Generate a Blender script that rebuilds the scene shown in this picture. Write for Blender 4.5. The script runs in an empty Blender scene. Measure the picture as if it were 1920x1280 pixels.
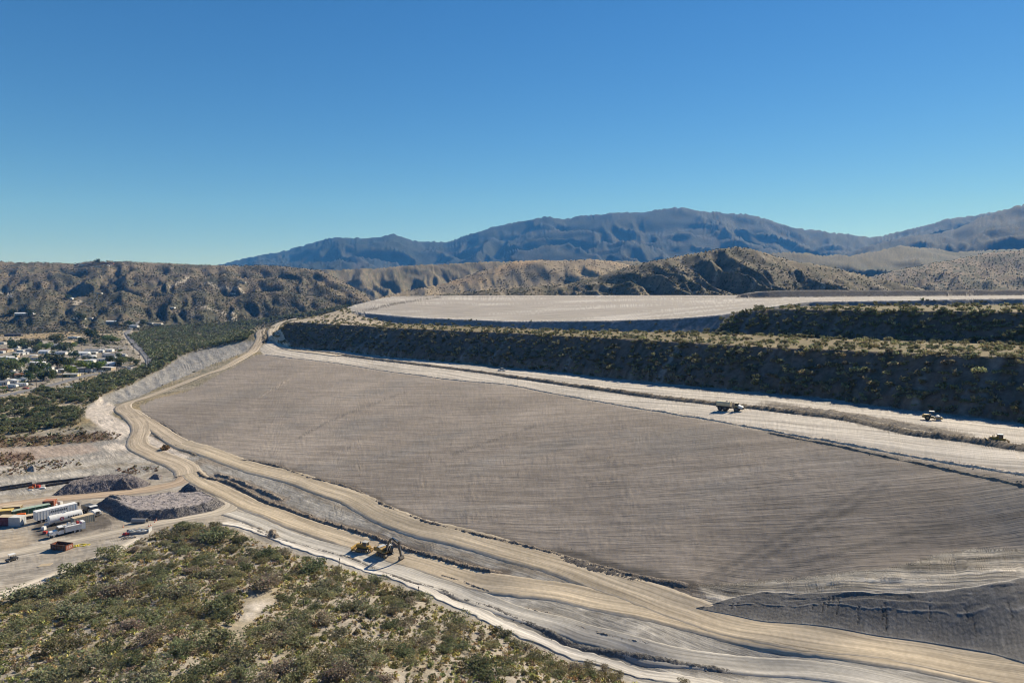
import bpy, math, random
import numpy as np
from mathutils import Vector, Matrix, Euler

# ------------------------------------------------------------------ camera, sky, sun, exposure
scene = bpy.context.scene
COL = scene.collection
CZ = 76.0                                  # drone height above the valley floor
PITCH = math.atan((640 - 548) / 1280.0)
cam_d = bpy.data.cameras.new('camera')
cam_d.sensor_width = 36.0
cam_d.lens = 24.0
cam_d.clip_start = 1.0
cam_d.clip_end = 60000.0
cam = bpy.data.objects.new('camera', cam_d)
COL.objects.link(cam)
cam.location = (0, 0, CZ)
cam.rotation_euler = (math.pi / 2 - PITCH, 0, 0)
scene.camera = cam

SUN_EL = math.radians(35)
SUN_AZ = math.radians(44)                  # from +Y towards +X
world = bpy.data.worlds.new('World')
scene.world = world
world.use_nodes = True
wn = world.node_tree
wn.nodes.clear()
w_out = wn.nodes.new('ShaderNodeOutputWorld')
w_bg = wn.nodes.new('ShaderNodeBackground')
sky = wn.nodes.new('ShaderNodeTexSky')
sky.sky_type = 'NISHITA'
sky.sun_disc = False
sky.sun_elevation = SUN_EL
sky.sun_rotation = SUN_AZ
sky.altitude = 1200
sky.air_density = 1.0
sky.dust_density = 0.02
sky.ozone_density = 2.8
w_hs = wn.nodes.new('ShaderNodeHueSaturation')
w_hs.inputs['Hue'].default_value = 0.503
w_hs.inputs['Saturation'].default_value = 1.22
w_hs.inputs['Value'].default_value = 1.0
w_tint = wn.nodes.new('ShaderNodeMix')
w_tint.data_type = 'RGBA'
w_tint.blend_type = 'MULTIPLY'
w_tint.inputs['Factor'].default_value = 1.0
w_tint.inputs['B'].default_value = (0.88, 0.97, 1.09, 1)
wn.links.new(sky.outputs[0], w_tint.inputs['A'])
wn.links.new(w_tint.outputs['Result'], w_hs.inputs['Color'])
wn.links.new(w_hs.outputs[0], w_bg.inputs[0])
w_bg.inputs[1].default_value = 0.056
wn.links.new(w_bg.outputs[0], w_out.inputs[0])

sun_d = bpy.data.lights.new('sun', 'SUN')
sun_d.energy = 5.0
sun_d.angle = math.radians(0.5)
sun_d.color = (1.0, 0.94, 0.85)
sun = bpy.data.objects.new('sun', sun_d)
COL.objects.link(sun)
sdir = Vector((math.sin(SUN_AZ) * math.cos(SUN_EL), math.cos(SUN_AZ) * math.cos(SUN_EL), math.sin(SUN_EL)))
sun.rotation_euler = sdir.to_track_quat('Z', 'Y').to_euler()
sun.location = (300, 300, 400)

scene.view_settings.view_transform = 'Standard'
scene.view_settings.look = 'None'
scene.view_settings.exposure = 0.66
scene.view_settings.gamma = 1.0
scene.view_settings.use_curve_mapping = False
scene.cycles.max_bounces = 5
scene.cycles.volume_bounces = 0
scene.cycles.use_denoising = True
scene.cycles.denoiser = 'OPENIMAGEDENOISE'
scene.cycles.denoising_input_passes = 'RGB_ALBEDO_NORMAL'
scene.cycles.denoising_prefilter = 'ACCURATE'
scene.cycles.filter_width = 1.1
scene.cycles.sample_clamp_indirect = 4.0

# ------------------------------------------------------------------ numeric helpers
rng = np.random.default_rng(7)
_perm = np.random.default_rng(11).permutation(256).astype(np.int32)
_perm = np.concatenate([_perm, _perm, _perm])
_ga = np.random.default_rng(5).uniform(0, 2 * np.pi, 256)
_gx, _gy = np.cos(_ga).astype(np.float32), np.sin(_ga).astype(np.float32)

def noise(x, y, seed=0):
    """gradient noise, about -0.7..0.7"""
    x = np.asarray(x, dtype=np.float64) + seed * 37.17
    y = np.asarray(y, dtype=np.float64) + seed * 91.73
    fx, fy = np.floor(x), np.floor(y)
    xi, yi = fx.astype(np.int64) & 255, fy.astype(np.int64) & 255
    dx, dy = (x - fx).astype(np.float32), (y - fy).astype(np.float32)
    u = dx * dx * dx * (dx * (dx * 6 - 15) + 10)
    v = dy * dy * dy * (dy * (dy * 6 - 15) + 10)
    a = _perm[xi]; b = _perm[xi + 1]
    def g(h, ax, ay):
        return _gx[h] * ax + _gy[h] * ay
    n00 = g(_perm[a + yi], dx, dy)
    n10 = g(_perm[b + yi], dx - 1, dy)
    n01 = g(_perm[a + yi + 1], dx, dy - 1)
    n11 = g(_perm[b + yi + 1], dx - 1, dy - 1)
    x0 = n00 + u * (n10 - n00)
    x1 = n01 + u * (n11 - n01)
    return x0 + v * (x1 - x0)

def fbm(x, y, octv=4, seed=0, gain=0.5, lac=2.03):
    s = 0; a = 1.0
    for k in range(octv):
        s = s + a * noise(x, y, seed + k * 3)
        a *= gain; x = x * lac + 1.7; y = y * lac - 3.1
    return s

def ridged(x, y, octv=4, seed=0, gain=0.5):
    """0..1, 1 on ridge lines"""
    s = 0; a = 1.0; tot = 0
    w = 1.0
    for k in range(octv):
        n = 1.0 - np.minimum(np.abs(noise(x, y, seed + k * 5)) * 2.0, 1.0)
        s = s + a * n * w
        tot += a
        w = np.clip(n * 1.4, 0, 1)
        a *= gain; x = x * 2.07 + 5.2; y = y * 2.07 + 1.3
    return s / tot

def sstep(a, b, x):
    t = np.clip((x - a) / (b - a), 0, 1)
    return t * t * (3 - 2 * t)

def lerp(a, b, t):
    return a + (b - a) * t

def mixc(c, col, m):
    """blend a colour (or Nx3 colours) into Nx3 c by mask m, in place"""
    c += (np.asarray(col) - c) * m[:, None]

F = 1280.0
_ct, _st = math.cos(PITCH), math.sin(PITCH)

def ray(px, py):
    a = (np.asarray(px, float) - 960) / F
    b = (640 - np.asarray(py, float)) / F
    return a, _ct + b * _st, -_st + b * _ct

def at(px, py, rel):
    """world x, y, z of the point `rel` metres above (below: negative) the camera seen at a photo position"""
    dx, dy, dz = ray(px, py)
    t = rel / dz
    return float(t * dx), float(t * dy), float(CZ + rel)

def at_depth(px, py, d):
    dx, dy, dz = ray(px, py)
    return float(dx / dy * d), float(d), float(CZ + dz / dy * d)

def seg_dist(x, y, pts):
    """distance to a polyline, arc length along it, signed side (left +)"""
    best = np.full(x.shape, 1e9); arc = np.zeros(x.shape); side = np.zeros(x.shape)
    L = 0.0
    for (ax, ay), (bx, by) in zip(pts[:-1], pts[1:]):
        ex, ey = bx - ax, by - ay
        l = math.hypot(ex, ey)
        if l < 1e-6: continue
        ux, uy = ex / l, ey / l
        qx, qy = x - ax, y - ay
        t = np.clip(qx * ux + qy * uy, 0, l)
        d = np.hypot(qx - t * ux, qy - t * uy)
        m = d < best
        best = np.where(m, d, best)
        arc = np.where(m, L + t, arc)
        side = np.where(m, ux * qy - uy * qx, side)
        L += l
    return best, arc, np.where(side >= 0, best, -best)

def inside(x, y, poly):
    c = np.zeros(x.shape, bool)
    n = len(poly)
    for i in range(n):
        ax, ay = poly[i]; bx, by = poly[(i + 1) % n]
        if ay == by: continue
        m = ((ay > y) != (by > y)) & (x < (bx - ax) * (y - ay) / (by - ay) + ax)
        c ^= m
    return c

def sd_poly(x, y, poly):
    """signed distance, positive inside"""
    d, _, _ = seg_dist(x, y, list(poly) + [poly[0]])
    return np.where(inside(x, y, poly), d, -d)

def near(x, y, pts, margin):
    xs = [p[0] for p in pts]; ys = [p[1] for p in pts]
    return (x > min(xs) - margin) & (x < max(xs) + margin) & (y > min(ys) - margin) & (y < max(ys) + margin)

def smooth_line(pts, n=4):
    """Catmull-Rom through the points"""
    P = [np.array(p, float) for p in pts]
    out = []
    for i in range(len(P) - 1):
        p0 = P[max(i - 1, 0)]; p1 = P[i]; p2 = P[i + 1]; p3 = P[min(i + 2, len(P) - 1)]
        for k in range(n):
            t = k / n
            out.append(tuple(0.5 * (2 * p1 + (p2 - p0) * t + (2 * p0 - 5 * p1 + 4 * p2 - p3) * t * t + (3 * p1 - p0 - 3 * p2 + p3) * t ** 3)))
    out.append(tuple(P[-1]))
    return out

class RBF:
    def __init__(self, pts, c=6.0):
        P = np.array(pts, float)
        self.P = P; self.c2 = c * c
        n = len(P)
        D = np.sqrt((P[:, None, 0] - P[None, :, 0]) ** 2 + (P[:, None, 1] - P[None, :, 1]) ** 2 + self.c2)
        A = np.zeros((n + 3, n + 3))
        A[:n, :n] = D
        A[:n, n] = 1; A[:n, n + 1:] = P[:, :2]
        A[n, :n] = 1; A[n + 1:, :n] = P[:, :2].T
        b = np.zeros(n + 3); b[:n] = P[:, 2]
        self.w = np.linalg.lstsq(A, b, rcond=None)[0]
    def __call__(self, x, y):
        n = len(self.P); w = self.w
        z = w[n] + w[n + 1] * x + w[n + 2] * y
        for i in range(n):
            z = z + w[i] * np.sqrt((x - self.P[i, 0]) ** 2 + (y - self.P[i, 1]) ** 2 + self.c2)
        return z

# ------------------------------------------------------------------ the lie of the land
# survey points: photo position and height relative to the camera
CTRL = [
 # foot of the lower embankment / haul bench
 (1915,797,-40),(1590,763,-42),(1340,735,-44),(1135,709,-47),(940,689,-50),(730,666,-52),(548,648,-53),
 # edge between bench and graded field
 (1915,887,-40.3),(1590,832,-42.3),(1435,805,-43.6),(1235,771,-46),(960,722,-50),(792,704,-52),(580,675,-54.5),(495,664,-56),
 # near edge of the field
 (480,866,-70),(580,897,-69.4),(650,912,-69),(750,960,-68),(850,992,-67.3),(960,1018,-66.5),(1047,1041,-66),(1135,1067,-65),(1210,1085,-64),
 (1300,1100,-63),(1440,1088,-61),(1540,1080,-58.2),(1665,1070,-55),(1765,1040,-52.3),(1915,1032,-49.3),
 # outer haul road on the left
 (470,665,-56.5),(412,700,-61),(350,730,-65),(280,745,-68),(255,770,-69.5),(290,792,-70),(330,815,-70.3),(375,838,-70.3),(445,861,-70.3),
 # ramp round the end of the embankment
 (500,645,-51),(487,625,-43),(515,608,-35.5),(560,597,-29.5),
 # outer toe on the left
 (160,760,-76),(187,745,-76),(245,722,-75),(300,695,-73.5),(342,667,-72),(372,659,-71),(460,640,-66),
 # haul roads below the field
 (370,880,-72),(400,905,-73),(480,945,-73.4),(600,985,-72.6),(700,1015,-71.6),(850,1060,-70),(960,1090,-68.8),(1100,1130,-67.6),(1250,1165,-66.3),(1440,1190,-64.6),(1640,1232,-61.8),(1900,1275,-58.2),
 (500,1000,-73.6),(600,1040,-73.4),(700,1065,-73),(830,1110,-71.6),(960,1150,-70),(1060,1188,-69),(1200,1220,-68),(1440,1250,-66.5),
 (870,1125,-72),(1060,1210,-70),(1200,1240,-69),
 # the dark compacted bank
 (1340,1145,-65),(1440,1168,-64.3),(1640,1195,-61.4),(1815,1222,-59.3),(1915,1247,-57.3),
 (1440,1112,-62),(1605,1110,-57.8),(1740,1110,-55.5),(1877,1090,-52),(1925,1080,-51),
 (2150,833,-38.3),(2150,935,-39),(2150,1035,-46),(2150,1078,-48.5),(2150,1300,-53),(2150,1345,-53.6),
 # yard
 (100,1000,-75),(250,955,-74.6),(0,930,-75.5),(0,1060,-75),(330,905,-73.8),(200,880,-75),(310,855,-73.5),(300,835,-72.5),(215,770,-71.5),(180,770,-73),
 (0,830,-76),(110,830,-75.5),(0,760,-76),(0,700,-76),(130,690,-76),(240,670,-76),(0,645,-75),(230,622,-74.5),(420,612,-73.5),(360,640,-74),(330,600,-73),(120,612,-74),
 # near hill
 (-60,1140,-74),(60,1120,-73.6),(160,1075,-73),(250,1020,-73.4),(330,990,-73),(420,995,-72.6),
 (0,1200,-68),(0,1280,-63),(240,1280,-58.5),(250,1150,-66.5),(480,1280,-59),(470,1085,-68),(440,1180,-62),(510,1125,-65.5),(600,1190,-65),(620,1080,-70.5),(700,1150,-67.5),(700,1280,-60),(850,1200,-67.5),
 (940,1240,-66),(1100,1275,-66.5),(1250,1300,-66),
]
far_pts = [(170, 10, CZ - 46), (-150, 40, CZ - 66), (0, 40, CZ - 50), (60, 60, CZ - 56), (-700, 300, 0), (-900, 900, 2), (-600, 1400, 3), (-200, 1400, 4), (400, 300, 50), (300, 700, 34), (600, 1100, 40), (0, 1500, 8), (0, 900, 24)]
base_rbf = RBF([at(*c) for c in CTRL] + far_pts, c=5.0)

_fd = np.array([0, 1300, 1800, 2400, 3500, 6000, 9000, 16000.0])
_fz = np.array([1, 2, 6, 14, 36, 110, 240, 260.0])

def zfar(y):
    return np.interp(y, _fd, _fz)

def zbase(x, y):
    z = base_rbf(x, y)
    r = np.hypot(x, y)
    return lerp(z, zfar(r), sstep(1000, 1500, r))

def make_hit(zfun, tmin=30.0, tmax=12000.0, n=900):
    ts = np.geomspace(tmin, tmax, n)
    def hit(px, py):
        px = np.atleast_1d(np.asarray(px, float)); py = np.atleast_1d(np.asarray(py, float))
        dx, dy, dz = ray(px, py)
        X = dx[:, None] * ts; Y = dy[:, None] * ts; Zr = CZ + dz[:, None] * ts
        G = zfun(X.ravel(), Y.ravel()).reshape(X.shape) - Zr
        k = np.argmax(G > 0, axis=1)
        k = np.where((G > 0).any(axis=1), np.maximum(k, 1), n - 1)
        i = np.arange(len(px))
        g0, g1 = G[i, k - 1], G[i, k]
        f = np.clip(-g0 / np.where(g1 - g0 == 0, 1, g1 - g0), 0, 1)
        t = ts[k - 1] + f * (ts[k] - ts[k - 1])
        return np.stack([dx * t, dy * t, CZ + dz * t], axis=1)
    return hit

hit_base = make_hit(zbase, 60, 4000, 700)

def line(pts, n=4):
    """photo polyline laid on the lower ground"""
    h = hit_base([p[0] for p in pts], [p[1] for p in pts])
    return smooth_line([(a, b) for a, b, _ in h], n)

def poly(pts):
    h = hit_base([p[0] for p in pts], [p[1] for p in pts])
    return [(a, b) for a, b, _ in h]

# terraces: crest outlines with their heights
C1 = [(2150,694,-22),(1915,671,-21.7),(1765,666,-22.6),(1640,659,-23.6),(1440,651,-25),(1285,642,-26),(1110,632,-27.5),(955,624,-29),(780,616.5,-30),(680,610.5,-30.5),(600,606.5,-30.6),(560,604,-30.5),(540,604.5,-30.8)]
c1 = [at(*p) for p in C1]
c1_back = [at(548,601,-29.5), at(572,597,-27.5), at(598,591,-25), at(622,585,-21.5), at(660,573,-15.5), at(712,559.5,-8.5), at(742,555,-6.0)]
P1 = [(p[0], p[1]) for p in c1] + [(p[0], p[1]) for p in c1_back] + [(100, 1250), (900, 1100), (1200, 700), (1000, -300), (c1[0][0] + 150, c1[0][1] - 260)]
T1 = RBF([p for p in c1] + [(p[0] + 25, p[1] + 25, p[2] + 0.6) for p in c1[:10]] + [(500, 500, 55)] + c1_back, c=8)
C2 = [(2150,596,-9.3),(1915,585,-8.6),(1700,582.5,-9.2),(1560,581,-9.6),(1440,579,-10.2),(1400,583,-11.5),(1385,585,-12.2)]
c2 = [at(*p) for p in C2]
P2 = [(p[0], p[1]) for p in c2] + [(c2[-1][0] + 4, c2[-1][1] + 18), (c2[-1][0] + 40, c2[-1][1] + 60), (700, 500), (1000, -300), (c2[0][0] + 150, c2[0][1] - 260)]
T2 = RBF(c2 + [(p[0] + 25, p[1] + 25, p[2] + 0.5) for p in c2], c=8)
C3 = [(2150,560.5,-3.2),(1915,559.5,-3.4),(1815,560.5,-3.9),(1665,563.5,-5.1),(1515,566,-6.3),(1440,576,-9.6),(1350,590,-14.4),(1260,597,-17.4),(1135,601,-20.2),(955,602,-23.4),(780,595,-23.6),(680,586.5,-21.5),(632,582,-20.4)]
c3 = [at(*p) for p in C3]
c3_back = [at(660,573,-15.2), at(712,559.5,-8.3), at(742,555.3,-6.2)]
c3_far = [at(900,554,-5.6), at(1200,553.5,-5.2), at(1500,553.5,-4.6), at(1900,554,-4.0)]
P3 = [(p[0], p[1]) for p in c3] + [(p[0], p[1]) for p in c3_back] + [(p[0], p[1]) for p in c3_far] + [(1300, 800), (1100, -300), (c3[0][0] + 150, c3[0][1] - 260)]
T3 = RBF(c3 + c3_back + c3_far, c=8)
c4 = [at_depth(1385,552,870), at_depth(1440,545.5,860), at_depth(1700,544,850), at_depth(2000,543,830), at_depth(2300,543,800)]
P4 = [(p[0], p[1]) for p in c4] + [(1100, 1000), (400, 1000)]
T4 = RBF(c4 + [(p[0], p[1] + 60, p[2] - 1) for p in c4], c=8)

# ---- hill and mountain units: crest as (photo x, photo y, distance)
UNITS = [
 dict(name='scrub_hills', pts=[(-700,470,2100),(-300,480,2200),(0,489,2250),(60,491,2300),(140,493,2300),(180,488,2250),(225,488,2250),(280,491,2300),(350,495,2350),(400,498,2350),(450,497,2400),(500,497,2350),(545,499,2300),(575,503,2250),(605,508,2150),(650,530,2050),(690,556,1900),(715,585,1800),(760,640,1800)],
      wf=980, wb=900, p=1.05, dirv=(0.66,-1), L=82, amp=38, par=0.65, seed=3),
 dict(name='middle_ridges', pts=[(-500,520,1900),(-200,512,1950),(0,517,1950),(50,511,1950),(100,506,1960),(150,519,1950),(200,524,1950),(255,510,1970),(300,512,1980),(350,523,1980),(420,513,2000),(470,521,2000),(520,519,2000),(570,529,1980),(610,541,1950),(650,560,1900),(680,580,1850)],
      wf=420, wb=420, p=0.95, dirv=(0.66,-1), L=60, amp=24, par=0.5, seed=5),
 dict(name='foothills', pts=[(-500,552,1480),(-200,560,1500),(-60,545,1500),(0,551,1500),(40,543,1520),(90,541,1540),(140,556,1550),(190,551,1580),(230,544,1600),(280,560,1620),(330,548,1640),(380,544,1660),(430,557,1680),(480,547,1700),(530,544,1720),(580,553,1730),(620,561,1730),(660,578,1700)],
      wf=300, wb=330, p=0.95, dirv=(0.6,-1), L=48, amp=16, par=0.45, seed=7),
 dict(name='gap_hills', pts=[(430,515,3300),(500,507,3300),(560,504,3300),(620,505,3300),(700,502,3400),(790,496,3400),(870,493,3400),(960,489,3400),(1060,486,3300),(1105,486,3300),(1170,487,3300),(1260,490,3200),(1400,500,3200)],
      wf=900, wb=900, p=1.1, dirv=(0.4,-1), par=0.3, L=150, amp=55, seed=9),
 dict(name='tan_hills', pts=[(690,566,2300),(715,556,2350),(760,545,2400),(830,531,2450),(880,514,2500),(930,498,2550),(960,489,2600),(1010,487,2600),(1060,489,2600),(1105,484.5,2550),(1150,488,2550),(1200,498,2500),(1260,515,2500),(1350,530,2500)],
      wf=900, wb=600, p=1.0, dirv=(0.12,-1), par=0.3, L=170, amp=44, seed=15),
 dict(name='peak_hill', pts=[(730,560,1500),(820,552,1500),(900,545,1500),(1000,537,1500),(1060,532,1520),(1130,515,1520),(1165,503,1520),(1230,488,1530),(1300,474.5,1540),(1345,468,1550),(1380,463,1550),(1412,468,1550),(1450,480,1540),(1520,493,1520),(1580,504,1500),(1640,519,1480),(1700,533,1450),(1745,545,1420),(1800,560,1400)],
      wf=520, wb=500, p=0.95, dirv=(0.22,-1), L=74, amp=27, seed=21),
 dict(name='streaked_hills', pts=[(1560,530,2500),(1620,520,2500),(1680,507,2500),(1740,494,2520),(1790,484,2550),(1850,473.5,2600),(1920,469,2600),(2050,455,2600),(2500,420,2500)],
      wf=1100, wb=700, p=1.0, dirv=(-0.85,-1), par=0.55, L=80, amp=30, seed=27),
 dict(name='olive_hills', pts=[(1300,500,4300),(1385,478,4300),(1430,475,4300),(1500,472,4300),(1545,480,4300),(1590,482,4400),(1640,472,4500),(1690,459,4600),(1740,463,4600),(1800,470,4600),(1900,466,4600),(2100,455,4600)],
      wf=1500, wb=900, p=1.0, dirv=(0.3,-1), L=350, amp=70, seed=33),
 dict(name='near_mountain', pts=[(1500,500,7600),(1600,470,7600),(1660,452,7600),(1700,445,7600),(1760,437,7500),(1790,428,7400),(1830,407,7300),(1870,393,7200),(1920,381,7200),(2000,366,7200),(2200,350,7200)],
      wf=3200, wb=1500, p=1.15, dirv=(-0.9,-1), L=400, amp=150, seed=39),
 dict(name='mountain_range', pts=[(150,540,10800),(300,520,10600),(380,501,10500),(405,495,10500),(440,487,10500),(480,478,10500),(520,469,10500),(560,460,10500),(590,452,10500),(620,445,10500),(640,444.5,10500),(650,447,10500),(672,447,10500),(690,451,10500),(710,447.5,10500),(735,441,10600),(750,444,10600),(770,450,10600),(790,455,10700),(808,452,10700),(818,451,10700),(832,453.5,10700),(845,451,10600),(880,435,10500),(905,427,10500),(930,420,10500),(965,414,10400),(1000,408.5,10400),(1025,404,10400),(1040,405.5,10400),(1055,409.5,10400),(1075,406,10400),(1110,402.5,10400),(1150,399.5,10300),(1200,397,10300),(1240,391,10300),(1270,386.5,10300),(1300,389,10300),(1330,392.5,10300),(1370,394,10300),(1400,398,10300),(1440,410,10300),(1480,425,10300),(1520,431,10300),(1560,437,10300),(1600,441,10300),(1640,444,10300),(1700,430,10000),(1780,408,9800),(1830,402,9700),(1920,385,9700),(2200,370,9700)],
      wf=4300, wb=3000, p=1.25, dirv=(0.15,-1), L=560, amp=260, seed=45),
]
for U in UNITS:
    P = []
    for px, py, d in U['pts']:
        x, y, z = at_depth(px, py, d)
        P.append((x / y, y, z))
    P.sort()
    a = np.array(P)
    tt = np.linspace(a[0, 0], a[-1, 0], 600)
    U['t'] = tt
    U['r'] = np.interp(tt, a[:, 0], a[:, 1])
    U['z'] = np.interp(tt, a[:, 0], a[:, 2])
    k = np.hanning(9); k /= k.sum()
    U['z'] = np.convolve(np.pad(U['z'], 4, mode='edge'), k, mode='valid')

def unit_z(U, x, y, zb):
    """height of one hill unit and its crest closeness"""
    ys = np.maximum(y, 1.0)
    t = x / ys
    wig = U['L'] * 1.2
    rc = np.interp(t, U['t'], U['r']) + wig * noise(x / (U['L'] * 3.0), U['seed'] + 0 * x, U['seed'])
    zc = np.interp(t, U['t'], U['z'])
    edge = sstep(U['t'][0] - 0.08, U['t'][0] + 0.02, t) * (1 - sstep(U['t'][-1] - 0.02, U['t'][-1] + 0.1, t))
    d = rc - y
    wf = U['wf'] * (1 + 0.25 * noise(x / (U['L'] * 4), y / (U['L'] * 9), U['seed'] + 2))
    s = np.where(d > 0, d / wf, -d / U['wb'])
    E = np.clip(1 - s, 0, 1)
    soft = np.where(s < 0.08, (s * s / 0.16) + 0.04, s)
    E = (np.clip(1.0 - soft, 0, 1) / 0.96) ** U['p']
    H = np.maximum(zc - zb, 0)
    ux, uy = U['dirv']; l = math.hypot(ux, uy); ux /= l; uy /= l
    L = U['L']
    wx = L * 0.5 * fbm(x / (L * 2.2), y / (L * 2.2), 2, U['seed'] + 4)
    wy = L * 0.5 * fbm(x / (L * 2.2), y / (L * 2.2), 2, U['seed'] + 6)
    u = (x + wx) * ux + (y + wy) * uy
    v = -(x + wx) * uy + (y + wy) * ux
    if L > 300:
        # big mountains: broad buttresses that fork into finer ones
        wv = L * 1.7 * fbm(x / (L * 2.6), y / (L * 2.6), 3, U['seed'] + 8)
        rn = 0.55 * ridged(u / (L * 5), (v + wv) / (L * 2.3), 2, U['seed'], 0.5) + 0.45 * ridged((u + 0.5 * v) / (L * 1.8), (v - 0.4 * u + wv) / (L * 0.8), 2, U['seed'] + 1, 0.45)
    else:
        rn = ridged(u / (L * 4.5), v / L, 4, U['seed'], 0.45)
        # long parallel spurs running down to the valley
        pw = 0.5 * fbm(u / (L * 5), v / (L * 3), 2, U['seed'] + 9)
        tri = lambda q: 1 - np.abs(2 * (q - np.floor(q)) - 1)
        pr = 0.62 * tri(v / (L * 1.55) + pw) + 0.38 * tri(v / (L * 0.62) + 2.3 * pw + 0.15 * u / L)
        rn = lerp(rn, pr, U.get('par', 0.0))
    ramp = np.clip(s * 2.8, 0.03, 1) * np.clip((1 - s) * 3.5, 0, 1)
    hm = np.clip(H / 60.0, 0.1, 1)
    z = zb + H * E * edge - U['amp'] * hm * ramp * (1 - rn) * edge + U['amp'] * 0.5 * hm * ramp * (rn - 0.55) * edge
    return np.where(s < 1.0, z, -1e6), s

# ------------------------------------------------------------------ ground features (photo positions laid on the ground)
FAR_EDGE = [(495,664),(580,674),(660,685),(792,704),(880,715),(960,722),(1110,750),(1235,771),(1335,787),(1435,805),(1590,832),(1740,860),(1915,888),(2100,925)]
NEAR_EDGE = [(445,862),(480,866),(517,873),(580,896),(650,912),(700,937),(750,960),(850,992),(960,1018),(1047,1041),(1135,1067),(1210,1084),(1290,1099)]
MOUND_EDGE = [(1290,1099),(1360,1096),(1440,1088),(1540,1080),(1665,1068),(1765,1040),(1827,1030),(1915,1032),(2050,1040)]
LEFT_EDGE = [(484,664),(455,680),(412,703),(350,733),(290,748),(262,762),(268,778),(295,792),(322,808),(375,837)]
FOOT = [(2100,822),(1915,797),(1815,786),(1715,776),(1590,763),(1440,745),(1335,735),(1210,720),(1135,709),(960,692),(805,675),(730,666),(600,656),(548,649)]
field_poly = poly(FAR_EDGE + MOUND_EDGE[::-1] + NEAR_EDGE[::-1] + LEFT_EDGE[::-1])
bench_poly = poly(FAR_EDGE[::-1] + [(486,655), (500,640)] + [(530, 636)] + FOOT[::-1])
mound_poly = poly(MOUND_EDGE + [(2050,1110),(1925,1082),(1877,1092),(1740,1112),(1605,1112),(1440,1112),(1310,1140)])
dark_poly = poly([(1310,1141),(1440,1112),(1605,1112),(1740,1111),(1877,1091),(1925,1081),(2050,1080),(2050,1290),(1915,1247),(1815,1222),(1640,1195),(1440,1169)])
scrub_poly = poly([(-500,1260),(-60,1142),(0,1122),(60,1103),(150,1063),(240,1023),(300,992),(335,982),(420,985),(480,1010),(560,1040),(640,1063),(700,1084),(800,1120),(900,1163),(960,1193),(1060,1235),(1110,1252),(1200,1283),(1300,1330),(1300,1500),(400,1700),(-600,1600)])
yard_poly = poly([(-200,935),(60,928),(160,905),(300,880),(350,880),(420,915),(440,950),(470,985),(420,984),(335,980),(240,1020),(120,1075),(0,1118),(-300,1190)])
slope_poly = poly([(205,760),(250,746),(325,713),(400,683),(460,659),(478,640),(460,640),(372,659),(342,667),(300,695),(245,722),(187,745),(160,762)])
sand1 = poly([(163,765),(190,769),(215,783),(248,800),(240,815),(225,828),(205,815),(160,782)])
sand2 = poly([(273,814),(300,825),(330,838),(365,853),(340,861),(300,849),(266,833)])
sand3 = poly([(188,744),(212,757),(222,770),(205,776),(165,764)])
sand4 = poly([(186,836),(215,831),(240,832),(235,846),(205,846)])
pink_pad = poly([(-60,846),(80,836),(170,832),(190,845),(150,852),(60,862),(-60,864)])
scar_poly = poly([(470,1112),(520,1105),(505,1128),(472,1162),(447,1205),(426,1205),(440,1178),(462,1140)])
town_poly = poly([(-200,650),(60,636),(200,628),(240,640),(275,680),(200,697),(110,718),(-200,760)])
pile_flat = poly([(-40,618),(100,610),(230,612),(226,622),(120,634),(-40,640)])

ROADA = line([(340,832),(375,842),(430,862),(480,879),(540,893),(600,914),(660,934),(720,965),(790,990),(850,1003),(960,1034),(1060,1063),(1150,1095),(1240,1128),(1310,1153),(1440,1184),(1640,1216),(1770,1238),(1900,1260),(2050,1288)])
ROADB = line([(345,872),(365,893),(410,918),(480,952),(560,982),(640,1008),(700,1028),(780,1052),(850,1074),(960,1098),(1060,1112),(1150,1131),(1240,1148),(1340,1173),(1440,1192),(1540,1208),(1640,1225),(1770,1248),(1900,1271),(2050,1300)])
ROADC = line([(430,962),(500,987),(560,1012),(640,1035),(720,1064),(800,1090),(870,1113),(940,1140),(1000,1158),(1060,1174),(1130,1196),(1200,1217),(1320,1239),(1480,1254),(1620,1272),(1750,1300)])
OUTER = line([(352,890),(345,876),(315,862),(285,850),(262,838),(258,825),(264,808),(262,795),(250,782),(232,770),(236,758),(268,747),(310,731),(352,716),(400,698),(438,681),(466,664),(482,647),(489,632)])
LOOP2 = line([(340,832),(315,818),(285,797),(262,783),(240,772)])
BRANCH = line([(640,667),(580,660),(548,655),(527,647),(515,634)])
YROAD1 = line([(352,888),(340,903),(300,914),(240,923),(160,931),(80,938),(-60,957)])
YROAD2 = line([(420,925),(432,948),(400,962),(340,973),(270,986),(180,1006),(90,1024),(-60,1052)])
YROAD3 = line([(262,1010),(225,1030),(150,1062),(60,1095),(-60,1135)])
ASPHALT = line([(-60,754),(0,742),(47,733),(106,721),(156,706),(203,699),(256,690),(281,681),(276,669),(263,655),(250,642),(242,632),(238,625),(246,619),(268,614)])
TOWNRD = line([(-40,631),(0,633),(62,639),(100,644)])
WASH = line([(-40,886),(60,882),(150,872),(230,858),(280,860),(320,868)])

HILLRDS = [[(320,540),(345,528),(352,521)],[(385,530),(440,540),(475,548)],[(0,548),(18,552),(20,558)],[(138,570),(150,563),(158,563)],[(365,577),(400,581),(440,590)],[(425,602),(440,597)]]

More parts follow.
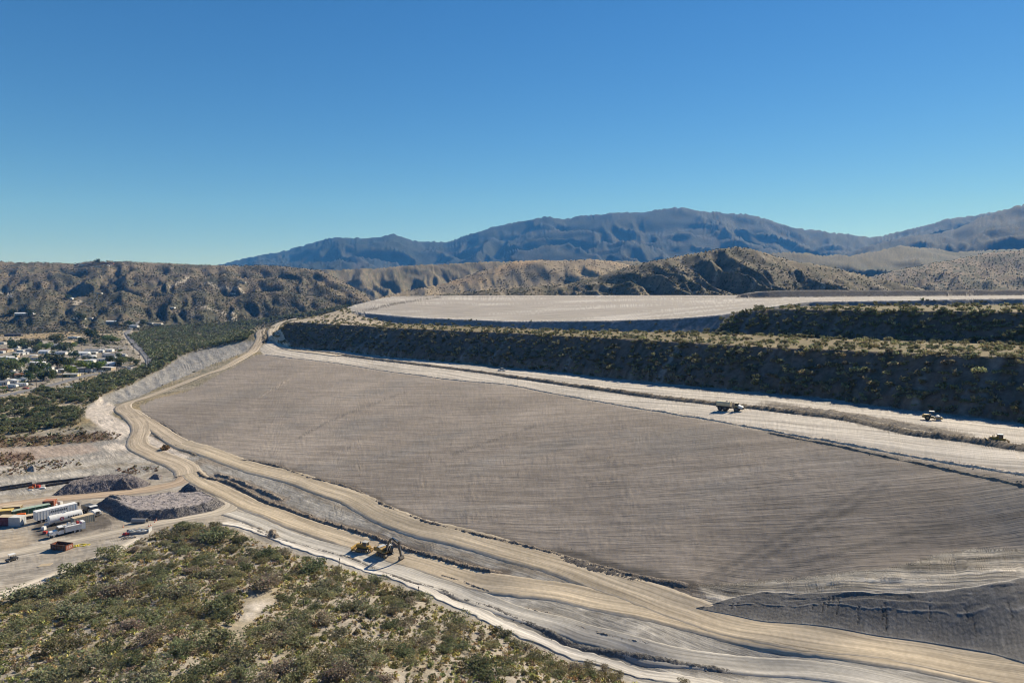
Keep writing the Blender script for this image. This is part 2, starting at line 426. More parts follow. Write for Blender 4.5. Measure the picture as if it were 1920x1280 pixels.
WINDROWS = [  # polyline, height, half width, lumpiness, colour or None
 (line(NEAR_EDGE), 0.9, 2.0, 0.7, (0.17, 0.145, 0.12)),
 (line([(365,888),(372,886),(385,896),(430,905),(460,920),(500,941),(560,963),(620,983),(700,1008),(760,1030),(850,1056),(940,1075)]), 1.5, 2.3, 0.5, (0.20, 0.165, 0.13)),
 (line([(404,889),(430,896),(465,910),(495,922),(530,938)]), 1.3, 2.2, 0.8, (0.24, 0.2, 0.16)),
 (line([(455,982),(520,1010),(600,1031),(680,1056),(760,1088),(830,1107),(900,1132),(960,1155),(1010,1175),(1062,1202),(1150,1222),(1250,1239),(1380,1260)]), 0.7, 2.0, 0.5, (0.16, 0.15, 0.135)),
 (line([(820,1078),(870,1092),(905,1105),(930,1113)]), 0.8, 1.2, 0.8, (0.28, 0.24, 0.19)),
 (line([(985,1140),(1020,1151),(1053,1163),(1120,1186),(1180,1200),(1224,1209)]), 0.5, 1.0, 0.8, (0.3, 0.26, 0.21)),
 (line([(545,654),(600,661),(730,677),(805,686),(917,700),(960,707),(1110,728),(1185,738.5),(1260,748.5),(1345,758),(1440,768),(1590,787),(1700,811),(1792,823),(1849,831),(1930,844),(2050,865)]), 1.3, 3.0, 0.3, (0.17, 0.145, 0.115)),
 (line([(1440,757),(1590,778),(1700,797),(1800,815)]), 0.7, 4.0, 0.8, (0.2, 0.175, 0.145)),
 (line(FAR_EDGE), 0.75, 1.5, 0.5, (0.46, 0.40, 0.33)),
 (line([(1440,811),(1590,840),(1740,872),(1930,912)]), 0.6, 1.2, 0.6, (0.2, 0.175, 0.145)),
 (line([(462,988),(480,990),(500,997),(512,1008),(522,1010)]), 0.9, 2.0, 0.9, (0.25, 0.22, 0.18)),
 (line([(480,880),(520,898),(580,925),(650,955),(720,988),(790,1018),(850,1035),(960,1063),(1050,1085),(1130,1118),(1180,1130)]), 0.0, 0.8, 0.8, (0.27, 0.235, 0.19)),
 (line([(1040,1042),(1100,1062),(1160,1078),(1215,1090)]), 0.9, 4.0, 1.0, (0.13, 0.115, 0.10)),
 (line([(1380,1099),(1440,1092),(1540,1083),(1665,1072),(1765,1044),(1830,1034),(1930,1036)]), 0.0, 0.7, 0.9, (0.33, 0.30, 0.25)),
 (line([(1310,1142),(1440,1171),(1640,1198),(1815,1226),(1930,1255)]), 0.0, 0.6, 0.9, (0.42, 0.39, 0.34)),
 (line([(262,776),(295,790),(322,805),(335,818)]), 0.8, 1.5, 0.7, (0.16, 0.14, 0.12)),
 (line([(266,832),(300,851),(338,862)]), 0.6, 1.2, 0.6, (0.22, 0.18, 0.13)),
 (line([(290,815),(330,836),(368,853)]), 0.7, 2.2, 0.9, (0.22, 0.18, 0.13)),
 (line([(495,610),(492,618),(496,628),(490,640)]), 1.8, 4.0, 0.7, (0.14, 0.12, 0.09)),
]

WHITE_STRIP = line([(420,980),(500,1001),(560,1025),(640,1048),(700,1072),(800,1106),(880,1142),(960,1180),(1060,1222),(1150,1247),(1300,1277),(1420,1302)])
# centre line, half width, colour, name
ROADS = [(YROAD2, 3.6, (0.40, 0.352, 0.285), 'yard_track'), (YROAD1, 4.2, (0.37, 0.285, 0.205), 'yard_track'), (YROAD3, 3.6, (0.47, 0.415, 0.335), 'yard_track'), (WHITE_STRIP, 1.7, (0.50, 0.462, 0.405), 'pale_verge'),
         (ROADC, 2.9, (0.40, 0.372, 0.325), 'haul_road'), (ROADB, 4.0, (0.445, 0.368, 0.265), 'haul_road'), (ROADA, 4.4, (0.435, 0.36, 0.26), 'haul_road'), (LOOP2, 4.0, (0.43, 0.355, 0.262), 'haul_road'), (OUTER, 4.8, (0.43, 0.355, 0.262), 'haul_road'),
         (BRANCH, 5.0, (0.50, 0.425, 0.325), 'haul_road'), (ASPHALT, 4.2, (0.185, 0.18, 0.18), 'town_road')]
MX0, MY0, MST = -420.0, 40.0, 0.6
_mx, _my = np.meshgrid(np.arange(MX0, 170, MST), np.arange(MY0, 800, MST), indexing='ij')
RMASK = np.zeros(_mx.shape, np.float32)
for _pts, _hw, _c, _n in ROADS:
    _q = near(_mx, _my, _pts, _hw + 3)
    _d = seg_dist(_mx[_q], _my[_q], _pts)[0]
    RMASK[_q] = np.maximum(RMASK[_q], sstep(_hw + 1.6, _hw + 0.4, _d))
_q = near(_mx, _my, dark_poly, 3)
RMASK[_q] = np.maximum(RMASK[_q], sstep(-1.5, -0.3, sd_poly(_mx[_q], _my[_q], dark_poly)))

def on_road(x, y):
    i = np.clip(((x - MX0) / MST).astype(int), 0, RMASK.shape[0] - 1); j = np.clip(((y - MY0) / MST).astype(int), 0, RMASK.shape[1] - 1)
    return RMASK[i, j]

def outside_dist(x, y, P):
    m = near(x, y, P, 140)
    d = np.full(x.shape, 400.0)
    if m.any():
        d[m] = -sd_poly(x[m], y[m], P)
    ins = inside(x, y, P) & ~m
    d[ins] = -200
    return d

def mesa(x, y, info=None):
    """terraced embankments: height, tier, arc along the crest"""
    g = 0.6 * noise(x / 9, y / 9, 61) + 1.0 * noise(x / 30, y / 30, 62)
    d1 = outside_dist(x, y, P1) + g
    d2 = outside_dist(x, y, P2) + g * 0.8
    d3 = outside_dist(x, y, P3) + g * 0.5
    d4 = outside_dist(x, y, P4)
    t1 = np.tan(np.radians(37)); t2 = np.tan(np.radians(37)); t3 = np.tan(np.radians(33)); t4 = np.tan(np.radians(33))
    def top(T, d, tn):
        return T - tn * np.maximum(d, 0)
    def gul(d, amp, L):
        # rills running straight down the slope
        w = sstep(0.5, 5, d)
        q = (x * 0.72 - y * 0.69)
        return -amp * w * (1 - ridged(q / L, d / 40, 3, 71))
    z1 = top(np.clip(T1(x, y), 20, 62), d1, t1) + gul(d1, 1.6, 9) + np.where(d1 < 1, 0.15 * noise(x / 3, y / 3, 63), 0)
    cut = np.maximum(zbase(x, y) + 4.2 + 1.6 * noise(x / 8, y / 8, 66) - z1, 0)
    z1 = z1 - np.where(d1 > 3, 1.5 * cut, 0)
    z2 = top(np.clip(T2(x, y), 40, 70), d2, t2) + gul(d2, 1.6, 9)
    z3 = top(np.clip(T3(x, y), 40, 75), d3, t3) + gul(d3, 0.8, 7)
    z4 = top(np.clip(T4(x, y), 60, 82), d4, t4) + gul(d4, 0.8, 7)
    Z = np.stack([z1, z2, z3, z4])
    k = np.argmax(Z, axis=0)
    z = np.max(Z, axis=0)
    d = np.choose(k, [d1, d2, d3, d4])
    return z, k, d

def height(x, y, full=True):
    """ground height; with full also (region, tier slope distance, hill depth, ...) for the colouring"""
    x = np.asarray(x, float); y = np.asarray(y, float)
    r = np.hypot(x, y)
    z = zbase(x, y)
    zb = z.copy()
    reg = np.zeros(x.shape, int)            # 0 valley floor
    aux = np.zeros(x.shape)
    # gentle natural relief
    rough = sstep(60, 400, r)
    nat = (y > 380) & (x < -150) | (r > 900)
    z = z + np.where(nat, 1.2 * noise(x / 60, y / 60, 1) * rough + np.clip((r - 900) / 900, 0, 1) * 5 * fbm(x / 140, y / 140, 3, 2), 0)
    m = r < 800
    if full and m.any():
        xm, ym = x[m], y[m]
        wk_ = sstep(300, 240, np.hypot(xm, ym - 120))
        dz = 0.22 * wk_ * np.clip(2.0 * noise(xm / 9, ym / 9, 23), 0, 1) * ridged(xm / 2.6, ym / 2.2, 2, 24) + 0.10 * noise(xm / 2.5, ym / 2.5, 3) + 0.06 * noise(xm / 0.9, ym / 0.9, 4)
        # foreground scrub hill: small hummocks; broken ground between the roads
        q = near(xm, ym, scrub_poly, 1)
        s = np.zeros(xm.shape); s[q] = sstep(0, 5, sd_poly(xm[q], ym[q], scrub_poly))
        dz += s * (0.9 * fbm(xm / 14, ym / 14, 3, 12))
        md = sd_poly(xm, ym, mound_poly); dk = sd_poly(xm, ym, dark_poly)
        mm = np.clip(md / 2, 0, 1)
        u = xm * 0.89 - ym * 0.45; v = xm * 0.45 + ym * 0.89
        dz += mm * (0.35 * (ridged(u / 26, v / 2.4, 2, 14) - 0.5) + 0.3 * noise(xm / 3, ym / 3, 15))
        dm = np.clip(dk / 1.5, 0, 1)
        a = xm * 0.86 + ym * 0.5
        dz += dm * (0.10 * np.sin(a * 2 * np.pi / 0.9) * 0.5 + 0.25 * noise(xm / 2.0, ym / 5, 16))
        sl = near(xm, ym, slope_poly, 1)
        s2 = np.zeros(xm.shape); s2[sl] = sstep(0, 6, sd_poly(xm[sl], ym[sl], slope_poly))
        dz += -s2 * 1.0 * (1 - ridged((xm * 0.8 + ym * 0.6) / 7, (ym * 0.8 - xm * 0.6) / 60, 2, 18))
        z[m] = z[m] + dz * (1 - on_road(xm, ym))
        for pid, pl in ((9, yard_poly), (1, scrub_poly), (3, field_poly), (4, bench_poly), (11, mound_poly), (10, dark_poly), (12, slope_poly)):
            qq = near(xm, ym, pl, 1)
            t = np.zeros(xm.shape, bool); t[qq] = inside(xm[qq], ym[qq], pl)
            rm = reg[m]; rm[t] = pid; reg[m] = rm
    # terraces
    m = (r < 2300) & (x > -460) & (y > 60)
    if m.any():
        zm, k, d = mesa(x[m], y[m])
        hi = zm > z[m]
        zz = z[m]; zz[hi] = zm[hi]; z[m] = zz
        rr = reg[m]
        rr[hi] = np.where(d[hi] > -0.5, 5 + k[hi], np.where(k[hi] >= 2, np.where(k[hi] == 2, 7, 8), 13))
        rr[hi & (k == 2) & (d > -0.5)] = 14
        reg[m] = rr
        aa = aux[m]; aa[hi] = d[hi]; aux[m] = aa
    m = (y > 600)
    if m.any():
        xm, ym = x[m], y[m]
        zm = z[m]; rm = reg[m]; am = aux[m]
        zb0 = zbase(xm, ym)
        for i, U in enumerate(UNITS):
            q = ym > U['r'].min() - U['wf'] * 1.4
            if not q.any(): continue
            zu, s = unit_z(U, xm[q], ym[q], zb0[q])
            if U['L'] > 300:
                zu = zu + 16 * noise(xm[q] / 230, ym[q] / 330, 30) * np.clip((1 - s) * 6, 0, 1)
            else:
                zu = zu + 1.2 * fbm(xm[q] / 22, ym[q] / 22, 2, 31) * np.clip((1 - s) * 6, 0, 1)
            b = zu > zm[q] + 0.2
            t = zm[q]; t[b] = zu[b]; zm[q] = t
            t = rm[q]; t[b] = 20 + i; rm[q] = t
            t = am[q]; t[b] = s[b]; am[q] = t
        z[m] = zm; reg[m] = rm; aux[m] = am
    return z, reg, aux

def hz(x, y):
    return height(x, y)[0]

def hz1(x, y):
    return float(height(np.array([x], float), np.array([y], float))[0][0])

hit = make_hit(hz, 60, 11500, 760)

# ------------------------------------------------------------------ base colours of the ground
def colours(x, y, z, reg, aux):
    n = len(x)
    c = np.empty((n, 3)); c[:] = (0.30, 0.26, 0.19)
    big = fbm(x / 70, y / 70, 3, 40)
    mid = fbm(x / 12, y / 12, 3, 41)
    fine = noise(x / 1.4, y / 1.4, 42)
    # valley floor: dry grass, bare sand, brown weeds
    v = reg == 0
    mixc(c, (0.36, 0.28, 0.16), v * sstep(-0.05, 0.4, big))
    mixc(c, (0.12, 0.12, 0.07), v * sstep(0.0, 0.5, mid + 0.4 * big) * 0.7)
    mixc(c, (0.44, 0.38, 0.30), v * sstep(0.15, 0.5, -mid - 0.3 * big) * 0.8)
    nr = np.hypot(x, y) < 2200
    idx = np.nonzero(nr)[0]
    X, Y = x[idx], y[idx]; R = reg[idx]
    C = c[idx]
    B, M, Fn = big[idx], mid[idx], fine[idx]
    low = (R <= 4) | ((R >= 9) & (R <= 12))
    def P(pl, col, soft=2.0, k=1.0, nz=0.0):
        q = low & near(X, Y, pl, 12)
        if not q.any(): return
        d = sd_poly(X[q], Y[q], pl) + nz * M[q] * 6
        t = np.zeros(len(X)); t[q] = sstep(-soft, soft, d) * k
        mixc(C, col, t)
    def Lc(pts, hw, col, soft=1.5, k=1.0, tracks=0.0, nz=0.6, ruts=()):
        q = low & near(X, Y, pts, hw + 8)
        if not q.any(): return
        d, arc, sd = seg_dist(X[q], Y[q], pts)
        e = sstep(hw + soft, hw - soft, d + nz * 2 * M[q])
        e = e * k
        t = np.zeros(len(X)); t[q] = e
        mixc(C, col, t)
        if tracks:
            tr = 1 + 0.7 * tracks * (noise(sd / 0.7, arc / 60, 50) * 1.3 + noise(sd / 1.9, arc / 90, 51) * 1.2)
            f = np.ones(len(X)); f[q] = lerp(1, tr, e)
            for o_ in ():
                w_ = 0.5 + 0.5 * np.clip(1.5 * noise(arc / 35, o_ + 0 * arc, 52) + 0.6, 0, 1)
                dd = sd - o_ - 0.5 * noise(arc / 25, o_ + 9 + 0 * arc, 53)
                f[q] *= 1 - e * w_ * (0.42 * np.exp(-(dd / 0.28) ** 2) - 0.16 * np.exp(-((dd - 0.55) / 0.3) ** 2))
            C[:] *= f[:, None]
    # bare worked ground everywhere near the roads
    wk = sstep(330, 260, np.hypot(X + 20, Y - 150)) * (R == 0)
    mixc(C, (0.32, 0.30, 0.268), np.clip(wk, 0, 1))
    P(town_poly, (0.27, 0.24, 0.20), 10, 0.85, 1)
    P(pile_flat, (0.36, 0.27, 0.16), 10, 0.7, 1)
    P(yard_poly, (0.375, 0.33, 0.27), 3, 1, 0.4)
    P(slope_poly, (0.375, 0.35, 0.31), 2)
    P(pink_pad, (0.40, 0.32, 0.26), 2, 0.9, 0.3)
    # weeds beside the wash
    P(poly([(-60,826),(100,815),(200,808),(228,815),(215,824),(120,832),(-60,842)]), (0.17, 0.115, 0.065), 3, 0.85, 0.9)
    P(poly([(-60,853),(40,848),(68,852),(60,868),(20,872),(-60,875)]), (0.17, 0.11, 0.07), 3, 0.85, 0.9)
    Lc(WASH, 3.0, (0.50, 0.45, 0.38), 2, 0.8)
    P(scrub_poly, (0.375, 0.33, 0.268), 2, 1)
    P(field_poly, (0.295, 0.254, 0.214), 1)
    P(bench_poly, (0.50, 0.455, 0.395), 1)
    P(mound_poly, (0.40, 0.36, 0.30), 0.5)
    P(dark_poly, (0.165, 0.148, 0.13), 0.25)
    Lc(line([(1310,1141),(1440,1112),(1605,1112),(1740,1111),(1877,1091),(1925,1081)]), 0.7, (0.50, 0.46, 0.40), 0.3, 0.9, nz=0.2)
    P(scar_poly, (0.56, 0.50, 0.43), 1.5)
    sc = R == 1
    mixc(C, (0.30, 0.25, 0.165), sc * sstep(0.05, 0.5, M * 0.7 + fbm(X / 30, Y / 30, 2, 43)) * 0.75)
    mixc(C, (0.20, 0.18, 0.135), sc * sstep(0.0, 0.5, noise(X / 3, Y / 3, 44)) * 0.7)
    # bench: wheel-worn streaks along it
    bn = (R == 4)
    bu = (X * 0.60 - Y * 0.80); bv = (X * 0.80 + Y * 0.60)
    st = noise(bv / 1.6, bu / 70, 45) + 0.8 * noise(bv / 5, bu / 140, 46)
    C[:] *= (1 + bn * 0.2 * st)[:, None]
    # field: passes of the machines, pale and dark swathes
    fd = (R == 3)
    fv = X * 0.40 + Y * 0.917 + 6 * noise(X / 90, Y / 90, 19); fu = X * 0.917 - Y * 0.40
    fade = np.clip(260 / np.maximum(np.hypot(X, Y), 1) - 0.35, 0, 1)
    st = fade * 0.9 * noise(fu / 26, fv / 2.2, 20) + 0.9 * noise(fu / 70, fv / 7, 47)
    C[:] *= (1 + fd * (0.10 * st * fade + 0.14 * B))[:, None]
    cell = np.sin(np.floor(fu / 58 + 0.4 * np.floor(fv / 26)) * 12.9898 + np.floor(fv / 26) * 78.233) * 43758.5453
    C[:] *= (1 + fd * 0.13 * ((cell - np.floor(cell)) - 0.5))[:, None]
    mixc(C, (0.225, 0.215, 0.20), fd * sstep(0.05, 0.45, fbm(X / 45, Y / 28, 3, 48)) * 0.35)
    for tl in ([(1320,1085),(1420,1030),(1530,970),(1640,905)], [(1345,1090),(1450,1035),(1560,975),(1665,908)], [(1400,1080),(1560,1040),(1740,990),(1920,965)], [(1480,1090),(1640,1035),(1800,985)], [(560,820),(640,780),(760,735)], [(850,850),(1000,800)]):
        Lc(line(tl), 1.0, (0.175, 0.155, 0.135), 0.5, 0.75, nz=0.1)
    dk = R == 10
    ck = ridged(X / 9, Y / 9, 2, 17)
    C[:] *= (1 - dk * 0.55 * sstep(0.90, 0.97, ck))[:, None]
    C[:] *= (1 + dk * (0.12 * np.sin((X * 0.86 + Y * 0.5) * 2 * np.pi / 0.8) * sstep(-0.2, 0.4, noise(X / 9, Y / 9, 67)) + 0.12 * noise(X / 4, Y / 1.5, 68)))[:, None]
    mixc(C, (0.33, 0.31, 0.28), dk * sstep(0.2, 0.42, noise((X * 0.89 - Y * 0.45) / 16, (X * 0.45 + Y * 0.89) / 1.4, 69)) * 0.35)
    md_ = R == 11
    uu = X * 0.89 - Y * 0.45; vv = X * 0.45 + Y * 0.89
    C[:] *= (1 - md_ * 0.38 * sstep(0.12, 0.4, noise(uu / 22, vv / 1.2, 72)) + md_ * 0.2 * sstep(0.1, 0.4, noise(uu / 16, vv / 1.6, 73)))[:, None]
    # broken pale ground between the roads
    bro = ((R == 0) | (R == 9)) * sstep(300, 240, np.hypot(X, Y - 120))
    mixc(C, (0.50, 0.465, 0.41), bro * sstep(0.15, 0.5, noise(X / 5, Y / 3.5, 52) + 0.5 * M) * 0.7)
    mixc(C, (0.20, 0.18, 0.155), bro * sstep(0.3, 0.6, noise(X / 4, Y / 2.5, 53) - 0.3 * M) * 0.6)
    for s_ in (sand1, sand2, sand3, sand4):
        P(s_, (0.66, 0.575, 0.48), 1.0, 1, 0.15)
    # roads
    tan_ = (0.505, 0.43, 0.325)
    Lc(line([(372,868),(400,862),(430,868),(470,872)]), 5, (0.25, 0.2, 0.15), 3, 0.7)
    # dark turned soil where machines swing off the road
    P(poly([(1030,1040),(1130,1066),(1215,1085),(1300,1100),(1330,1110),(1300,1128),(1225,1110),(1100,1070)]), (0.21, 0.18, 0.15), 2, 0.75, 0.5)
    for k_ in range(7):
        Lc(line([(1235 + 9 * k_, 1082 + 2 * k_), (1262 + 9 * k_, 1100 + 2 * k_), (1268 + 9 * k_, 1118 + k_), (1255 + 8 * k_, 1136 + k_)]), 0.35, (0.2, 0.17, 0.14), 0.3, 0.7, nz=0.05)
    P(poly([(530,985),(600,985),(660,1000),(690,1015),(650,1030),(590,1010)]), (0.34, 0.285, 0.22), 3, 0.6, 1)
    P(poly([(470,945),(500,960),(520,985),(560,1010),(530,1008),(490,980)]), (0.33, 0.27, 0.20), 2, 0.55, 1)
    P(poly([(55,1000),(70,978),(130,985),(170,962),(215,962),(228,975),(200,990),(130,1004),(70,1010)]), (0.115, 0.102, 0.09), 1.5, 0.95, 0.25)
    for k_ in range(5):
        Lc(line([(195 + 6*k_, 966 + 2*k_), (212 + 6*k_, 978 + 2*k_), (205 + 4*k_, 990 + 2*k_), (170, 1000 + 2*k_)]), 0.4, (0.30, 0.26, 0.21), 0.3, 0.7, nz=0.05)
    Lc(line([(-40,905),(40,900),(100,893),(160,889)]), 1.6, (0.52, 0.47, 0.40), 0.6, 0.9, nz=0.3)
    Lc(line([(-40,870),(60,866),(140,860),(240,851),(290,853)]), 1.4, (0.55, 0.48, 0.40), 0.8, 0.85, nz=0.4)
    Lc(line([(-40,893),(80,885),(200,873),(290,868),(330,872)]), 2.6, (0.31, 0.27, 0.21), 0.8, 0.85, nz=0.4)
    Lc(line([(-40,880),(30,877),(70,878)]), 2.2, (0.54, 0.48, 0.40), 0.8, 0.8, nz=0.4)
    Lc(line([(-40,925),(60,913),(110,906)]), 2.4, (0.24, 0.22, 0.19), 0.8, 0.8, nz=0.3)
    P(poly([(0,1008),(30,1000),(55,1005),(62,1020),(30,1030),(0,1032)]), (0.40, 0.33, 0.245), 1.5, 0.8, 0.2)
    P(poly([(150,1030),(200,1018),(215,1022),(190,1032),(150,1040)]), (0.22, 0.20, 0.175), 1.2, 0.8, 0.3)
    P(poly([(40,1030),(110,1045),(190,1020),(200,1030),(110,1075),(30,1090),(0,1090)]), (0.33, 0.30, 0.26), 3, 0.7, 1)
    for pts, h, hw, lump, colr in WINDROWS:
        if colr: Lc(pts, hw, colr, 0.7, 0.9, nz=0.5)
    # patchy ground: washed-out pale spots and dark turned soil
    rr_ = np.hypot(X, Y)
    wkm = ((R == 0) | (R == 9)) * sstep(310, 250, np.hypot(X + 10, Y - 130))
    n_ = noise(X / 2.6, Y / 2.6, 135) + 0.4 * noise(X / 9, Y / 9, 136)
    C[:] *= (1 - wkm * 0.2 * sstep(0.34, 0.44, n_) + wkm * 0.15 * sstep(0.32, 0.45, -n_))[:, None]
    n_ = noise((X * 0.89 - Y * 0.45) / 18, (X * 0.45 + Y * 0.89) / 2.2, 139)
    C[:] *= (1 - (R == 11) * 0.35 * sstep(0.12, 0.3, n_) + (R == 11) * 0.2 * sstep(0.15, 0.3, -n_))[:, None]
    C[:] *= (1 + (R == 10) * 0.3 * sstep(0.2, 0.3, noise((X * 0.89 - Y * 0.45) / 22, (X * 0.45 + Y * 0.89) / 1.6, 143)) - (R == 10) * 0.25 * sstep(0.2, 0.3, noise((X * 0.89 - Y * 0.45) / 16, (X * 0.45 + Y * 0.89) / 2.0, 145)))[:, None]
    # asphalt in the town
    Lc(ASPHALT, 8.5, (0.42, 0.37, 0.30), 2, 0.9)
    Lc(TOWNRD, 5, (0.42, 0.38, 0.33), 2, 0.9)
    C[:] *= (1 + 0.10 * M + 0.13 * Fn + 0.06 * B)[:, None]
    # terraces
    A = aux[idx]
    s1 = (R == 5) | (R == 6)
    mixc(C, (0.17, 0.135, 0.105), s1 * 1.0)
    mixc(C, (0.095, 0.088, 0.06), s1 * sstep(0.0, 0.35, noise(X / 5, Y / 5, 54) + 0.4 * noise(X / 25, Y / 25, 55)) * 0.8)
    q = (X * 0.72 - Y * 0.69)
    mixc(C, (0.27, 0.255, 0.235), s1 * sstep(0.18, 0.5, noise(q / 7, A / 60, 56) + 0.5 * noise(X / 60, Y / 60, 57)) * 0.7)
    mixc(C, (0.33, 0.31, 0.28), (R == 5) * sstep(20, 27, A) * sstep(-0.1, 0.3, noise(q / 2.5, A / 30, 58)) * 0.8)
    mixc(C, (0.27, 0.265, 0.26), (R == 14) * 1.0)
    mixc(C, (0.15, 0.145, 0.12), (R == 14) * sstep(0.1, 0.4, noise(X / 6, Y / 6, 54)) * 0.6)
    mixc(C, (0.20, 0.175, 0.15), (R == 8) * 1.0)
    t = (R == 13)
    mixc(C, (0.235, 0.19, 0.115), t * 1.0)
    mixc(C, (0.17, 0.16, 0.09), t * sstep(-0.1, 0.3, noise(X / 7, Y / 7, 59)) * 0.8)
    mixc(C, (0.36, 0.29, 0.18), t * sstep(0.25, 0.5, noise(X / 25, Y / 25, 60)) * 0.8)
    # ramp road up to the pad on the left end
    q7 = (R == 7) | ((R == 13) & (X < -110) & (Y > 640))
    p7 = (R == 7)
    pu = noise(X / 160, Y / 45, 64) + 0.7 * noise(X / 60, Y / 16, 65)
    mixc(C, (0.44, 0.405, 0.36), p7 * 1.0)
    mixc(C, (0.36, 0.325, 0.285), p7 * sstep(0.0, 0.6, pu + 0.5 * sstep(-60, -10, -A)) * 0.8)
    mixc(C, (0.58, 0.54, 0.49), p7 * sstep(0.1, 0.5, -pu) * 0.7)
    mixc(C, (0.60, 0.56, 0.50), p7 * sstep(-5, -2.5, A))
    for pts, hw, colr in PADLINES:
        q = p7 & near(X, Y, pts, hw + 6)
        if q.any():
            d, arc, sd = seg_dist(X[q], Y[q], pts)
            t = np.zeros(len(X)); t[q] = sstep(hw + 1.5, hw - 1.5, d + 3 * M[q])
            mixc(C, colr, t)
    mixc(C, (0.50, 0.42, 0.32), q7 * (R == 13) * 0.9)
    c[idx] = C
    # hills
    for i, U in enumerate(UNITS):
        q = np.nonzero(reg == 20 + i)[0]
        if not len(q): continue
        X, Y = x[q], y[q]
        L = U['L']
        n1 = fbm(X / (L * 1.3), Y / (L * 1.3), 3, 80 + i)
        n2 = fbm(X / 35, Y / 35, 3, 90 + i)
        n3 = noise(X / 7, Y / 7, 95)
        C = np.empty((len(q), 3))
        nm = U['name']
        if nm in ('scrub_hills', 'middle_ridges', 'foothills'):
            C[:] = (0.135, 0.115, 0.082)
            mixc(C, (0.165, 0.135, 0.095), sstep(0.05, 0.4, n1) * 0.6)
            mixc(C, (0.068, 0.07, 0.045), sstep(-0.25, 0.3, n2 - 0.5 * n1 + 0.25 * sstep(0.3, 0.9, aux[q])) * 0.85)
            mixc(C, (0.30, 0.265, 0.21), sstep(0.4, 0.65, -n2) * 0.6)
            if nm != 'foothills':
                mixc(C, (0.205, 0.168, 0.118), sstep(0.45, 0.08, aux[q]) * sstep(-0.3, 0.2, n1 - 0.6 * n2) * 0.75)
        elif nm == 'tan_hills':
            C[:] = (0.275, 0.222, 0.145)
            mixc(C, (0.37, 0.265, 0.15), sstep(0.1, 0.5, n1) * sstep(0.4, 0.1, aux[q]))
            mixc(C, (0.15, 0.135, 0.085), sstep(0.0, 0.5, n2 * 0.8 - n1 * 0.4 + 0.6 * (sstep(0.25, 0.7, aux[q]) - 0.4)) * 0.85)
        elif nm == 'peak_hill':
            C[:] = (0.20, 0.165, 0.112)
            mixc(C, (0.105, 0.10, 0.065), sstep(-0.25, 0.3, n2 + 0.3 * n1) * 0.85)
            mixc(C, (0.38, 0.33, 0.25), sstep(0.3, 0.55, -n2) * 0.7)
        elif nm == 'streaked_hills':
            C[:] = (0.20, 0.16, 0.11)
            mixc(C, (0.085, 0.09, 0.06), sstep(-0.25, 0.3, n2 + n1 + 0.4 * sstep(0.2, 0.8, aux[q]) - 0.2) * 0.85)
        elif nm == 'olive_hills':
            C[:] = (0.135, 0.122, 0.075)
            mixc(C, (0.085, 0.09, 0.05), sstep(-0.1, 0.4, n1 + 0.3 * n2) * 0.8)
        elif nm == 'gap_hills':
            C[:] = (0.21, 0.175, 0.115)
            mixc(C, (0.12, 0.115, 0.075), sstep(-0.2, 0.3, n2 + 0.5 * n1) * 0.85)
        else:
            C[:] = (0.03, 0.037, 0.026)
            mixc(C, (0.10, 0.078, 0.055), sstep(0.0, 0.5, fbm(X / 900, Y / 900, 3, 99 + i) + 0.5 * (aux[q] - 0.45)) * 0.22)
            mixc(C, (0.025, 0.034, 0.022), sstep(0.0, 0.4, fbm(X / 160, Y / 160, 3, 97)) * 0.7)
            mixc(C, (0.095, 0.082, 0.06), sstep(0.35, 0.65, fbm(X / 220, Y / 700, 3, 98 + i) + 0.35 * (aux[q] - 0.5) + (0.06 if nm == 'near_mountain' else 0)) * 0.6)
        if L < 300:
            for rd in HILLRDS:
                h = HILLRD_XY[id(rd)]
                qq = near(X, Y, h, 10)
                if qq.any():
                    d, _, _ = seg_dist(X[qq], Y[qq], h)
                    t = np.zeros(len(X)); t[qq] = sstep(7, 3, d)
                    mixc(C, (0.48, 0.43, 0.36), t * 0.8)
        C *= (1 + 0.25 * n3 + 0.15 * n2 + 0.22 * noise(X / 18, Y / 18, 197))[:, None]
        c[q] = C
    return np.clip(c * 0.86, 0.01, 0.85)

_pl = lambda pts: [tuple(p[:2]) for p in hit([a for a, b in pts], [b for a, b in pts])]
PADLINES = [
 (_pl([(685,582.5),(705,577),(730,572),(765,565.5),(805,559.5),(830,557)]), 4.0, (0.13, 0.115, 0.095)),
 (_pl([(760,556.5),(900,556),(1060,555.8),(1250,555.7),(1440,555.5)]), 16, (0.25, 0.22, 0.185)),
 (_pl([(690,584.5),(780,591),(860,597)]), 1.5, (0.42, 0.37, 0.32)),
]
HILLRD_XY = {id(rd): _pl(rd) for rd in HILLRDS}

# ------------------------------------------------------------------ ground mesh: rings of vertices, dense where the land is steep
az_in = np.radians(np.arange(-40.0, 40.001, 0.066))
az_l = np.radians(-40 - np.cumsum(np.linspace(0.12, 3.0, 22)))[::-1]
AZ = np.concatenate([az_l, az_in, -az_l[::-1]])
NR = 780
rs = np.geomspace(24, 17000, 2600)
cs = np.arange(0, len(AZ), 4)
cs = np.append(cs[:-1], len(AZ) - 1)
G = np.sin(AZ[cs])[:, None] * rs; H = np.cos(AZ[cs])[:, None] * rs
zc = height(G.ravel(), H.ravel(), full=False)[0].reshape(G.shape)
pp = (zc - CZ) / rs * 683.0
dp = np.abs(np.diff(pp, axis=1))
front = (np.diff(pp, axis=1) > 0)
met = np.where(front, np.minimum(dp, 6.0), np.minimum(dp, 6.0) * 0.25) + np.diff(np.log(rs))[None, :] * 26
cur = np.zeros_like(met)
cur[:, 1:] = np.minimum(np.abs(np.diff(pp, n=2, axis=1)), 2.0)
cur[:, :12] = 0
cur = np.stack([np.roll(cur, k, 1) for k in (-3, -2, -1, 0, 1, 2)]).max(0)
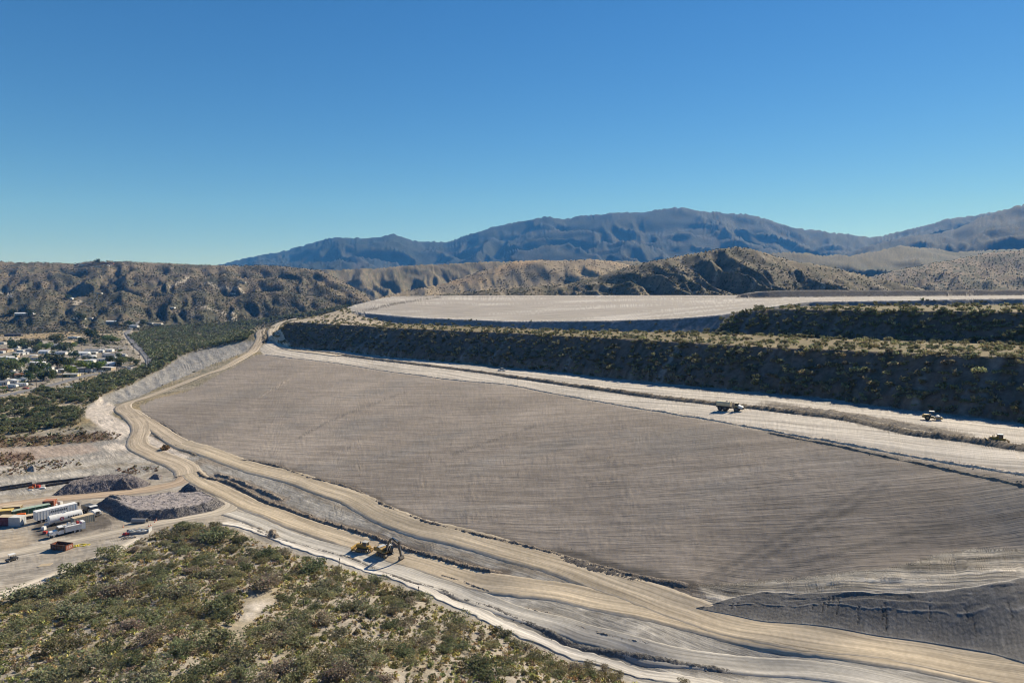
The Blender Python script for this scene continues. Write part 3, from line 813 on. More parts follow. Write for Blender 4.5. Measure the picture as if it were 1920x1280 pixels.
met = met + 1.6 * cur * (rs[1:] < 1500)
kk = np.ones((5, 1)) / 5
met = (met + np.roll(met, 1, 0) + np.roll(met, -1, 0)) / 3
met[met < 1e-4] = 1e-4
cum = np.concatenate([np.zeros((len(cs), 1)), np.cumsum(met, axis=1)], axis=1)
Rc = np.stack([np.interp(np.linspace(0, q[-1], NR), q, rs) for q in cum])
RR = np.empty((len(AZ), NR))
for j in range(NR):
    RR[:, j] = np.interp(np.arange(len(AZ)), cs, Rc[:, j])
GX = (np.sin(AZ)[:, None] * RR).ravel(); GY = (np.cos(AZ)[:, None] * RR).ravel()
GZ, GREG, GAUX = height(GX, GY)
GCOL = colours(GX, GY, GZ, GREG, GAUX)
def flow_of(x, y, reg):
    """along / across directions of the work on the ground, and the roads as regions of their own"""
    n = len(x)
    fl = np.zeros((n, 3))
    def d_(m, dx, dy, wob=0.0):
        w = wob * noise(x[m] / 40, y[m] / 40, 160)
        fl[m, 0] = x[m] * dx + y[m] * dy; fl[m, 1] = -x[m] * dy + y[m] * dx + w
    d_(np.ones(n, bool), 0.72, -0.69, 2.0)
    d_(reg == 9, 0.95, 0.30, 3.0); d_(reg == 3, 0.917, -0.40, 0.5); d_(reg == 4, 0.60, -0.80, 1.0); d_((reg == 11) | (reg == 10), 0.89, -0.45, 3.0)
    d_(reg == 7, 1.0, 0.05, 8.0); d_(reg == 12, 0.6, -0.8, 3.0)
    reg = reg.copy()
    low = (reg <= 4) | ((reg >= 9) & (reg <= 12)) | (reg == 13)
    return fl, reg
GFLOW, GREG2 = flow_of(GX, GY, GREG)
NA = len(AZ)
ii = np.arange(NA * NR).reshape(NA, NR)
quads = np.stack([ii[:-1, :-1], ii[:-1, 1:], ii[1:, 1:], ii[1:, :-1]], axis=-1).reshape(-1, 4)[:, ::-1]
qreg = GREG2[quads[:, 0]]

def node(nt, kind, **kw):
    n = nt.nodes.new(kind)
    for k, v in kw.items():
        setattr(n, k, v)
    return n

def ground_material(name, nscale, namp, bump, bdist, stretch=None, rough=0.95, layer=None, flow=False, contrast=0.2):
    m = bpy.data.materials.new(name)
    m.use_nodes = True
    nt = m.node_tree
    b = nt.nodes['Principled BSDF']
    b.inputs['Roughness'].default_value = rough
    b.inputs['Specular IOR Level'].default_value = 0.08
    a = node(nt, 'ShaderNodeAttribute', attribute_name='Col')
    g = node(nt, 'ShaderNodeNewGeometry')
    mp = node(nt, 'ShaderNodeMapping')
    vr = node(nt, 'ShaderNodeVectorRotate', rotation_type='Z_AXIS')
    if stretch:
        vr.inputs['Angle'].default_value = stretch[0]
        mp.inputs['Scale'].default_value = (stretch[1], stretch[2], 1)
    fa = node(nt, 'ShaderNodeAttribute', attribute_name='Flow')
    nt.links.new(fa.outputs['Vector'] if flow else g.outputs['Position'], vr.inputs['Vector'])
    nt.links.new(vr.outputs[0], mp.inputs['Vector'])
    n1 = node(nt, 'ShaderNodeTexNoise')
    n1.inputs['Scale'].default_value = nscale
    n1.inputs['Detail'].default_value = 5
    n1.inputs['Roughness'].default_value = 0.65
    nt.links.new(mp.outputs[0], n1.inputs['Vector'])
    r = node(nt, 'ShaderNodeMapRange')
    r.inputs['From Min'].default_value = 0.5 - contrast; r.inputs['From Max'].default_value = 0.5 + contrast
    r.inputs['To Min'].default_value = 1 - namp; r.inputs['To Max'].default_value = 1 + namp
    nt.links.new(n1.outputs[0], r.inputs['Value'])
    mx = node(nt, 'ShaderNodeMix', data_type='RGBA', blend_type='MULTIPLY')
    mx.inputs['Factor'].default_value = 1
    nt.links.new(a.outputs['Color'], mx.inputs['A'])
    nt.links.new(r.outputs[0], mx.inputs['B'])
    last = mx.outputs['Result']
    if layer:
        n2 = node(nt, 'ShaderNodeTexNoise')
        n2.inputs['Scale'].default_value = layer[0]; n2.inputs['Detail'].default_value = 3
        nt.links.new(mp.outputs[0], n2.inputs['Vector'])
        r2 = node(nt, 'ShaderNodeMapRange')
        r2.inputs['From Min'].default_value = 0.35; r2.inputs['From Max'].default_value = 0.65
        r2.inputs['To Min'].default_value = 1 - layer[1]; r2.inputs['To Max'].default_value = 1 + layer[1]
        nt.links.new(n2.outputs[0], r2.inputs['Value'])
        m2 = node(nt, 'ShaderNodeMix', data_type='RGBA', blend_type='MULTIPLY')
        m2.inputs['Factor'].default_value = 1
        nt.links.new(last, m2.inputs['A']); nt.links.new(r2.outputs[0], m2.inputs['B'])
        last = m2.outputs['Result']
    nt.links.new(last, b.inputs['Base Color'])
    bp = node(nt, 'ShaderNodeBump')
    bp.inputs['Strength'].default_value = bump
    bp.inputs['Distance'].default_value = bdist
    nt.links.new(n1.outputs[0], bp.inputs['Height'])
    nt.links.new(bp.outputs[0], b.inputs['Normal'])
    return m

M_EARTH = ground_material('packed_earth', 1.1, 0.30, 0.8, 0.28, (0, 0.16, 1.0), layer=(0.4, 0.16), flow=True, contrast=0.16)
M_ROAD = ground_material('graded_dirt_road', 1.7, 0.26, 0.5, 0.12, (0, 0.025, 1.0), layer=(0.55, 0.20), flow=True, contrast=0.16)
M_FIELD = ground_material('tracked_tailings', 1.2, 0.27, 0.9, 0.25, (0, 0.07, 1.0), layer=(0.36, 0.13), flow=True, contrast=0.2)
M_BENCH = ground_material('pale_tailings', 1.0, 0.34, 0.7, 0.22, (0, 0.03, 1.0), layer=(0.28, 0.22), flow=True, contrast=0.16)
M_DARK = ground_material('wet_compacted_tailings', 3.2, 0.16, 0.8, 0.12, (math.pi / 2, 0.55, 1.0), layer=(0.35, 0.08), flow=True, contrast=0.15)
M_MOUND = ground_material('dozed_spoil', 1.5, 0.4, 1.0, 0.3, (0, 0.07, 1.0), layer=(0.45, 0.3), flow=True, contrast=0.14)
M_SCRUB = ground_material('hillside_soil', 1.2, 0.2, 0.7, 0.25, layer=(4.5, 0.16))
M_SLOPE = ground_material('stony_slope', 0.45, 0.35, 0.9, 0.7)
M_PAD = ground_material('pad_tailings', 0.3, 0.32, 0.7, 0.5, (0, 0.08, 1.0), flow=True)
M_HILL = ground_material('hill_scrub_soil', 0.16, 0.38, 0.8, 1.4)
M_MOUNT = ground_material('mountain_cover', 0.03, 0.3, 0.5, 9.0)

REGS = {0: ('valley_floor', M_EARTH), 1: ('scrub_hillside', M_SCRUB), 3: ('graded_field', M_FIELD), 4: ('haul_bench', M_BENCH),
        5: ('lower_embankment', M_SLOPE), 6: ('upper_embankment', M_SLOPE), 7: ('tailings_pad', M_PAD), 8: ('far_embankment', M_SLOPE), 9: ('work_yard', M_EARTH),
        10: ('spoil_base', M_MOUND), 11: ('spoil_mound', M_MOUND), 12: ('outer_slope', M_EARTH), 13: ('terrace_bench', M_SCRUB), 14: ('pad_slope', M_SLOPE)}
for i, U in enumerate(UNITS):
    REGS[20 + i] = (U['name'], M_HILL if U['L'] < 380 else M_MOUNT)

def mesh_from(name, V, faces, mat, colr=None, smooth=False, nv=4, flow=None):
    me = bpy.data.meshes.new(name)
    nF = len(faces)
    me.vertices.add(len(V)); me.vertices.foreach_set('co', np.ascontiguousarray(V, dtype=np.float32).ravel())
    me.loops.add(nF * nv); me.loops.foreach_set('vertex_index', np.ascontiguousarray(faces, dtype=np.int32).ravel())
    me.polygons.add(nF)
    me.polygons.foreach_set('loop_start', np.arange(0, nF * nv, nv, dtype=np.int32))
    if smooth:
        me.polygons.foreach_set('use_smooth', np.ones(nF, bool))
    if colr is not None:
        at_ = me.attributes.new('Col', 'FLOAT_COLOR', 'POINT')
        at_.data.foreach_set('color', np.concatenate([colr, np.ones((len(V), 1))], axis=1).astype(np.float32).ravel())
    if flow is not None:
        fa_ = me.attributes.new('Flow', 'FLOAT_VECTOR', 'POINT')
        fa_.data.foreach_set('vector', flow.astype(np.float32).ravel())
    if mat: me.materials.append(mat)
    me.update(calc_edges=True)
    return me

def structure(name, me):
    o = bpy.data.objects.new(name, me)
    COL.objects.link(o)
    o['kind'] = 'structure'
    return o

GV = np.stack([GX, GY, GZ], axis=1)
for rid, (nm, mt) in REGS.items():
    q = quads[qreg == rid]
    if not len(q): continue
    u, inv = np.unique(q.ravel(), return_inverse=True)
    me = mesh_from(nm, GV[u], inv.reshape(-1, 4), mt, GCOL[u], smooth=True, flow=GFLOW[u])
    structure(nm, me)
del GV

# ------------------------------------------------------------------ windrows and berms: loose soil pushed up in long heaps
class Tmp: pass
def berm(pts, h, hw, lump, colr, name='earth_berm', mat=None, seed=0, zf=hz, asym=0.0):
    P = np.array(pts)
    seg = np.hypot(*(P[1:] - P[:-1]).T)
    s = np.concatenate([[0], np.cumsum(seg)])
    q = []
    t = 0.0
    while t < s[-1]:
        q.append(t)
        i = min(max(np.searchsorted(s, t) - 1, 0), len(P) - 2)
        t += float(np.clip(math.hypot(P[i, 0], P[i, 1]) * 0.0016, 0.25, 2.0))
    q.append(s[-1])
    q = np.array(q)
    cx = np.interp(q, s, P[:, 0]); cy = np.interp(q, s, P[:, 1])
    tx = np.gradient(cx); ty = np.gradient(cy)
    l = np.hypot(tx, ty) + 1e-9
    nx, ny = -ty / l, tx / l
    off = np.array([-1.0, -0.72, -0.42, -0.15, 0.12, 0.4, 0.72, 1.0])
    prof = np.array([-0.12, 0.36, 0.78, 1.0, 0.98, 0.72, 0.33, -0.12])
    endf = np.clip(np.minimum(q, s[-1] - q) / (hw * 2.5), 0.05, 1) ** 0.6
    nl = 1 + lump * (1.0 * noise(q / 2.3, 0 * q + seed, 8) + 0.8 * noise(q / 11.0, 0 * q + seed, 9))
    wid = hw * (0.75 + 0.35 * endf) * (1 + 0.4 * lump * noise(q / 3.1, 0 * q + seed, 10))
    sh = hw * 0.5 * lump * noise(q / 6.0, 0 * q + seed, 13)
    U = off[None, :] * wid[:, None] + sh[:, None]
    X = cx[:, None] + nx[:, None] * U; Y = cy[:, None] + ny[:, None] * U
    Z = zf(X.ravel(), Y.ravel()).reshape(X.shape)
    r = noise(X / 0.9, Y / 0.9, 6) * lump + np.random.default_rng(int(seed * 10) + 3).uniform(-0.7, 0.7, X.shape)
    Z = Z + h * endf[:, None] * np.maximum(nl, 0.15)[:, None] * prof[None, :] * (1 + 0.5 * r)
    Z[:, 0] -= 0.1; Z[:, -1] -= 0.1
    n, k = X.shape
    I = np.arange(n * k).reshape(n, k)
    fq = np.stack([I[:-1, :-1], I[1:, :-1], I[1:, 1:], I[:-1, 1:]], -1).reshape(-1, 4)[:, ::-1]
    V = np.stack([X, Y, Z], -1).reshape(-1, 3)
    C = np.empty((n * k, 3)); C[:] = colr
    C *= (1 + 0.35 * noise(V[:, 0] / 1.1, V[:, 1] / 1.1, 7) + 0.2 * noise(V[:, 0] / 7, V[:, 1] / 7, 5))[:, None]
    C *= (1 + 0.25 * np.random.default_rng(5).uniform(-1, 1, (n * k, 1)))
    me = mesh_from(name, V, fq, mat or M_SOIL, np.clip(C, 0.02, 0.8))
    return structure(name, me)

M_SOIL = ground_material('loose_soil', 1.6, 0.3, 0.9, 0.3)
for i, (pts, h, hw, lump, colr) in enumerate(WINDROWS):
    if h == 0: continue
    k_ = 0.8 if i in (6, 7) else 0.45
    berm(pts, h * k_, hw * (k_ + 0.05), min(lump * 1.2, 0.9), colr, seed=i * 3.3)

# loose clods and stones along the windrows and over the broken ground
def rock_template(seed):
    r = np.random.default_rng(seed)
    t = (1 + 5 ** 0.5) / 2
    V = np.array([(-1,t,0),(1,t,0),(-1,-t,0),(1,-t,0),(0,-1,t),(0,1,t),(0,-1,-t),(0,1,-t),(t,0,-1),(t,0,1),(-t,0,-1),(-t,0,1)], float)
    V /= np.linalg.norm(V, axis=1)[:, None]
    T = np.array([(0,11,5),(0,5,1),(0,1,7),(0,7,10),(0,10,11),(1,5,9),(5,11,4),(11,10,2),(10,7,6),(7,1,8),(3,9,4),(3,4,2),(3,2,6),(3,6,8),(3,8,9),(4,9,5),(2,4,11),(6,2,10),(8,6,7),(9,8,1)])
    V *= r.uniform(0.7, 1.15, (12, 1))
    V *= np.array([r.uniform(0.8, 1.2), r.uniform(0.7, 1.1), r.uniform(0.55, 0.85)])
    return V, T, np.ones((12, 3))

def rocks(name, P, S, colr, mat, var=0.3, top=False):
    r = np.random.default_rng(len(P) + 1)
    tm = [rock_template(900 + i) for i in range(5)]
    k = r.integers(0, 5, len(P)); an = r.uniform(0, 6.28, len(P))
    colr = np.asarray(colr) * np.ones((len(P), 3))
    tint = colr * (1 + var * r.uniform(-1, 1, (len(P), 1)))
    VV = []; TT = []; CC = []; off = 0
    for j, (V, T, C) in enumerate(tm):
        q = np.nonzero(k == j)[0]
        if not len(q): continue
        ca, sa = np.cos(an[q]), np.sin(an[q])
        v = np.empty((len(q), 12, 3))
        v[:, :, 0] = (V[None, :, 0] * ca[:, None] - V[None, :, 1] * sa[:, None]) * S[q][:, None] + P[q, 0][:, None]
        v[:, :, 1] = (V[None, :, 0] * sa[:, None] + V[None, :, 1] * ca[:, None]) * S[q][:, None] + P[q, 1][:, None]
        v[:, :, 2] = V[None, :, 2] * S[q][:, None] + P[q, 2][:, None]
        VV.append(v.reshape(-1, 3)); TT.append((T[None] + (np.arange(len(q)) * 12)[:, None, None] + off).reshape(-1, 3))
        CC.append(np.repeat(tint[q], 12, axis=0)); off += len(q) * 12
    me = mesh_from(name, np.concatenate(VV), np.concatenate(TT), mat, np.clip(np.concatenate(CC), 0.01, 0.8), nv=3)
    o = bpy.data.objects.new(name, me); COL.objects.link(o)
    o['kind'] = 'stuff'
    return o

def clods():
    r = np.random.default_rng(77)
    PX = []; CO = []; SZ = []
    for i, (pts, h, hw, lump, colr) in enumerate(WINDROWS):
        if h == 0: continue
        A = np.array(pts); seg = np.hypot(*(A[1:] - A[:-1]).T); s = np.concatenate([[0], np.cumsum(seg)])
        far = i in (6, 7, 8, 9)
        n = int(s[-1] * (1.2 if far else 6))
        q = r.uniform(0, s[-1], n)
        x = np.interp(q, s, A[:, 0]); y = np.interp(q, s, A[:, 1])
        w = hw * (0.5 if not far else 0.8)
        x = x + r.normal(0, w * 0.55, n); y = y + r.normal(0, w * 0.55, n)
        keep = np.hypot(x, y) < 420
        PX.append(np.stack([x, y], 1)[keep]); CO.append(np.tile(np.array(colr or (0.3, 0.26, 0.2)) * 1.15, (keep.sum(), 1)))
        SZ.append((r.uniform(0, 1, n) ** 3 * 0.22 + 0.05)[keep])
    xy = np.concatenate(PX); co = np.concatenate(CO); sz = np.concatenate(SZ)
    z = height(xy[:, 0], xy[:, 1])[0]
    return rocks('loose_clods', np.column_stack([xy, z + sz * 0.5]), sz, co, M_SOIL)
clods()

# ------------------------------------------------------------------ roads: graded strips on the ground, each with its own edges
def smooth_z(x, y):
    return height(x, y, full=False)[0] + 0.09 + 0.0004 * np.hypot(x, y)

def road_strip(pts, hw, colr, name, lift, seed):
    P = np.array(pts); sg = np.hypot(*(P[1:] - P[:-1]).T)
    keep = np.concatenate([[True], sg > 1e-6]); P = P[keep]
    s_ = np.concatenate([[0], np.cumsum(np.hypot(*(P[1:] - P[:-1]).T))])
    q = []; t = 0.0
    while t < s_[-1]:
        q.append(t); i = min(max(np.searchsorted(s_, t) - 1, 0), len(P) - 2)
        t += float(np.clip(math.hypot(P[i, 0], P[i, 1]) * 0.004, 0.5, 3.0))
    q = np.array(q + [s_[-1]])
    cx = np.interp(q, s_, P[:, 0]); cy = np.interp(q, s_, P[:, 1])
    k = np.ones(5) / 5
    tx = np.gradient(cx); ty = np.gradient(cy)
    tx = np.convolve(np.pad(tx, 2, mode='edge'), k, 'valid'); ty = np.convolve(np.pad(ty, 2, mode='edge'), k, 'valid')
    l = np.hypot(tx, ty) + 1e-9
    nx, ny = -ty / l, tx / l
    nc = 15
    off = np.linspace(-1, 1, nc)
    wl = hw * (1 + 0.10 * noise(q / 14, 0 * q + seed, 170) + 0.10 * noise(q / 2.6, 0 * q + seed, 171))
    wr = hw * (1 + 0.10 * noise(q / 14, 0 * q + seed + 5, 172) + 0.10 * noise(q / 2.6, 0 * q + seed + 5, 173))
    if name == 'town_road': wl[:] = hw; wr[:] = hw
    if name == 'pale_verge':
        wl = wl * np.clip(1 + 0.7 * noise(q / 9, 0 * q, 178) + 0.5 * noise(q / 2.5, 0 * q, 179), 0.15, 2); wr = wr * np.clip(1 + 0.7 * noise(q / 8, 0 * q, 168) + 0.5 * noise(q / 2.2, 0 * q, 169), 0.15, 2)
    U = np.where(off[None, :] < 0, off[None, :] * wl[:, None], off[None, :] * wr[:, None])
    X = cx[:, None] + nx[:, None] * U; Y = cy[:, None] + ny[:, None] * U
    Z = smooth_z(X.ravel(), Y.ravel()).reshape(X.shape) + lift
    if name != 'town_road':
        Z += 0.05 * noise(U / 0.8, q[:, None] / 30 + 0 * U, 174) * (np.abs(off)[None, :] < 0.95)
    Z[:, 0] -= 0.3; Z[:, -1] -= 0.3
    n = len(q)
    I = np.arange(n * nc).reshape(n, nc)
    fq = np.stack([I[:-1, :-1], I[1:, :-1], I[1:, 1:], I[:-1, 1:]], -1).reshape(-1, 4)[:, ::-1]
    C = np.empty((n, nc, 3)); C[:] = colr
    A = q[:, None] + 0 * U
    C *= (1 + 0.10 * noise(A / 9, U / 2, 175) + 0.10 * noise(A / 40, U / 1.2, 176))[:, :, None]
    if name != 'town_road':
        eb = np.clip((np.abs(off)[None, :] - 0.72) / 0.28, 0, 1) * (0.6 + 0.6 * noise(A / 5, off[None, :] * 2, 192))
        C = C + (np.array((0.36, 0.335, 0.295)) - C) * np.clip(eb, 0, 1)[:, :, None]
        C *= (1 + 0.10 * np.random.default_rng(9).uniform(-1, 1, (n, nc)) + 0.16 * noise(A / 60, 0 * A + seed, 193))[:, :, None]
    C *= (1 + (0.07 if name != 'town_road' else 0.02) * np.cos(off * math.pi)[None, :, None])
    fl = np.stack([A, U + 0.4 * noise(A / 25, 0 * A, 177), 0 * U], -1).reshape(-1, 3)
    me = mesh_from(name, np.stack([X, Y, Z], -1).reshape(-1, 3), fq, M_ROAD if name != 'town_road' else M_TARMAC, np.clip(C.reshape(-1, 3), 0.02, 0.8), smooth=True, flow=fl)
    return structure(name, me)
M_TARMAC = ground_material('worn_asphalt', 2.0, 0.10, 0.2, 0.05, (0, 0.05, 1.0), flow=True)
for i, (pts, hw, colr, nm) in enumerate(ROADS):
    road_strip(pts, hw, colr, nm, 0.025 * i, i * 7.7)

# the dark compacted bank: a rolled face with cleat rows, cracks and a pale lip
def dark_bank():
    def rs(pts, n):
        P = np.array(pts); s_ = np.concatenate([[0], np.cumsum(np.hypot(*(P[1:] - P[:-1]).T))])
        q = np.linspace(0, s_[-1], n)
        return np.stack([np.interp(q, s_, P[:, 0]), np.interp(q, s_, P[:, 1])], 1)
    n, m = 300, 64
    A = rs(line([(1306,1141),(1370,1124),(1440,1112),(1605,1111),(1740,1111),(1877,1091),(1925,1081),(2050,1079)]), n)
    B = rs(line([(1306,1142),(1370,1155),(1440,1169),(1640,1195),(1815,1222),(1915,1247),(2050,1288)]), n)
    t = np.linspace(0, 1, m)
    A = A + (0.5 * noise(np.arange(n) / 14, np.zeros(n), 180))[:, None] * np.array([[0.45, 0.89]])
    X = A[:, None, 0] * (1 - t) + B[:, None, 0] * t; Y = A[:, None, 1] * (1 - t) + B[:, None, 1] * t
    u = X * 0.89 - Y * 0.45; v = X * 0.45 + Y * 0.89
    rr = np.random.default_rng(4)
    crack = np.zeros(X.shape)
    T = t[None, :] + 0 * X
    for k in range(22):
        u0 = rr.uniform(u.min() + 2, u.max()); t0 = rr.uniform(0.05, 0.45); t1 = t0 + rr.uniform(0.15, 0.45)
        w = rr.uniform(0.07, 0.16)
        line_u = u0 + 0.45 * noise(v / 1.3, 0 * v + k, 181) + 0.2 * noise(v / 0.4, 0 * v + k, 182)
        crack = np.maximum(crack, np.exp(-((u - line_u) / w) ** 2) * (T > t0) * (T < t1))
    sc = 0.40 + 0.10 * noise(u / 5, 0 * u, 183) + 0.03 * noise(u / 1.1, 0 * u, 184)
    scarp = np.exp(-((T - sc) / 0.018) ** 2) * (noise(u / 6, 0 * u + 4, 185) > -0.12)
    cleat = np.sin(u * 2 * math.pi / 0.75 + 1.5 * noise(u / 6, v / 6, 185)) * sstep(0.25, 0.5, t)[None, :]
    slab = sstep(0.12, 0.2, noise(u / 12, v / 1.7, 186)) - sstep(0.12, 0.2, -noise(u / 10, v / 2.1, 187))
    top = (1 - sstep(0.0, 0.45, t))[None, :]
    Z = smooth_z(X.ravel(), Y.ravel()).reshape(X.shape) + 0.22
    edge = np.minimum(np.minimum(t, 1 - t)[None, :] * 14, 1) + 0 * X
    Z = Z + edge * (0.018 * cleat + 0.05 * noise(u / 1.8, v / 1.8, 196) + 0.16 * slab * top - 0.15 * np.clip(crack, 0, 1) + 0.10 * scarp + 0.06 * noise(X / 0.7, Y / 0.7, 188))
    Z[:, 0] -= 0.5; Z[:, -1] -= 0.5
    C = np.empty((n, m, 3)); C[:] = (0.145, 0.137, 0.127)
    C *= (1 + 0.08 * cleat * (0.4 + 1.2 * np.clip(noise(u / 5, v / 5, 194) + 0.3, 0, 1)) + 0.22 * slab * top + 0.22 * noise(X / 3, Y / 3, 189) + 0.16 * noise(X / 0.6, Y / 0.6, 190) + 0.30 * sstep(0.2, 0.45, noise(u / 1.6, v / 9, 195)))[:, :, None]
    C *= (1 - 0.6 * np.clip(crack, 0, 1))[:, :, None]
    C *= (1 + 0.5 * scarp)[:, :, None]
    lip = np.exp(-(t / 0.035) ** 2)[None, :] + 0.7 * np.exp(-((1 - t) / 0.05) ** 2)[None, :] * (0.6 + noise(u / 3, v / 3, 191))
    C = C + (np.array((0.42, 0.385, 0.335)) - C) * np.clip(lip, 0, 1)[:, :, None]
    I = np.arange(n * m).reshape(n, m)
    fq = np.stack([I[:-1, :-1], I[1:, :-1], I[1:, 1:], I[:-1, 1:]], -1).reshape(-1, 4)
    fl = np.stack([u, v, 0 * u], -1).reshape(-1, 3)
    V = np.stack([X, Y, Z], -1).reshape(-1, 3)
    me = mesh_from('compacted_bank', V, fq, M_DARK, np.clip(C.reshape(-1, 3), 0.02, 0.8), smooth=True, flow=fl)
    if me.polygons[n * m // 2].normal.z < 0: me.flip_normals()
    structure('compacted_bank', me)
dark_bank()

# the ramp climbing round the end of the embankment
_r = hit([515, 511, 512, 519, 533, 556, 585], [634, 627, 618, 609.5, 603, 598, 593])
RAMP = smooth_line([(a, b) for a, b, c in _r if b < 1000], 4)
road_strip(RAMP, 5.0, (0.50, 0.425, 0.325), 'haul_road', 0.32, 3.1)
_r = hit([489, 487, 491, 500, 512, 530], [632, 625, 618, 612, 607.5, 603])
RAMP2 = smooth_line([(a, b) for a, b, c in _r if b < 1000], 4)
road_strip(RAMP2, 4.6, (0.43, 0.355, 0.262), 'haul_road', 0.30, 8.3)

# ------------------------------------------------------------------ things: helpers
def tag(o, label, cat, group=None):
    o['label'] = label; o['category'] = cat
    if group: o['group'] = group
    return o

def empty(name, loc, rz=0.0, label=None, cat=None, group=None, scale=1.0):
    o = bpy.data.objects.new(name, None)
    COL.objects.link(o)
    o.location = loc; o.rotation_euler = (0, 0, rz); o.scale = (scale,) * 3
    if label: tag(o, label, cat, group)
    return o

def obj(name, me, parent=None):
    o = bpy.data.objects.new(name, me)
    COL.objects.link(o)
    if parent: o.parent = parent
    return o

def copy_tree(o, parent=None):
    c = o.copy(); COL.objects.link(c)
    if parent: c.parent = parent
    for ch in list(o.children): copy_tree(ch, c)
    return c

# ------------------------------------------------------------------ vegetation
def foliage_material(name, trans=0.25, var=0.25):
    m = bpy.data.materials.new(name)
    m.use_nodes = True
    nt = m.node_tree
    nt.nodes.clear()
    out = node(nt, 'ShaderNodeOutputMaterial')
    a = node(nt, 'ShaderNodeAttribute', attribute_name='Col')
    oi = node(nt, 'ShaderNodeObjectInfo')
    mr = node(nt, 'ShaderNodeMapRange')
    mr.inputs['To Min'].default_value = 1 - var; mr.inputs['To Max'].default_value = 1 + var
    nt.links.new(oi.outputs['Random'], mr.inputs['Value'])
    mx = node(nt, 'ShaderNodeMix', data_type='RGBA', blend_type='MULTIPLY')
    mx.inputs['Factor'].default_value = 1
    nt.links.new(a.outputs['Color'], mx.inputs['A']); nt.links.new(mr.outputs[0], mx.inputs['B'])
    hs = node(nt, 'ShaderNodeHueSaturation')
    m2 = node(nt, 'ShaderNodeMapRange')
    m2.inputs['To Min'].default_value = 0.47; m2.inputs['To Max'].default_value = 0.515
    ml = node(nt, 'ShaderNodeMath', operation='FRACT')
    ms = node(nt, 'ShaderNodeMath', operation='MULTIPLY'); ms.inputs[1].default_value = 7.31
    nt.links.new(oi.outputs['Random'], ms.inputs[0]); nt.links.new(ms.outputs[0], ml.inputs[0]); nt.links.new(ml.outputs[0], m2.inputs['Value'])
    nt.links.new(m2.outputs[0], hs.inputs['Hue']); nt.links.new(mx.outputs['Result'], hs.inputs['Color'])
    d = node(nt, 'ShaderNodeBsdfDiffuse'); t = node(nt, 'ShaderNodeBsdfTranslucent')
    nt.links.new(hs.outputs[0], d.inputs[0]); nt.links.new(hs.outputs[0], t.inputs[0])
    ms2 = node(nt, 'ShaderNodeMixShader'); ms2.inputs[0].default_value = trans
    nt.links.new(d.outputs[0], ms2.inputs[1]); nt.links.new(t.outputs[0], ms2.inputs[2])
    nt.links.new(ms2.outputs[0], out.inputs[0])
    return m

M_LEAF = foliage_material('scrub_foliage', 0.4)
M_STUFF = foliage_material('scrub_cover', 0.2, 0.0)
M_WOOD = bpy.data.materials.new('grey_wood')
M_WOOD.use_nodes = True
M_WOOD.node_tree.nodes['Principled BSDF'].inputs['Base Color'].default_value = (0.13, 0.1, 0.075, 1)
M_WOOD.node_tree.nodes['Principled BSDF'].inputs['Roughness'].default_value = 0.9

def crown(seed, n, rx, rz, leaf, lobes=5, flat=0.5, base=(0.13, 0.15, 0.08), lift=0.15, aspect=1.0, var=0.35):
    """leaf tufts spread through several lobes; returns verts, tris, colours (unit: metres, base at z=0)"""
    r = np.random.default_rng(seed)
    c = np.stack([r.normal(0, rx * 0.42, lobes), r.normal(0, rx * 0.42, lobes), r.uniform(rz * lift + rz * 0.2, rz * 0.75, lobes)], 1)
    sz = r.uniform(0.38, 0.62, lobes)
    k = r.integers(0, lobes, n)
    d = r.normal(size=(n, 3)); d /= np.linalg.norm(d, axis=1)[:, None]
    rad = r.uniform(0.35, 1.0, n) ** 0.5
    p = c[k] + d * (rad * sz[k])[:, None] * np.array([rx, rx, rz * 0.62])
    p[:, 2] = np.maximum(p[:, 2], rz * lift * r.uniform(0.3, 1.2, n))
    up = np.array([0, 0, 1.0])
    a = r.normal(size=(n, 3)); a[:, 2] *= 0.6; a /= np.linalg.norm(a, axis=1)[:, None]
    b = np.cross(a, d * 0.6 + r.normal(size=(n, 3)) * 0.6); b /= np.linalg.norm(b, axis=1)[:, None] + 1e-9
    l = leaf * r.uniform(0.6, 1.4, n)[:, None]
    V = np.stack([p - a * l * 0.5 * aspect, p + a * l * 0.5 * aspect, p + b * l], 1).reshape(-1, 3)
    T = np.arange(n * 3).reshape(n, 3)
    col = np.array(base)[None, :] * (1 + var * r.uniform(-1, 1, (n, 1))) * (1 + 0.12 * r.uniform(-1, 1, (n, 3)))
    # tufts keep a tint of their lobe
    lt = (1 + 0.22 * r.uniform(-1, 1, lobes))
    col = col * lt[k][:, None]
    return V, T, np.repeat(np.clip(col, 0.01, 0.7), 3, axis=0)

def crown_mesh(name, *a, mat=None, **kw):
    V, T, C = crown(*a, **kw)
    return mesh_from(name, V, T, mat or M_LEAF, C, nv=3)

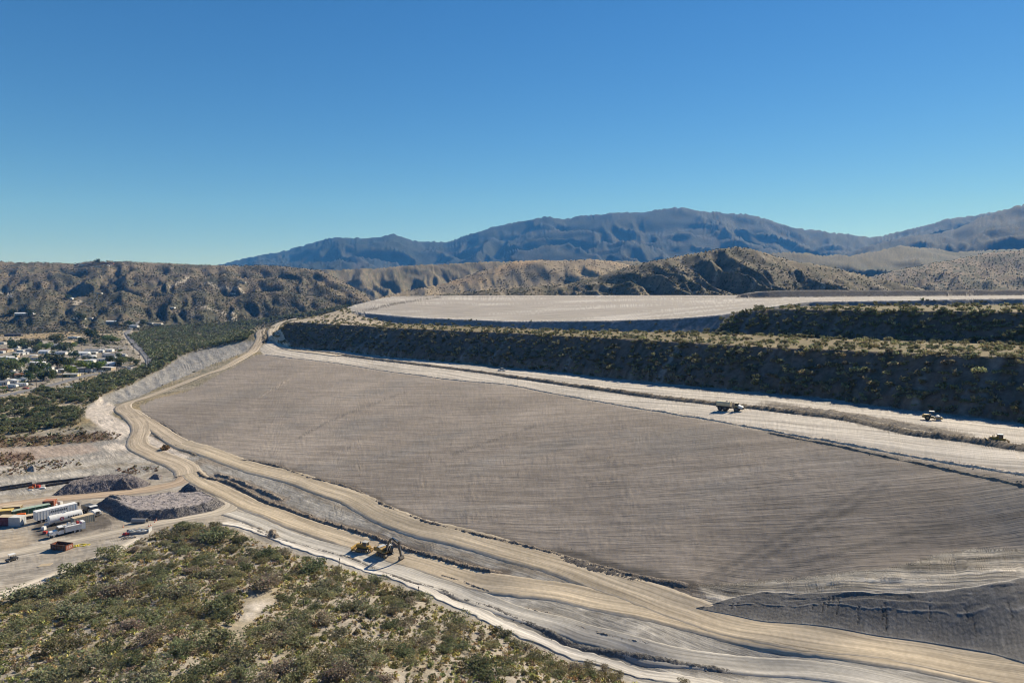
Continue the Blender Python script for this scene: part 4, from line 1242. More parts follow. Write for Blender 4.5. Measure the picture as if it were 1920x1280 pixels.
def stem_mesh(name, seed, n, rx, rz, thick):
    """several crooked stems from one foot"""
    r = np.random.default_rng(seed)
    V = []; Fc = []
    for i in range(n):
        a = r.uniform(0, 6.28)
        p0 = np.array([r.normal(0, 0.08) * rx, r.normal(0, 0.08) * rx, -0.3])
        p1 = np.array([math.cos(a) * rx * 0.22, math.sin(a) * rx * 0.22, rz * 0.35])
        p2 = np.array([math.cos(a + 0.4) * rx * 0.5, math.sin(a + 0.4) * rx * 0.5, rz * 0.72])
        b = len(V)
        for p, w in ((p0, 1.0), (p1, 0.7), (p2, 0.25)):
            for q in range(4):
                an = q * math.pi / 2
                V.append((p[0] + thick * w * math.cos(an), p[1] + thick * w * math.sin(an), p[2]))
        for s_ in range(2):
            for q in range(4):
                Fc.append((b + s_ * 4 + q, b + s_ * 4 + (q + 1) % 4, b + s_ * 4 + 4 + (q + 1) % 4, b + s_ * 4 + 4 + q))
    return mesh_from(name, np.array(V), np.array(Fc), M_WOOD)

def stuff_mesh(name, P, S, templ, colf, label=None):
    """many small plants joined in one mesh: P positions, S sizes, templ a list of (V, T, C)"""
    r = np.random.default_rng(len(P))
    VV = []; TT = []; CC = []; off = 0
    k = r.integers(0, len(templ), len(P)); an = r.uniform(0, 6.28, len(P))
    tint = colf(len(P), r)
    for j, (V, T, C) in enumerate(templ):
        q = np.nonzero(k == j)[0]
        if not len(q): continue
        ca, sa = np.cos(an[q]), np.sin(an[q])
        v = np.empty((len(q), len(V), 3))
        v[:, :, 0] = (V[None, :, 0] * ca[:, None] - V[None, :, 1] * sa[:, None]) * S[q][:, None] + P[q, 0][:, None]
        v[:, :, 1] = (V[None, :, 0] * sa[:, None] + V[None, :, 1] * ca[:, None]) * S[q][:, None] + P[q, 1][:, None]
        v[:, :, 2] = V[None, :, 2] * S[q][:, None] + P[q, 2][:, None]
        t = T[None] + (np.arange(len(q)) * len(V))[:, None, None] + off
        c = np.clip(C[None] * tint[q][:, None, :], 0.01, 0.8)
        VV.append(v.reshape(-1, 3)); TT.append(t.reshape(-1, 3)); CC.append(c.reshape(-1, 3))
        off += len(q) * len(V)
    me = mesh_from(name, np.concatenate(VV), np.concatenate(TT), M_STUFF, np.concatenate(CC), nv=3)
    o = obj(name, me)
    o['kind'] = 'stuff'
    return o

def on_ground(P):
    P = np.asarray(P, float)
    return np.column_stack([P[:, 0], P[:, 1], height(P[:, 0], P[:, 1])[0]])

def scatter_in(polyg, n, r):
    xs = [p[0] for p in polyg]; ys = [p[1] for p in polyg]
    out = []
    while len(out) < n:
        x = r.uniform(min(xs), max(xs), n * 3); y = r.uniform(min(ys), max(ys), n * 3)
        m = inside(x, y, polyg)
        out += list(zip(x[m], y[m]))
    return np.array(out[:n])

def thin(P, S, k):
    """drop points nearer to an earlier one than k times the mean of their sizes"""
    keep = []
    K = np.zeros((0, 3))
    for i in range(len(P)):
        if len(keep):
            A = P[keep]; d = np.hypot(A[:, 0] - P[i, 0], A[:, 1] - P[i, 1])
            if (d < k * 0.5 * (S[keep] + S[i])).any(): continue
        keep.append(i)
    return np.array(keep)

def seen(x, y):
    return (y > 20) & (np.abs(x / np.maximum(y, 1)) < 0.80)

# ---- near hillside
GREEN = (0.125, 0.145, 0.07)
bush_v = []
for i in range(9):
    base = [(0.215, 0.22, 0.125), (0.19, 0.205, 0.115), (0.24, 0.235, 0.13), (0.21, 0.215, 0.135), (0.27, 0.235, 0.17), (0.22, 0.195, 0.135), (0.17, 0.19, 0.105), (0.235, 0.225, 0.145), (0.24, 0.22, 0.11)][i]
    w = crown_mesh('foliage', 100 + i, 1300, 1.0, 0.85 + 0.1 * (i % 3), 0.105, 11, base=base, lift=0.1, var=0.25)
    s_ = stem_mesh('stem', 200 + i, 5, 1.0, 0.9, 0.035)
    bush_v.append((w, s_))
BUSHES = [(325,995,45),(362,986,34),(411,1001,62),(431,1027,32),(499,1036,36),(540,1036,28),(585,1061,58),(484,1089,66),(431,1072,36),(626,1071,30),(701,1084,42),(150,1062,54),(185,1048,50),(212,1036,40),(75,1100,66),(20,1120,52),(130,1095,40),(155,1140,56),(225,1110,58),(185,1107,40),
 (335,1105,66),(400,1070,46),(287,1150,60),(412,1135,58),(405,1200,62),(332,1165,50),(207,1217,46),(125,1207,52),(15,1200,52),(160,1250,66),(270,1262,60),(90,1265,60),(590,1100,50),(665,1130,58),(752,1112,50),(800,1170,30),(855,1160,48),(940,1184,34),(905,1245,84),(757,1165,30),(742,1210,42),
 (542,1167,62),(570,1153,44),(667,1240,68),(687,1210,46),(517,1197,54),(630,1185,42),(600,1230,56),(770,1237,26),(1010,1228,40),(975,1204,38),(1102,1243,22),(1132,1252,25),(1070,1250,38),(1155,1264,22),(1285,1279,18),(480,1180,40),(450,1225,56),(520,1250,60),(380,1250,60),(340,1215,50),(280,1200,46),(235,1175,44),(60,1160,46),(100,1140,40),(700,1145,36),(560,1200,60),(640,1262,56),(560,1262,60),(830,1215,36),(280,1040,26),(350,1030,30),(385,1040,30),(300,1070,36),(350,1150,40)]
rv = np.random.default_rng(21)
h_ = hit([b[0] for b in BUSHES], [b[1] + 0.22 * b[2] for b in BUSHES])
bp = [(h_[i], BUSHES[i][2] / 1280 * np.linalg.norm(h_[i] - [0, 0, CZ]) * 0.5) for i in range(len(BUSHES))]
cand = scatter_in(scrub_poly, 2600, rv)
cand = cand[seen(cand[:, 0], cand[:, 1])]
dens = fbm(cand[:, 0] / 22, cand[:, 1] / 22, 2, 70) + 0.25 * (cand[:, 0] < 0)
cand = cand[dens > 0.06]
scz = sd_poly(cand[:, 0], cand[:, 1], scar_poly); cand = cand[scz < -2]
edge_ok = sd_poly(cand[:, 0], cand[:, 1], scrub_poly) > 2; cand = cand[edge_ok]
P0 = np.concatenate([np.array([b[0] for b in bp]), np.column_stack([cand, np.zeros(len(cand))])])
S0 = np.concatenate([np.array([b[1] for b in bp]), rv.uniform(0.9, 2.3, len(cand))])
kp = thin(P0, S0 * 2, 0.62)
kp = np.concatenate([kp[kp < len(bp)], kp[kp >= len(bp)][:300 - len(bp)]])
P0 = on_ground(P0[kp]); S0 = S0[kp]
for i, (p, s_) in enumerate(zip(P0, S0)):
    v = int(rv.choice(len(bush_v), p=[.16, .16, .14, .14, .06, .05, .13, .1, .06]))
    brown = v in (4, 5)
    o = empty('scrub_bush', p, rv.uniform(0, 6.28),
              'bare grey brown twiggy bush on the near scrub hillside' if brown else 'rounded grey green desert bush on the near scrub hillside', 'bush',
              'twiggy brown bushes on the near hillside' if brown else 'grey green bushes on the near hillside')
    o.scale = (s_, s_ * rv.uniform(0.8, 1.2), s_ * rv.uniform(0.65, 0.95))
    obj('foliage', bush_v[v][0], o); obj('stem', bush_v[v][1], o)
big_P, big_S = P0, S0
# low yellow and olive shrubs between them
small_t = [crown(300 + i, 46, 1.0, 0.95, 0.42, 4, base=b_, lift=0.08, var=0.35) for i, b_ in enumerate([(0.37, 0.325, 0.115), (0.33, 0.30, 0.13), (0.27, 0.265, 0.125), (0.36, 0.285, 0.14), (0.235, 0.24, 0.125)])]
cand = scatter_in(scrub_poly, 14000, rv)
cand = cand[seen(cand[:, 0], cand[:, 1])]
dn = fbm(cand[:, 0] / 10, cand[:, 1] / 10, 3, 75)
cand = cand[(dn > -0.4) & (sd_poly(cand[:, 0], cand[:, 1], scar_poly) < -0.3) & (sd_poly(cand[:, 0], cand[:, 1], scrub_poly) > 1)]
S1 = rv.uniform(0.35, 0.92, len(cand))
kp = thin(cand, S1 * 2, 0.75)
cand = on_ground(cand[kp]); S1 = S1[kp]
ang = S1 / np.linalg.norm(cand - [0, 0, CZ], axis=1)
od = np.argsort(-ang)
sm = [mesh_from('low_shrub', *t[:2], M_LEAF, t[2], nv=3) for t in small_t]
for i in od[:300]:
    o = obj('low_shrub', sm[int(rv.choice(5, p=[.32, .24, .16, .14, .14]))])
    o.location = cand[i]; o.scale = (S1[i],) * 3; o.rotation_euler = (0, 0, rv.uniform(0, 6.28))
    tag(o, 'small rounded yellow green shrub on the near scrub hillside', 'shrub', 'yellow green shrubs on the near hillside')
stuff_mesh('low_shrubs', cand[od[300:]], S1[od[300:]], small_t, lambda n, r: 1 + 0.3 * r.uniform(-1, 1, (n, 1)) + 0.1 * r.uniform(-1, 1, (n, 3)))
# mid-sized olive shrubs filling the gaps
cand = scatter_in(scrub_poly, 1500, rv); cand = cand[seen(cand[:, 0], cand[:, 1])]
cand = cand[(fbm(cand[:, 0] / 15, cand[:, 1] / 15, 2, 78) > -0.22) & (sd_poly(cand[:, 0], cand[:, 1], scar_poly) < -0.6) & (sd_poly(cand[:, 0], cand[:, 1], scrub_poly) > 1.5)]
mid_t = [crown(350 + i, 120, 1.0, 0.9, 0.3, 6, base=b_, lift=0.08, var=0.3) for i, b_ in enumerate([(0.20, 0.195, 0.09), (0.17, 0.175, 0.085), (0.24, 0.215, 0.11), (0.23, 0.195, 0.13)])]
Sm = rv.uniform(0.5, 1.15, len(cand)); kp = thin(cand, Sm * 2, 0.85)
cand, Sm = on_ground(cand[kp]), Sm[kp]
stuff_mesh('olive_shrubs', cand, Sm, mid_t, lambda n, r: 1 + 0.3 * r.uniform(-1, 1, (n, 1)) + 0.06 * r.uniform(-1, 1, (n, 3)))
# dry grass tufts
tuft_t = [crown(330 + i, 10, 1.0, 0.8, 0.7, 3, base=(0.34, 0.27, 0.15), lift=0.05, var=0.3) for i in range(3)]
g = scatter_in(scrub_poly, 5200, rv); g = g[seen(g[:, 0], g[:, 1])]
g = g[sd_poly(g[:, 0], g[:, 1], scar_poly) < -0.3]
g = on_ground(g)
stuff_mesh('dry_grass', g, rv.uniform(0.18, 0.4, len(g)), tuft_t, lambda n, r: 1 + 0.35 * r.uniform(-1, 1, (n, 1)) + 0 * r.uniform(-1, 1, (n, 3)))

# ---- shrubs on the terraces
GP = np.stack([GX, GY, GZ], 1)
def pick(regs, n, r, wpow=1.0, cond=None):
    m = np.isin(GREG, regs) & seen(GX, GY) & (GY < 2600)
    if cond is not None: m &= cond
    q = np.nonzero(m)[0]
    w = np.hypot(GX[q], GY[q]) ** wpow
    c = r.choice(q, size=min(n, len(q)), replace=False, p=w / w.sum())
    P = GP[c].copy()
    rr = np.hypot(P[:, 0], P[:, 1]) * 0.003
    P[:, 0] += r.uniform(-1, 1, len(c)) * rr; P[:, 1] += r.uniform(-1, 1, len(c)) * rr
    P[:, 2] = height(P[:, 0], P[:, 1])[0]
    return P

slope_t = [crown(400 + i, 110, 1.0, 0.95, 0.34, 5, base=b_, lift=0.1, var=0.35) for i, b_ in enumerate([(0.25, 0.25, 0.135), (0.22, 0.23, 0.125), (0.28, 0.27, 0.145), (0.25, 0.24, 0.15)])]
slope_lo = [crown(410 + i, 30, 1.0, 0.95, 0.6, 4, base=b_, lift=0.1, var=0.35) for i, b_ in enumerate([(0.21, 0.205, 0.11), (0.185, 0.19, 0.095), (0.245, 0.225, 0.12)])]
sl_m = [mesh_from('slope_shrub', *t[:2], M_LEAF, t[2], nv=3) for t in slope_t]
Q1 = pick([5], 2100, rv, 1.3); Z1 = rv.uniform(0.5, 1.0, len(Q1)) ** 1.5 * 2.2
a1 = Z1 / np.linalg.norm(Q1 - [0, 0, CZ], axis=1); od = np.argsort(-a1)
for i in od[:200]:
    o = obj('slope_shrub', sl_m[int(rv.integers(0, 4))]); o.location = Q1[i] - np.array([0, 0, 0.2]); o.scale = (Z1[i],) * 3; o.rotation_euler = (0, 0, rv.uniform(0, 6.28))
    tag(o, 'grey green shrub growing on the dark lower embankment slope', 'shrub', 'shrubs on the lower embankment slope')
stuff_mesh('slope_shrubs', Q1[od[200:]], Z1[od[200:]], slope_lo, lambda n, r: 1 + 0.3 * r.uniform(-1, 1, (n, 1)) + 0 * r.uniform(-1, 1, (n, 3)))
Q2 = pick([13], 1500, rv, 1.0, cond=(GX > -215)); Z2 = rv.uniform(0.5, 1.0, len(Q2)) ** 1.4 * 2.0
a2 = Z2 / np.linalg.norm(Q2 - [0, 0, CZ], axis=1); od = np.argsort(-a2)
for i in od[:160]:
    o = obj('bench_shrub', sl_m[int(rv.integers(0, 4))]); o.location = Q2[i]; o.scale = (Z2[i],) * 3; o.rotation_euler = (0, 0, rv.uniform(0, 6.28))
    tag(o, 'olive shrub among dry grass on a terrace bench', 'shrub', 'shrubs on the terrace benches')
stuff_mesh('bench_shrubs', Q2[od[160:]], Z2[od[160:]], slope_lo, lambda n, r: 1.1 + 0.3 * r.uniform(-1, 1, (n, 1)) + 0 * r.uniform(-1, 1, (n, 3)))
Q3 = np.concatenate([pick([6], 520, rv, 1.0), pick([14], 160, rv, 1.0)]); Z3 = rv.uniform(0.6, 1.9, len(Q3))
stuff_mesh('upper_slope_shrubs', Q3, Z3, slope_lo, lambda n, r: 1 + 0.3 * r.uniform(-1, 1, (n, 1)) + 0 * r.uniform(-1, 1, (n, 3)))
# the one tall bush standing on the nose of the upper embankment
p = hit([1425], [580])[0]
o = empty('tall_bush', p, 0.3, 'tall dark bush alone on the crest of the upper embankment against the pale pad', 'bush')
o.scale = (3.4, 3.4, 3.6); obj('foliage', bush_v[6][0], o); obj('stem', bush_v[6][1], o)

# ---- riverside thicket and valley trees
def hpoly(pts):
    h = hit([a for a, b in pts], [b for a, b in pts])
    return [(a, b) for a, b, _ in h]
BELT_PX = [(240,630),(300,613),(400,607),(470,601),(560,589),(640,575),(700,562),(712,557),(702,567),(645,581),(590,590),(525,599),(478,611),(466,636),(372,656),(342,664),(300,692),(245,719),(187,742),(150,750),(112,738),(150,723),(203,705),(258,693),(290,681),(272,660),(255,643)]
VC = [[(0,752),(50,744),(98,740),(118,746),(100,762),(70,774),(0,786),(-40,786),(-40,756)],
      [(-40,800),(20,792),(50,780),(100,768),(142,764),(152,780),(135,797),(85,806),(0,817),(-40,818)],
      [(60,734),(85,725),(115,730),(135,741),(182,743),(176,756),(150,760),(120,752),(70,742)]]
def px_scatter(pp, n, r):
    xs = [p[0] for p in pp]; ys = [p[1] for p in pp]
    out = np.zeros((0, 2))
    while len(out) < n:
        x = r.uniform(min(xs), max(xs), n * 3); y = r.uniform(min(ys), max(ys), n * 3)
        m = inside(x, y, pp)
        out = np.concatenate([out, np.stack([x[m], y[m]], 1)])
    return out[:n]
tree_base = [(0.145, 0.165, 0.09), (0.125, 0.15, 0.08), (0.16, 0.175, 0.095), (0.15, 0.16, 0.10)]
tree_m = [(crown_mesh('crown', 500 + i, 420, 1.0, 1.25, 0.24, 7, base=tree_base[i], lift=0.18, var=0.35), stem_mesh('trunk', 520 + i, 3, 0.8, 0.9, 0.05)) for i in range(4)]
tree_lo = [crown(540 + i, 34, 1.0, 1.2, 0.62, 5, base=b_, lift=0.1, var=0.3) for i, b_ in enumerate([(0.135, 0.165, 0.08), (0.12, 0.15, 0.075), (0.15, 0.175, 0.085), (0.15, 0.16, 0.095)])]
belt = hpoly(BELT_PX)
pb = px_scatter(BELT_PX, 3400, rv)
B = hit(pb[:, 0], pb[:, 1])
okb = (B[:, 1] < 3000) & (B[:, 2] < 45)
B = B[okb]
SB = rv.uniform(1.9, 3.6, len(B)) * (1 + 0.25 * np.clip((B[:, 1] - 700) / 1200, 0, 1))
kp = thin(B, SB * 2, 0.5)
B, SB = B[kp], SB[kp]
V_ = np.zeros((0, 3))
for pp, n in zip(VC, (110, 150, 80)):
    q = px_scatter(pp, n, rv)
    V_ = np.concatenate([V_, hit(q[:, 0], q[:, 1])])
SV = rv.uniform(1.6, 3.0, len(V_)); kp = thin(V_, SV * 2, 0.55); V_, SV = V_[kp], SV[kp]
ab = SB / np.linalg.norm(B - [0, 0, CZ], axis=1); od = np.argsort(-ab)
nI = max(0, 290 - len(V_))
def put_tree(p, s_, label, cat, group, name='mesquite_tree', v=None, zs=1.0):
    o = empty(name, p, rv.uniform(0, 6.28), label, cat, group)
    v = int(rv.integers(0, 4)) if v is None else v
    o.scale = (s_, s_, s_ * zs)
    obj('crown', tree_m[v][0], o); obj('trunk', tree_m[v][1], o)
    return o
for p, s_ in zip(V_, SV):
    put_tree(p, s_, 'dark green mesquite in the clumps between the wash and the town road', 'tree', 'mesquites by the wash')
for i in od[:nI]:
    put_tree(B[i], SB[i], 'dark green tree in the near part of the riverside thicket', 'tree', 'trees of the riverside thicket')
stuff_mesh('riverside_thicket', B[od[nI:]], SB[od[nI:]], tree_lo, lambda n, r: 1.2 + 0.28 * r.uniform(-1, 1, (n, 1)) + 0.03 * r.uniform(-1, 1, (n, 3)))
# lone slender tree at the edge of the pale sand
p = hit([151], [790])[0]
o = empty('slender_tree', p, 0, 'slender pale tree with bare trunks standing at the edge of the pale sand', 'tree')
o.scale = (2.6, 2.6, 5.4); obj('crown', crown_mesh('crown', 560, 160, 1.0, 1.2, 0.2, 6, base=(0.14, 0.15, 0.08), lift=0.5), o); obj('trunk', stem_mesh('trunk', 561, 3, 0.7, 1.1, 0.05), o)

# ---- scattered plants of the valley and hills, too many to count
Q4 = pick([0], 3800, rv, 1.0, cond=(GY > 330) & (GX < -100) & (GY < 2400))
tw = inside(Q4[:, 0], Q4[:, 1], poly(BELT_PX)); rd = seg_dist(Q4[:, 0], Q4[:, 1], ASPHALT)[0]; r2 = seg_dist(Q4[:, 0], Q4[:, 1], OUTER)[0]
inn = np.zeros(len(Q4), bool)
for s_ in (sand1, sand3, sand4, pink_pad): inn |= sd_poly(Q4[:, 0], Q4[:, 1], s_) > -1
q5 = inside(Q4[:, 0], Q4[:, 1], town_poly) & (rv.uniform(0, 1, len(Q4)) < 0.6)
Q4 = Q4[~tw & (rd > 7) & (r2 > 24) & ~inn & ~q5]
stuff_mesh('valley_scrub', Q4, rv.uniform(0.5, 1.7, len(Q4)), slope_lo, lambda n, r: 0.95 + 0.4 * r.uniform(-1, 1, (n, 1)) + 0.1 * r.uniform(-1, 1, (n, 3)))
weed = np.concatenate([scatter_in(poly([(-60,826),(100,815),(200,808),(228,815),(215,824),(120,832),(-60,842)]), 420, rv), scatter_in(poly([(-60,853),(40,848),(68,852),(60,868),(20,872),(-60,875)]), 160, rv), scatter_in(poly([(0,872),(120,862),(160,860),(150,872),(60,886),(0,892)]), 120, rv), scatter_in(poly([(215,880),(260,872),(300,876),(300,884),(240,890)]), 50, rv)])
weed = on_ground(weed)
weed_t = [crown(570 + i, 24, 1.0, 0.9, 0.6, 4, base=b_, lift=0.08) for i, b_ in enumerate([(0.20, 0.135, 0.085), (0.23, 0.17, 0.09), (0.17, 0.165, 0.08)])]
stuff_mesh('brown_weeds', weed, rv.uniform(0.3, 0.8, len(weed)), weed_t, lambda n, r: 1 + 0.3 * r.uniform(-1, 1, (n, 1)) + 0 * r.uniform(-1, 1, (n, 3)))
tiny = [crown(580 + i, 6, 1.0, 1.0, 1.25, 3, base=b_, lift=0.05, var=0.3) for i, b_ in enumerate([(0.085, 0.085, 0.048), (0.07, 0.078, 0.042), (0.105, 0.10, 0.055)])]
for rid, n, nm, s0, s1 in ((20, 6000, 'hill_scrub', 1.1, 2.3), (21, 6500, 'middle_ridge_scrub', 1.0, 2.1), (22, 7000, 'foothill_scrub', 0.9, 1.9), (23, 2500, 'gap_hill_scrub', 1.6, 2.8), (24, 5500, 'tan_hill_scrub', 1.2, 2.4), (25, 12000, 'peak_hill_scrub', 0.9, 1.9), (26, 8500, 'streaked_hill_scrub', 1.2, 2.3)):
    q = pick([rid], n, rv, 0.8, cond=(GY < 3600) & (GZ > 0))
    dn = fbm(q[:, 0] / 60, q[:, 1] / 60, 3, 92)
    q = q[dn > (-0.25 if rid != 24 else 0.0)]
    stuff_mesh(nm, q, rv.uniform(s0, s1, len(q)), tiny, lambda n, r: 1 + 0.35 * r.uniform(-1, 1, (n, 1)) + 0 * r.uniform(-1, 1, (n, 3)))

# ------------------------------------------------------------------ machines, yard and town: mesh builder
def paint(name, colr, rough=0.5, metal=0.0, dirt=0.25, spec=0.3):
    m = bpy.data.materials.new(name)
    m.use_nodes = True
    nt = m.node_tree
    b = nt.nodes['Principled BSDF']
    b.inputs['Roughness'].default_value = rough
    b.inputs['Metallic'].default_value = metal
    b.inputs['Specular IOR Level'].default_value = spec
    g = node(nt, 'ShaderNodeTexCoord')
    n = node(nt, 'ShaderNodeTexNoise')
    n.inputs['Scale'].default_value = 0.9; n.inputs['Detail'].default_value = 6
    nt.links.new(g.outputs['Object'], n.inputs['Vector'])
    r = node(nt, 'ShaderNodeMapRange')
    r.inputs['From Min'].default_value = 0.4; r.inputs['From Max'].default_value = 0.75
    r.inputs['To Min'].default_value = 0; r.inputs['To Max'].default_value = dirt * 2
    nt.links.new(n.outputs[0], r.inputs['Value'])
    mx = node(nt, 'ShaderNodeMix', data_type='RGBA')
    nt.links.new(r.outputs[0], mx.inputs['Factor'])
    mx.inputs['A'].default_value = (*colr, 1)
    mx.inputs['B'].default_value = (0.33, 0.27, 0.2, 1)
    nt.links.new(mx.outputs['Result'], b.inputs['Base Color'])
    return m

WHITE = paint('white_paint', (0.72, 0.72, 0.70), 0.4, dirt=0.12)
DUSTW = paint('dusty_white', (0.42, 0.41, 0.385), 0.6, dirt=0.25)
OFFW = paint('weathered_white', (0.60, 0.59, 0.56), 0.6, dirt=0.25)
YEL = paint('machine_yellow', (0.38, 0.235, 0.05), 0.55, dirt=0.32)
CREAM = paint('dusty_cream_paint', (0.58, 0.50, 0.33), 0.55, dirt=0.3)
BLACK = paint('black_rubber', (0.022, 0.022, 0.022), 0.8, dirt=0.12)
STEEL = paint('dark_steel', (0.07, 0.07, 0.068), 0.5, 0.4, dirt=0.2)
GLASS = paint('tinted_glass', (0.02, 0.025, 0.03), 0.08, dirt=0.02, spec=0.6)
CHROME = paint('bright_steel', (0.55, 0.55, 0.55), 0.25, 0.9, dirt=0.1)
REDP = paint('red_paint', (0.45, 0.04, 0.03), 0.5, dirt=0.12)
ORANGE = paint('orange_paint', (0.65, 0.15, 0.03), 0.5, dirt=0.1)
RUST = paint('rust_red_steel', (0.26, 0.075, 0.04), 0.7, dirt=0.15)
MAROON = paint('maroon_steel', (0.14, 0.028, 0.045), 0.55, dirt=0.1)
GREENP = paint('dark_green_steel', (0.03, 0.12, 0.06), 0.5, dirt=0.1)
LGREEN = paint('pale_green_steel', (0.32, 0.42, 0.34), 0.6, dirt=0.15)
YROOF = paint('yellow_roof', (0.62, 0.45, 0.12), 0.6, dirt=0.12)
TANR = paint('tan_sheet', (0.52, 0.42, 0.28), 0.7, dirt=0.2)
BEIGE = paint('beige_steel', (0.36, 0.34, 0.27), 0.6, dirt=0.15)
BROWN = paint('brown_steel', (0.085, 0.045, 0.03), 0.7, dirt=0.12)
GREYC = paint('grey_concrete', (0.30, 0.29, 0.275), 0.9, dirt=0.15)
LGREY = paint('light_grey_metal', (0.46, 0.47, 0.47), 0.5, dirt=0.12)
GROOF = paint('grey_roof', (0.25, 0.255, 0.26), 0.7, dirt=0.1)
DROOF = paint('dark_roof', (0.06, 0.058, 0.06), 0.7, dirt=0.1)
WROOF = paint('white_roof', (0.74, 0.74, 0.73), 0.55, dirt=0.06)
PYEL = paint('pale_yellow_wall', (0.56, 0.47, 0.25), 0.8, dirt=0.1)
TANW = paint('tan_wall', (0.46, 0.37, 0.26), 0.8, dirt=0.1)
BROWNR = paint('brown_roof', (0.26, 0.14, 0.085), 0.8, dirt=0.1)
YHOSE = paint('yellow_plastic', (0.75, 0.62, 0.08), 0.5, dirt=0.05)
SILVER = paint('silver_paint', (0.4, 0.41, 0.42), 0.35, 0.3, dirt=0.1)
BLUEG = paint('blue_grey_paint', (0.16, 0.2, 0.25), 0.4, dirt=0.1)
WOODP = paint('weathered_pole_wood', (0.10, 0.08, 0.06), 0.9, dirt=0.1)
LINER = paint('black_liner', (0.03, 0.03, 0.032), 0.35, dirt=0.1)
INK = paint('dark_lettering', (0.06, 0.07, 0.08), 0.7, dirt=0.02)
LOGO = paint('red_emblem', (0.42, 0.05, 0.06), 0.6, dirt=0.02)

class MB:
    def __init__(self):
        self.v = []; self.f = []
    def add(self, V, Fc):
        b = len(self.v)
        self.v += [tuple(p) for p in V]
        self.f += [tuple(b + i for i in q) for q in Fc]
        return self
    def box(self, x0, x1, y0, y1, z0, z1, taper=0.0):
        t = taper
        V = [(x0,y0,z0),(x1,y0,z0),(x1,y1,z0),(x0,y1,z0),(x0+t,y0+t,z1),(x1-t,y0+t,z1),(x1-t,y1-t,z1),(x0+t,y1-t,z1)]
        return self.add(V, [(0,3,2,1),(4,5,6,7),(0,1,5,4),(1,2,6,5),(2,3,7,6),(3,0,4,7)])
    def hull(self, prof, y0, y1):
        """side profile (x, z) pulled across y"""
        n = len(prof)
        V = [(x, y0, z) for x, z in prof] + [(x, y1, z) for x, z in prof]
        Fc = [tuple(range(n)), tuple(range(2 * n - 1, n - 1, -1))] + [(i, i + n, (i + 1) % n + n, (i + 1) % n) for i in range(n)]
        return self.add(V, Fc)
    def tube(self, p0, p1, r0, r1=None, n=12, caps=True):
        r1 = r0 if r1 is None else r1
        p0 = Vector(p0); p1 = Vector(p1)
        q = (p1 - p0).to_track_quat('Z', 'Y').to_matrix()
        V = []
        for p, r in ((p0, r0), (p1, r1)):
            for i in range(n):
                a = 2 * math.pi * i / n
                V.append(p + q @ Vector((r * math.cos(a), r * math.sin(a), 0)))
        Fc = [(i, (i + 1) % n, n + (i + 1) % n, n + i) for i in range(n)]
        if caps: Fc += [tuple(range(n - 1, -1, -1)), tuple(range(n, 2 * n))]
        return self.add(V, Fc)
    def beam(self, p0, p1, w, h=None):
        """square bar between two points"""
        h = w if h is None else h
        p0 = Vector(p0); p1 = Vector(p1)
        d = (p1 - p0).normalized()
        up = Vector((0, 0, 1)) if abs(d.z) < 0.95 else Vector((1, 0, 0))
        s = d.cross(up).normalized() * w / 2; u = s.cross(d).normalized() * h / 2
        V = [p0 - s - u, p0 + s - u, p0 + s + u, p0 - s + u, p1 - s - u, p1 + s - u, p1 + s + u, p1 - s + u]
        return self.add(V, [(0,3,2,1),(4,5,6,7),(0,1,5,4),(1,2,6,5),(2,3,7,6),(3,0,4,7)])
    def rings(self, rings, caps=True):
        """loft closed rings of equal length"""
        n = len(rings[0]); V = [p for r in rings for p in r]; Fc = []
        for k in range(len(rings) - 1):
            Fc += [(k*n+i, k*n+(i+1) % n, (k+1)*n+(i+1) % n, (k+1)*n+i) for i in range(n)]
        if caps: Fc += [tuple(range(n - 1, -1, -1)), tuple(range((len(rings) - 1) * n, len(rings) * n))]
        return self.add(V, Fc)
    def ball(self, c, r, n=10, m=6, sz=1.0):
        rings = []
        for k in range(m + 1):
            a = math.pi * (k + 0.02) / (m + 0.04) - math.pi / 2
            rings.append([(c[0] + r*math.cos(a)*math.cos(2*math.pi*i/n), c[1] + r*math.cos(a)*math.sin(2*math.pi*i/n), c[2] + r*sz*math.sin(a)) for i in range(n)])
        return self.rings(rings)
    def mesh(self, name, mat, smooth=False):
        me = bpy.data.meshes.new(name)
        me.from_pydata(self.v, [], self.f)
        me.materials.append(mat)
        import bmesh
        bm = bmesh.new(); bm.from_mesh(me)
        bmesh.ops.recalc_face_normals(bm, faces=bm.faces)
        bm.to_mesh(me); bm.free()
        if smooth:
            for p in me.polygons: p.use_smooth = len(p.vertices) == 4
        me.update()
        return me
    def part(self, name, mat, parent=None, smooth=False, label=None):
        o = obj(name, self.mesh(name, mat, smooth), parent)
        if label: o['label'] = label
        return o

def text_mesh(txt, size):
    """flat lettering as mesh, centred"""
    cu = bpy.data.curves.new('lettering', 'FONT')
    cu.body = txt; cu.size = size; cu.align_x = 'CENTER'; cu.align_y = 'CENTER'; cu.extrude = 0.004
    cu.resolution_u = 2
    t = bpy.data.objects.new('lettering', cu)
    dg = bpy.context.evaluated_depsgraph_get()
    COL.objects.link(t)
    dg.update()
    me = bpy.data.meshes.new_from_object(t.evaluated_get(dg))
    bpy.data.objects.remove(t)
    me.name = 'lettering'
    me.materials.clear(); me.materials.append(INK)
    return me

def sign_on(txt, size, parent, loc, rot, mat=None):
    o = obj('lettering', text_mesh(txt, size), parent)
    o.location = loc; o.rotation_euler = rot
    if mat: o.data.materials.clear(); o.data.materials.append(mat)
    return o

def place(px, py, dz=0.0):
    p = hit([px], [py])[0]
    return (float(p[0]), float(p[1]), hz1(p[0], p[1]) + dz)

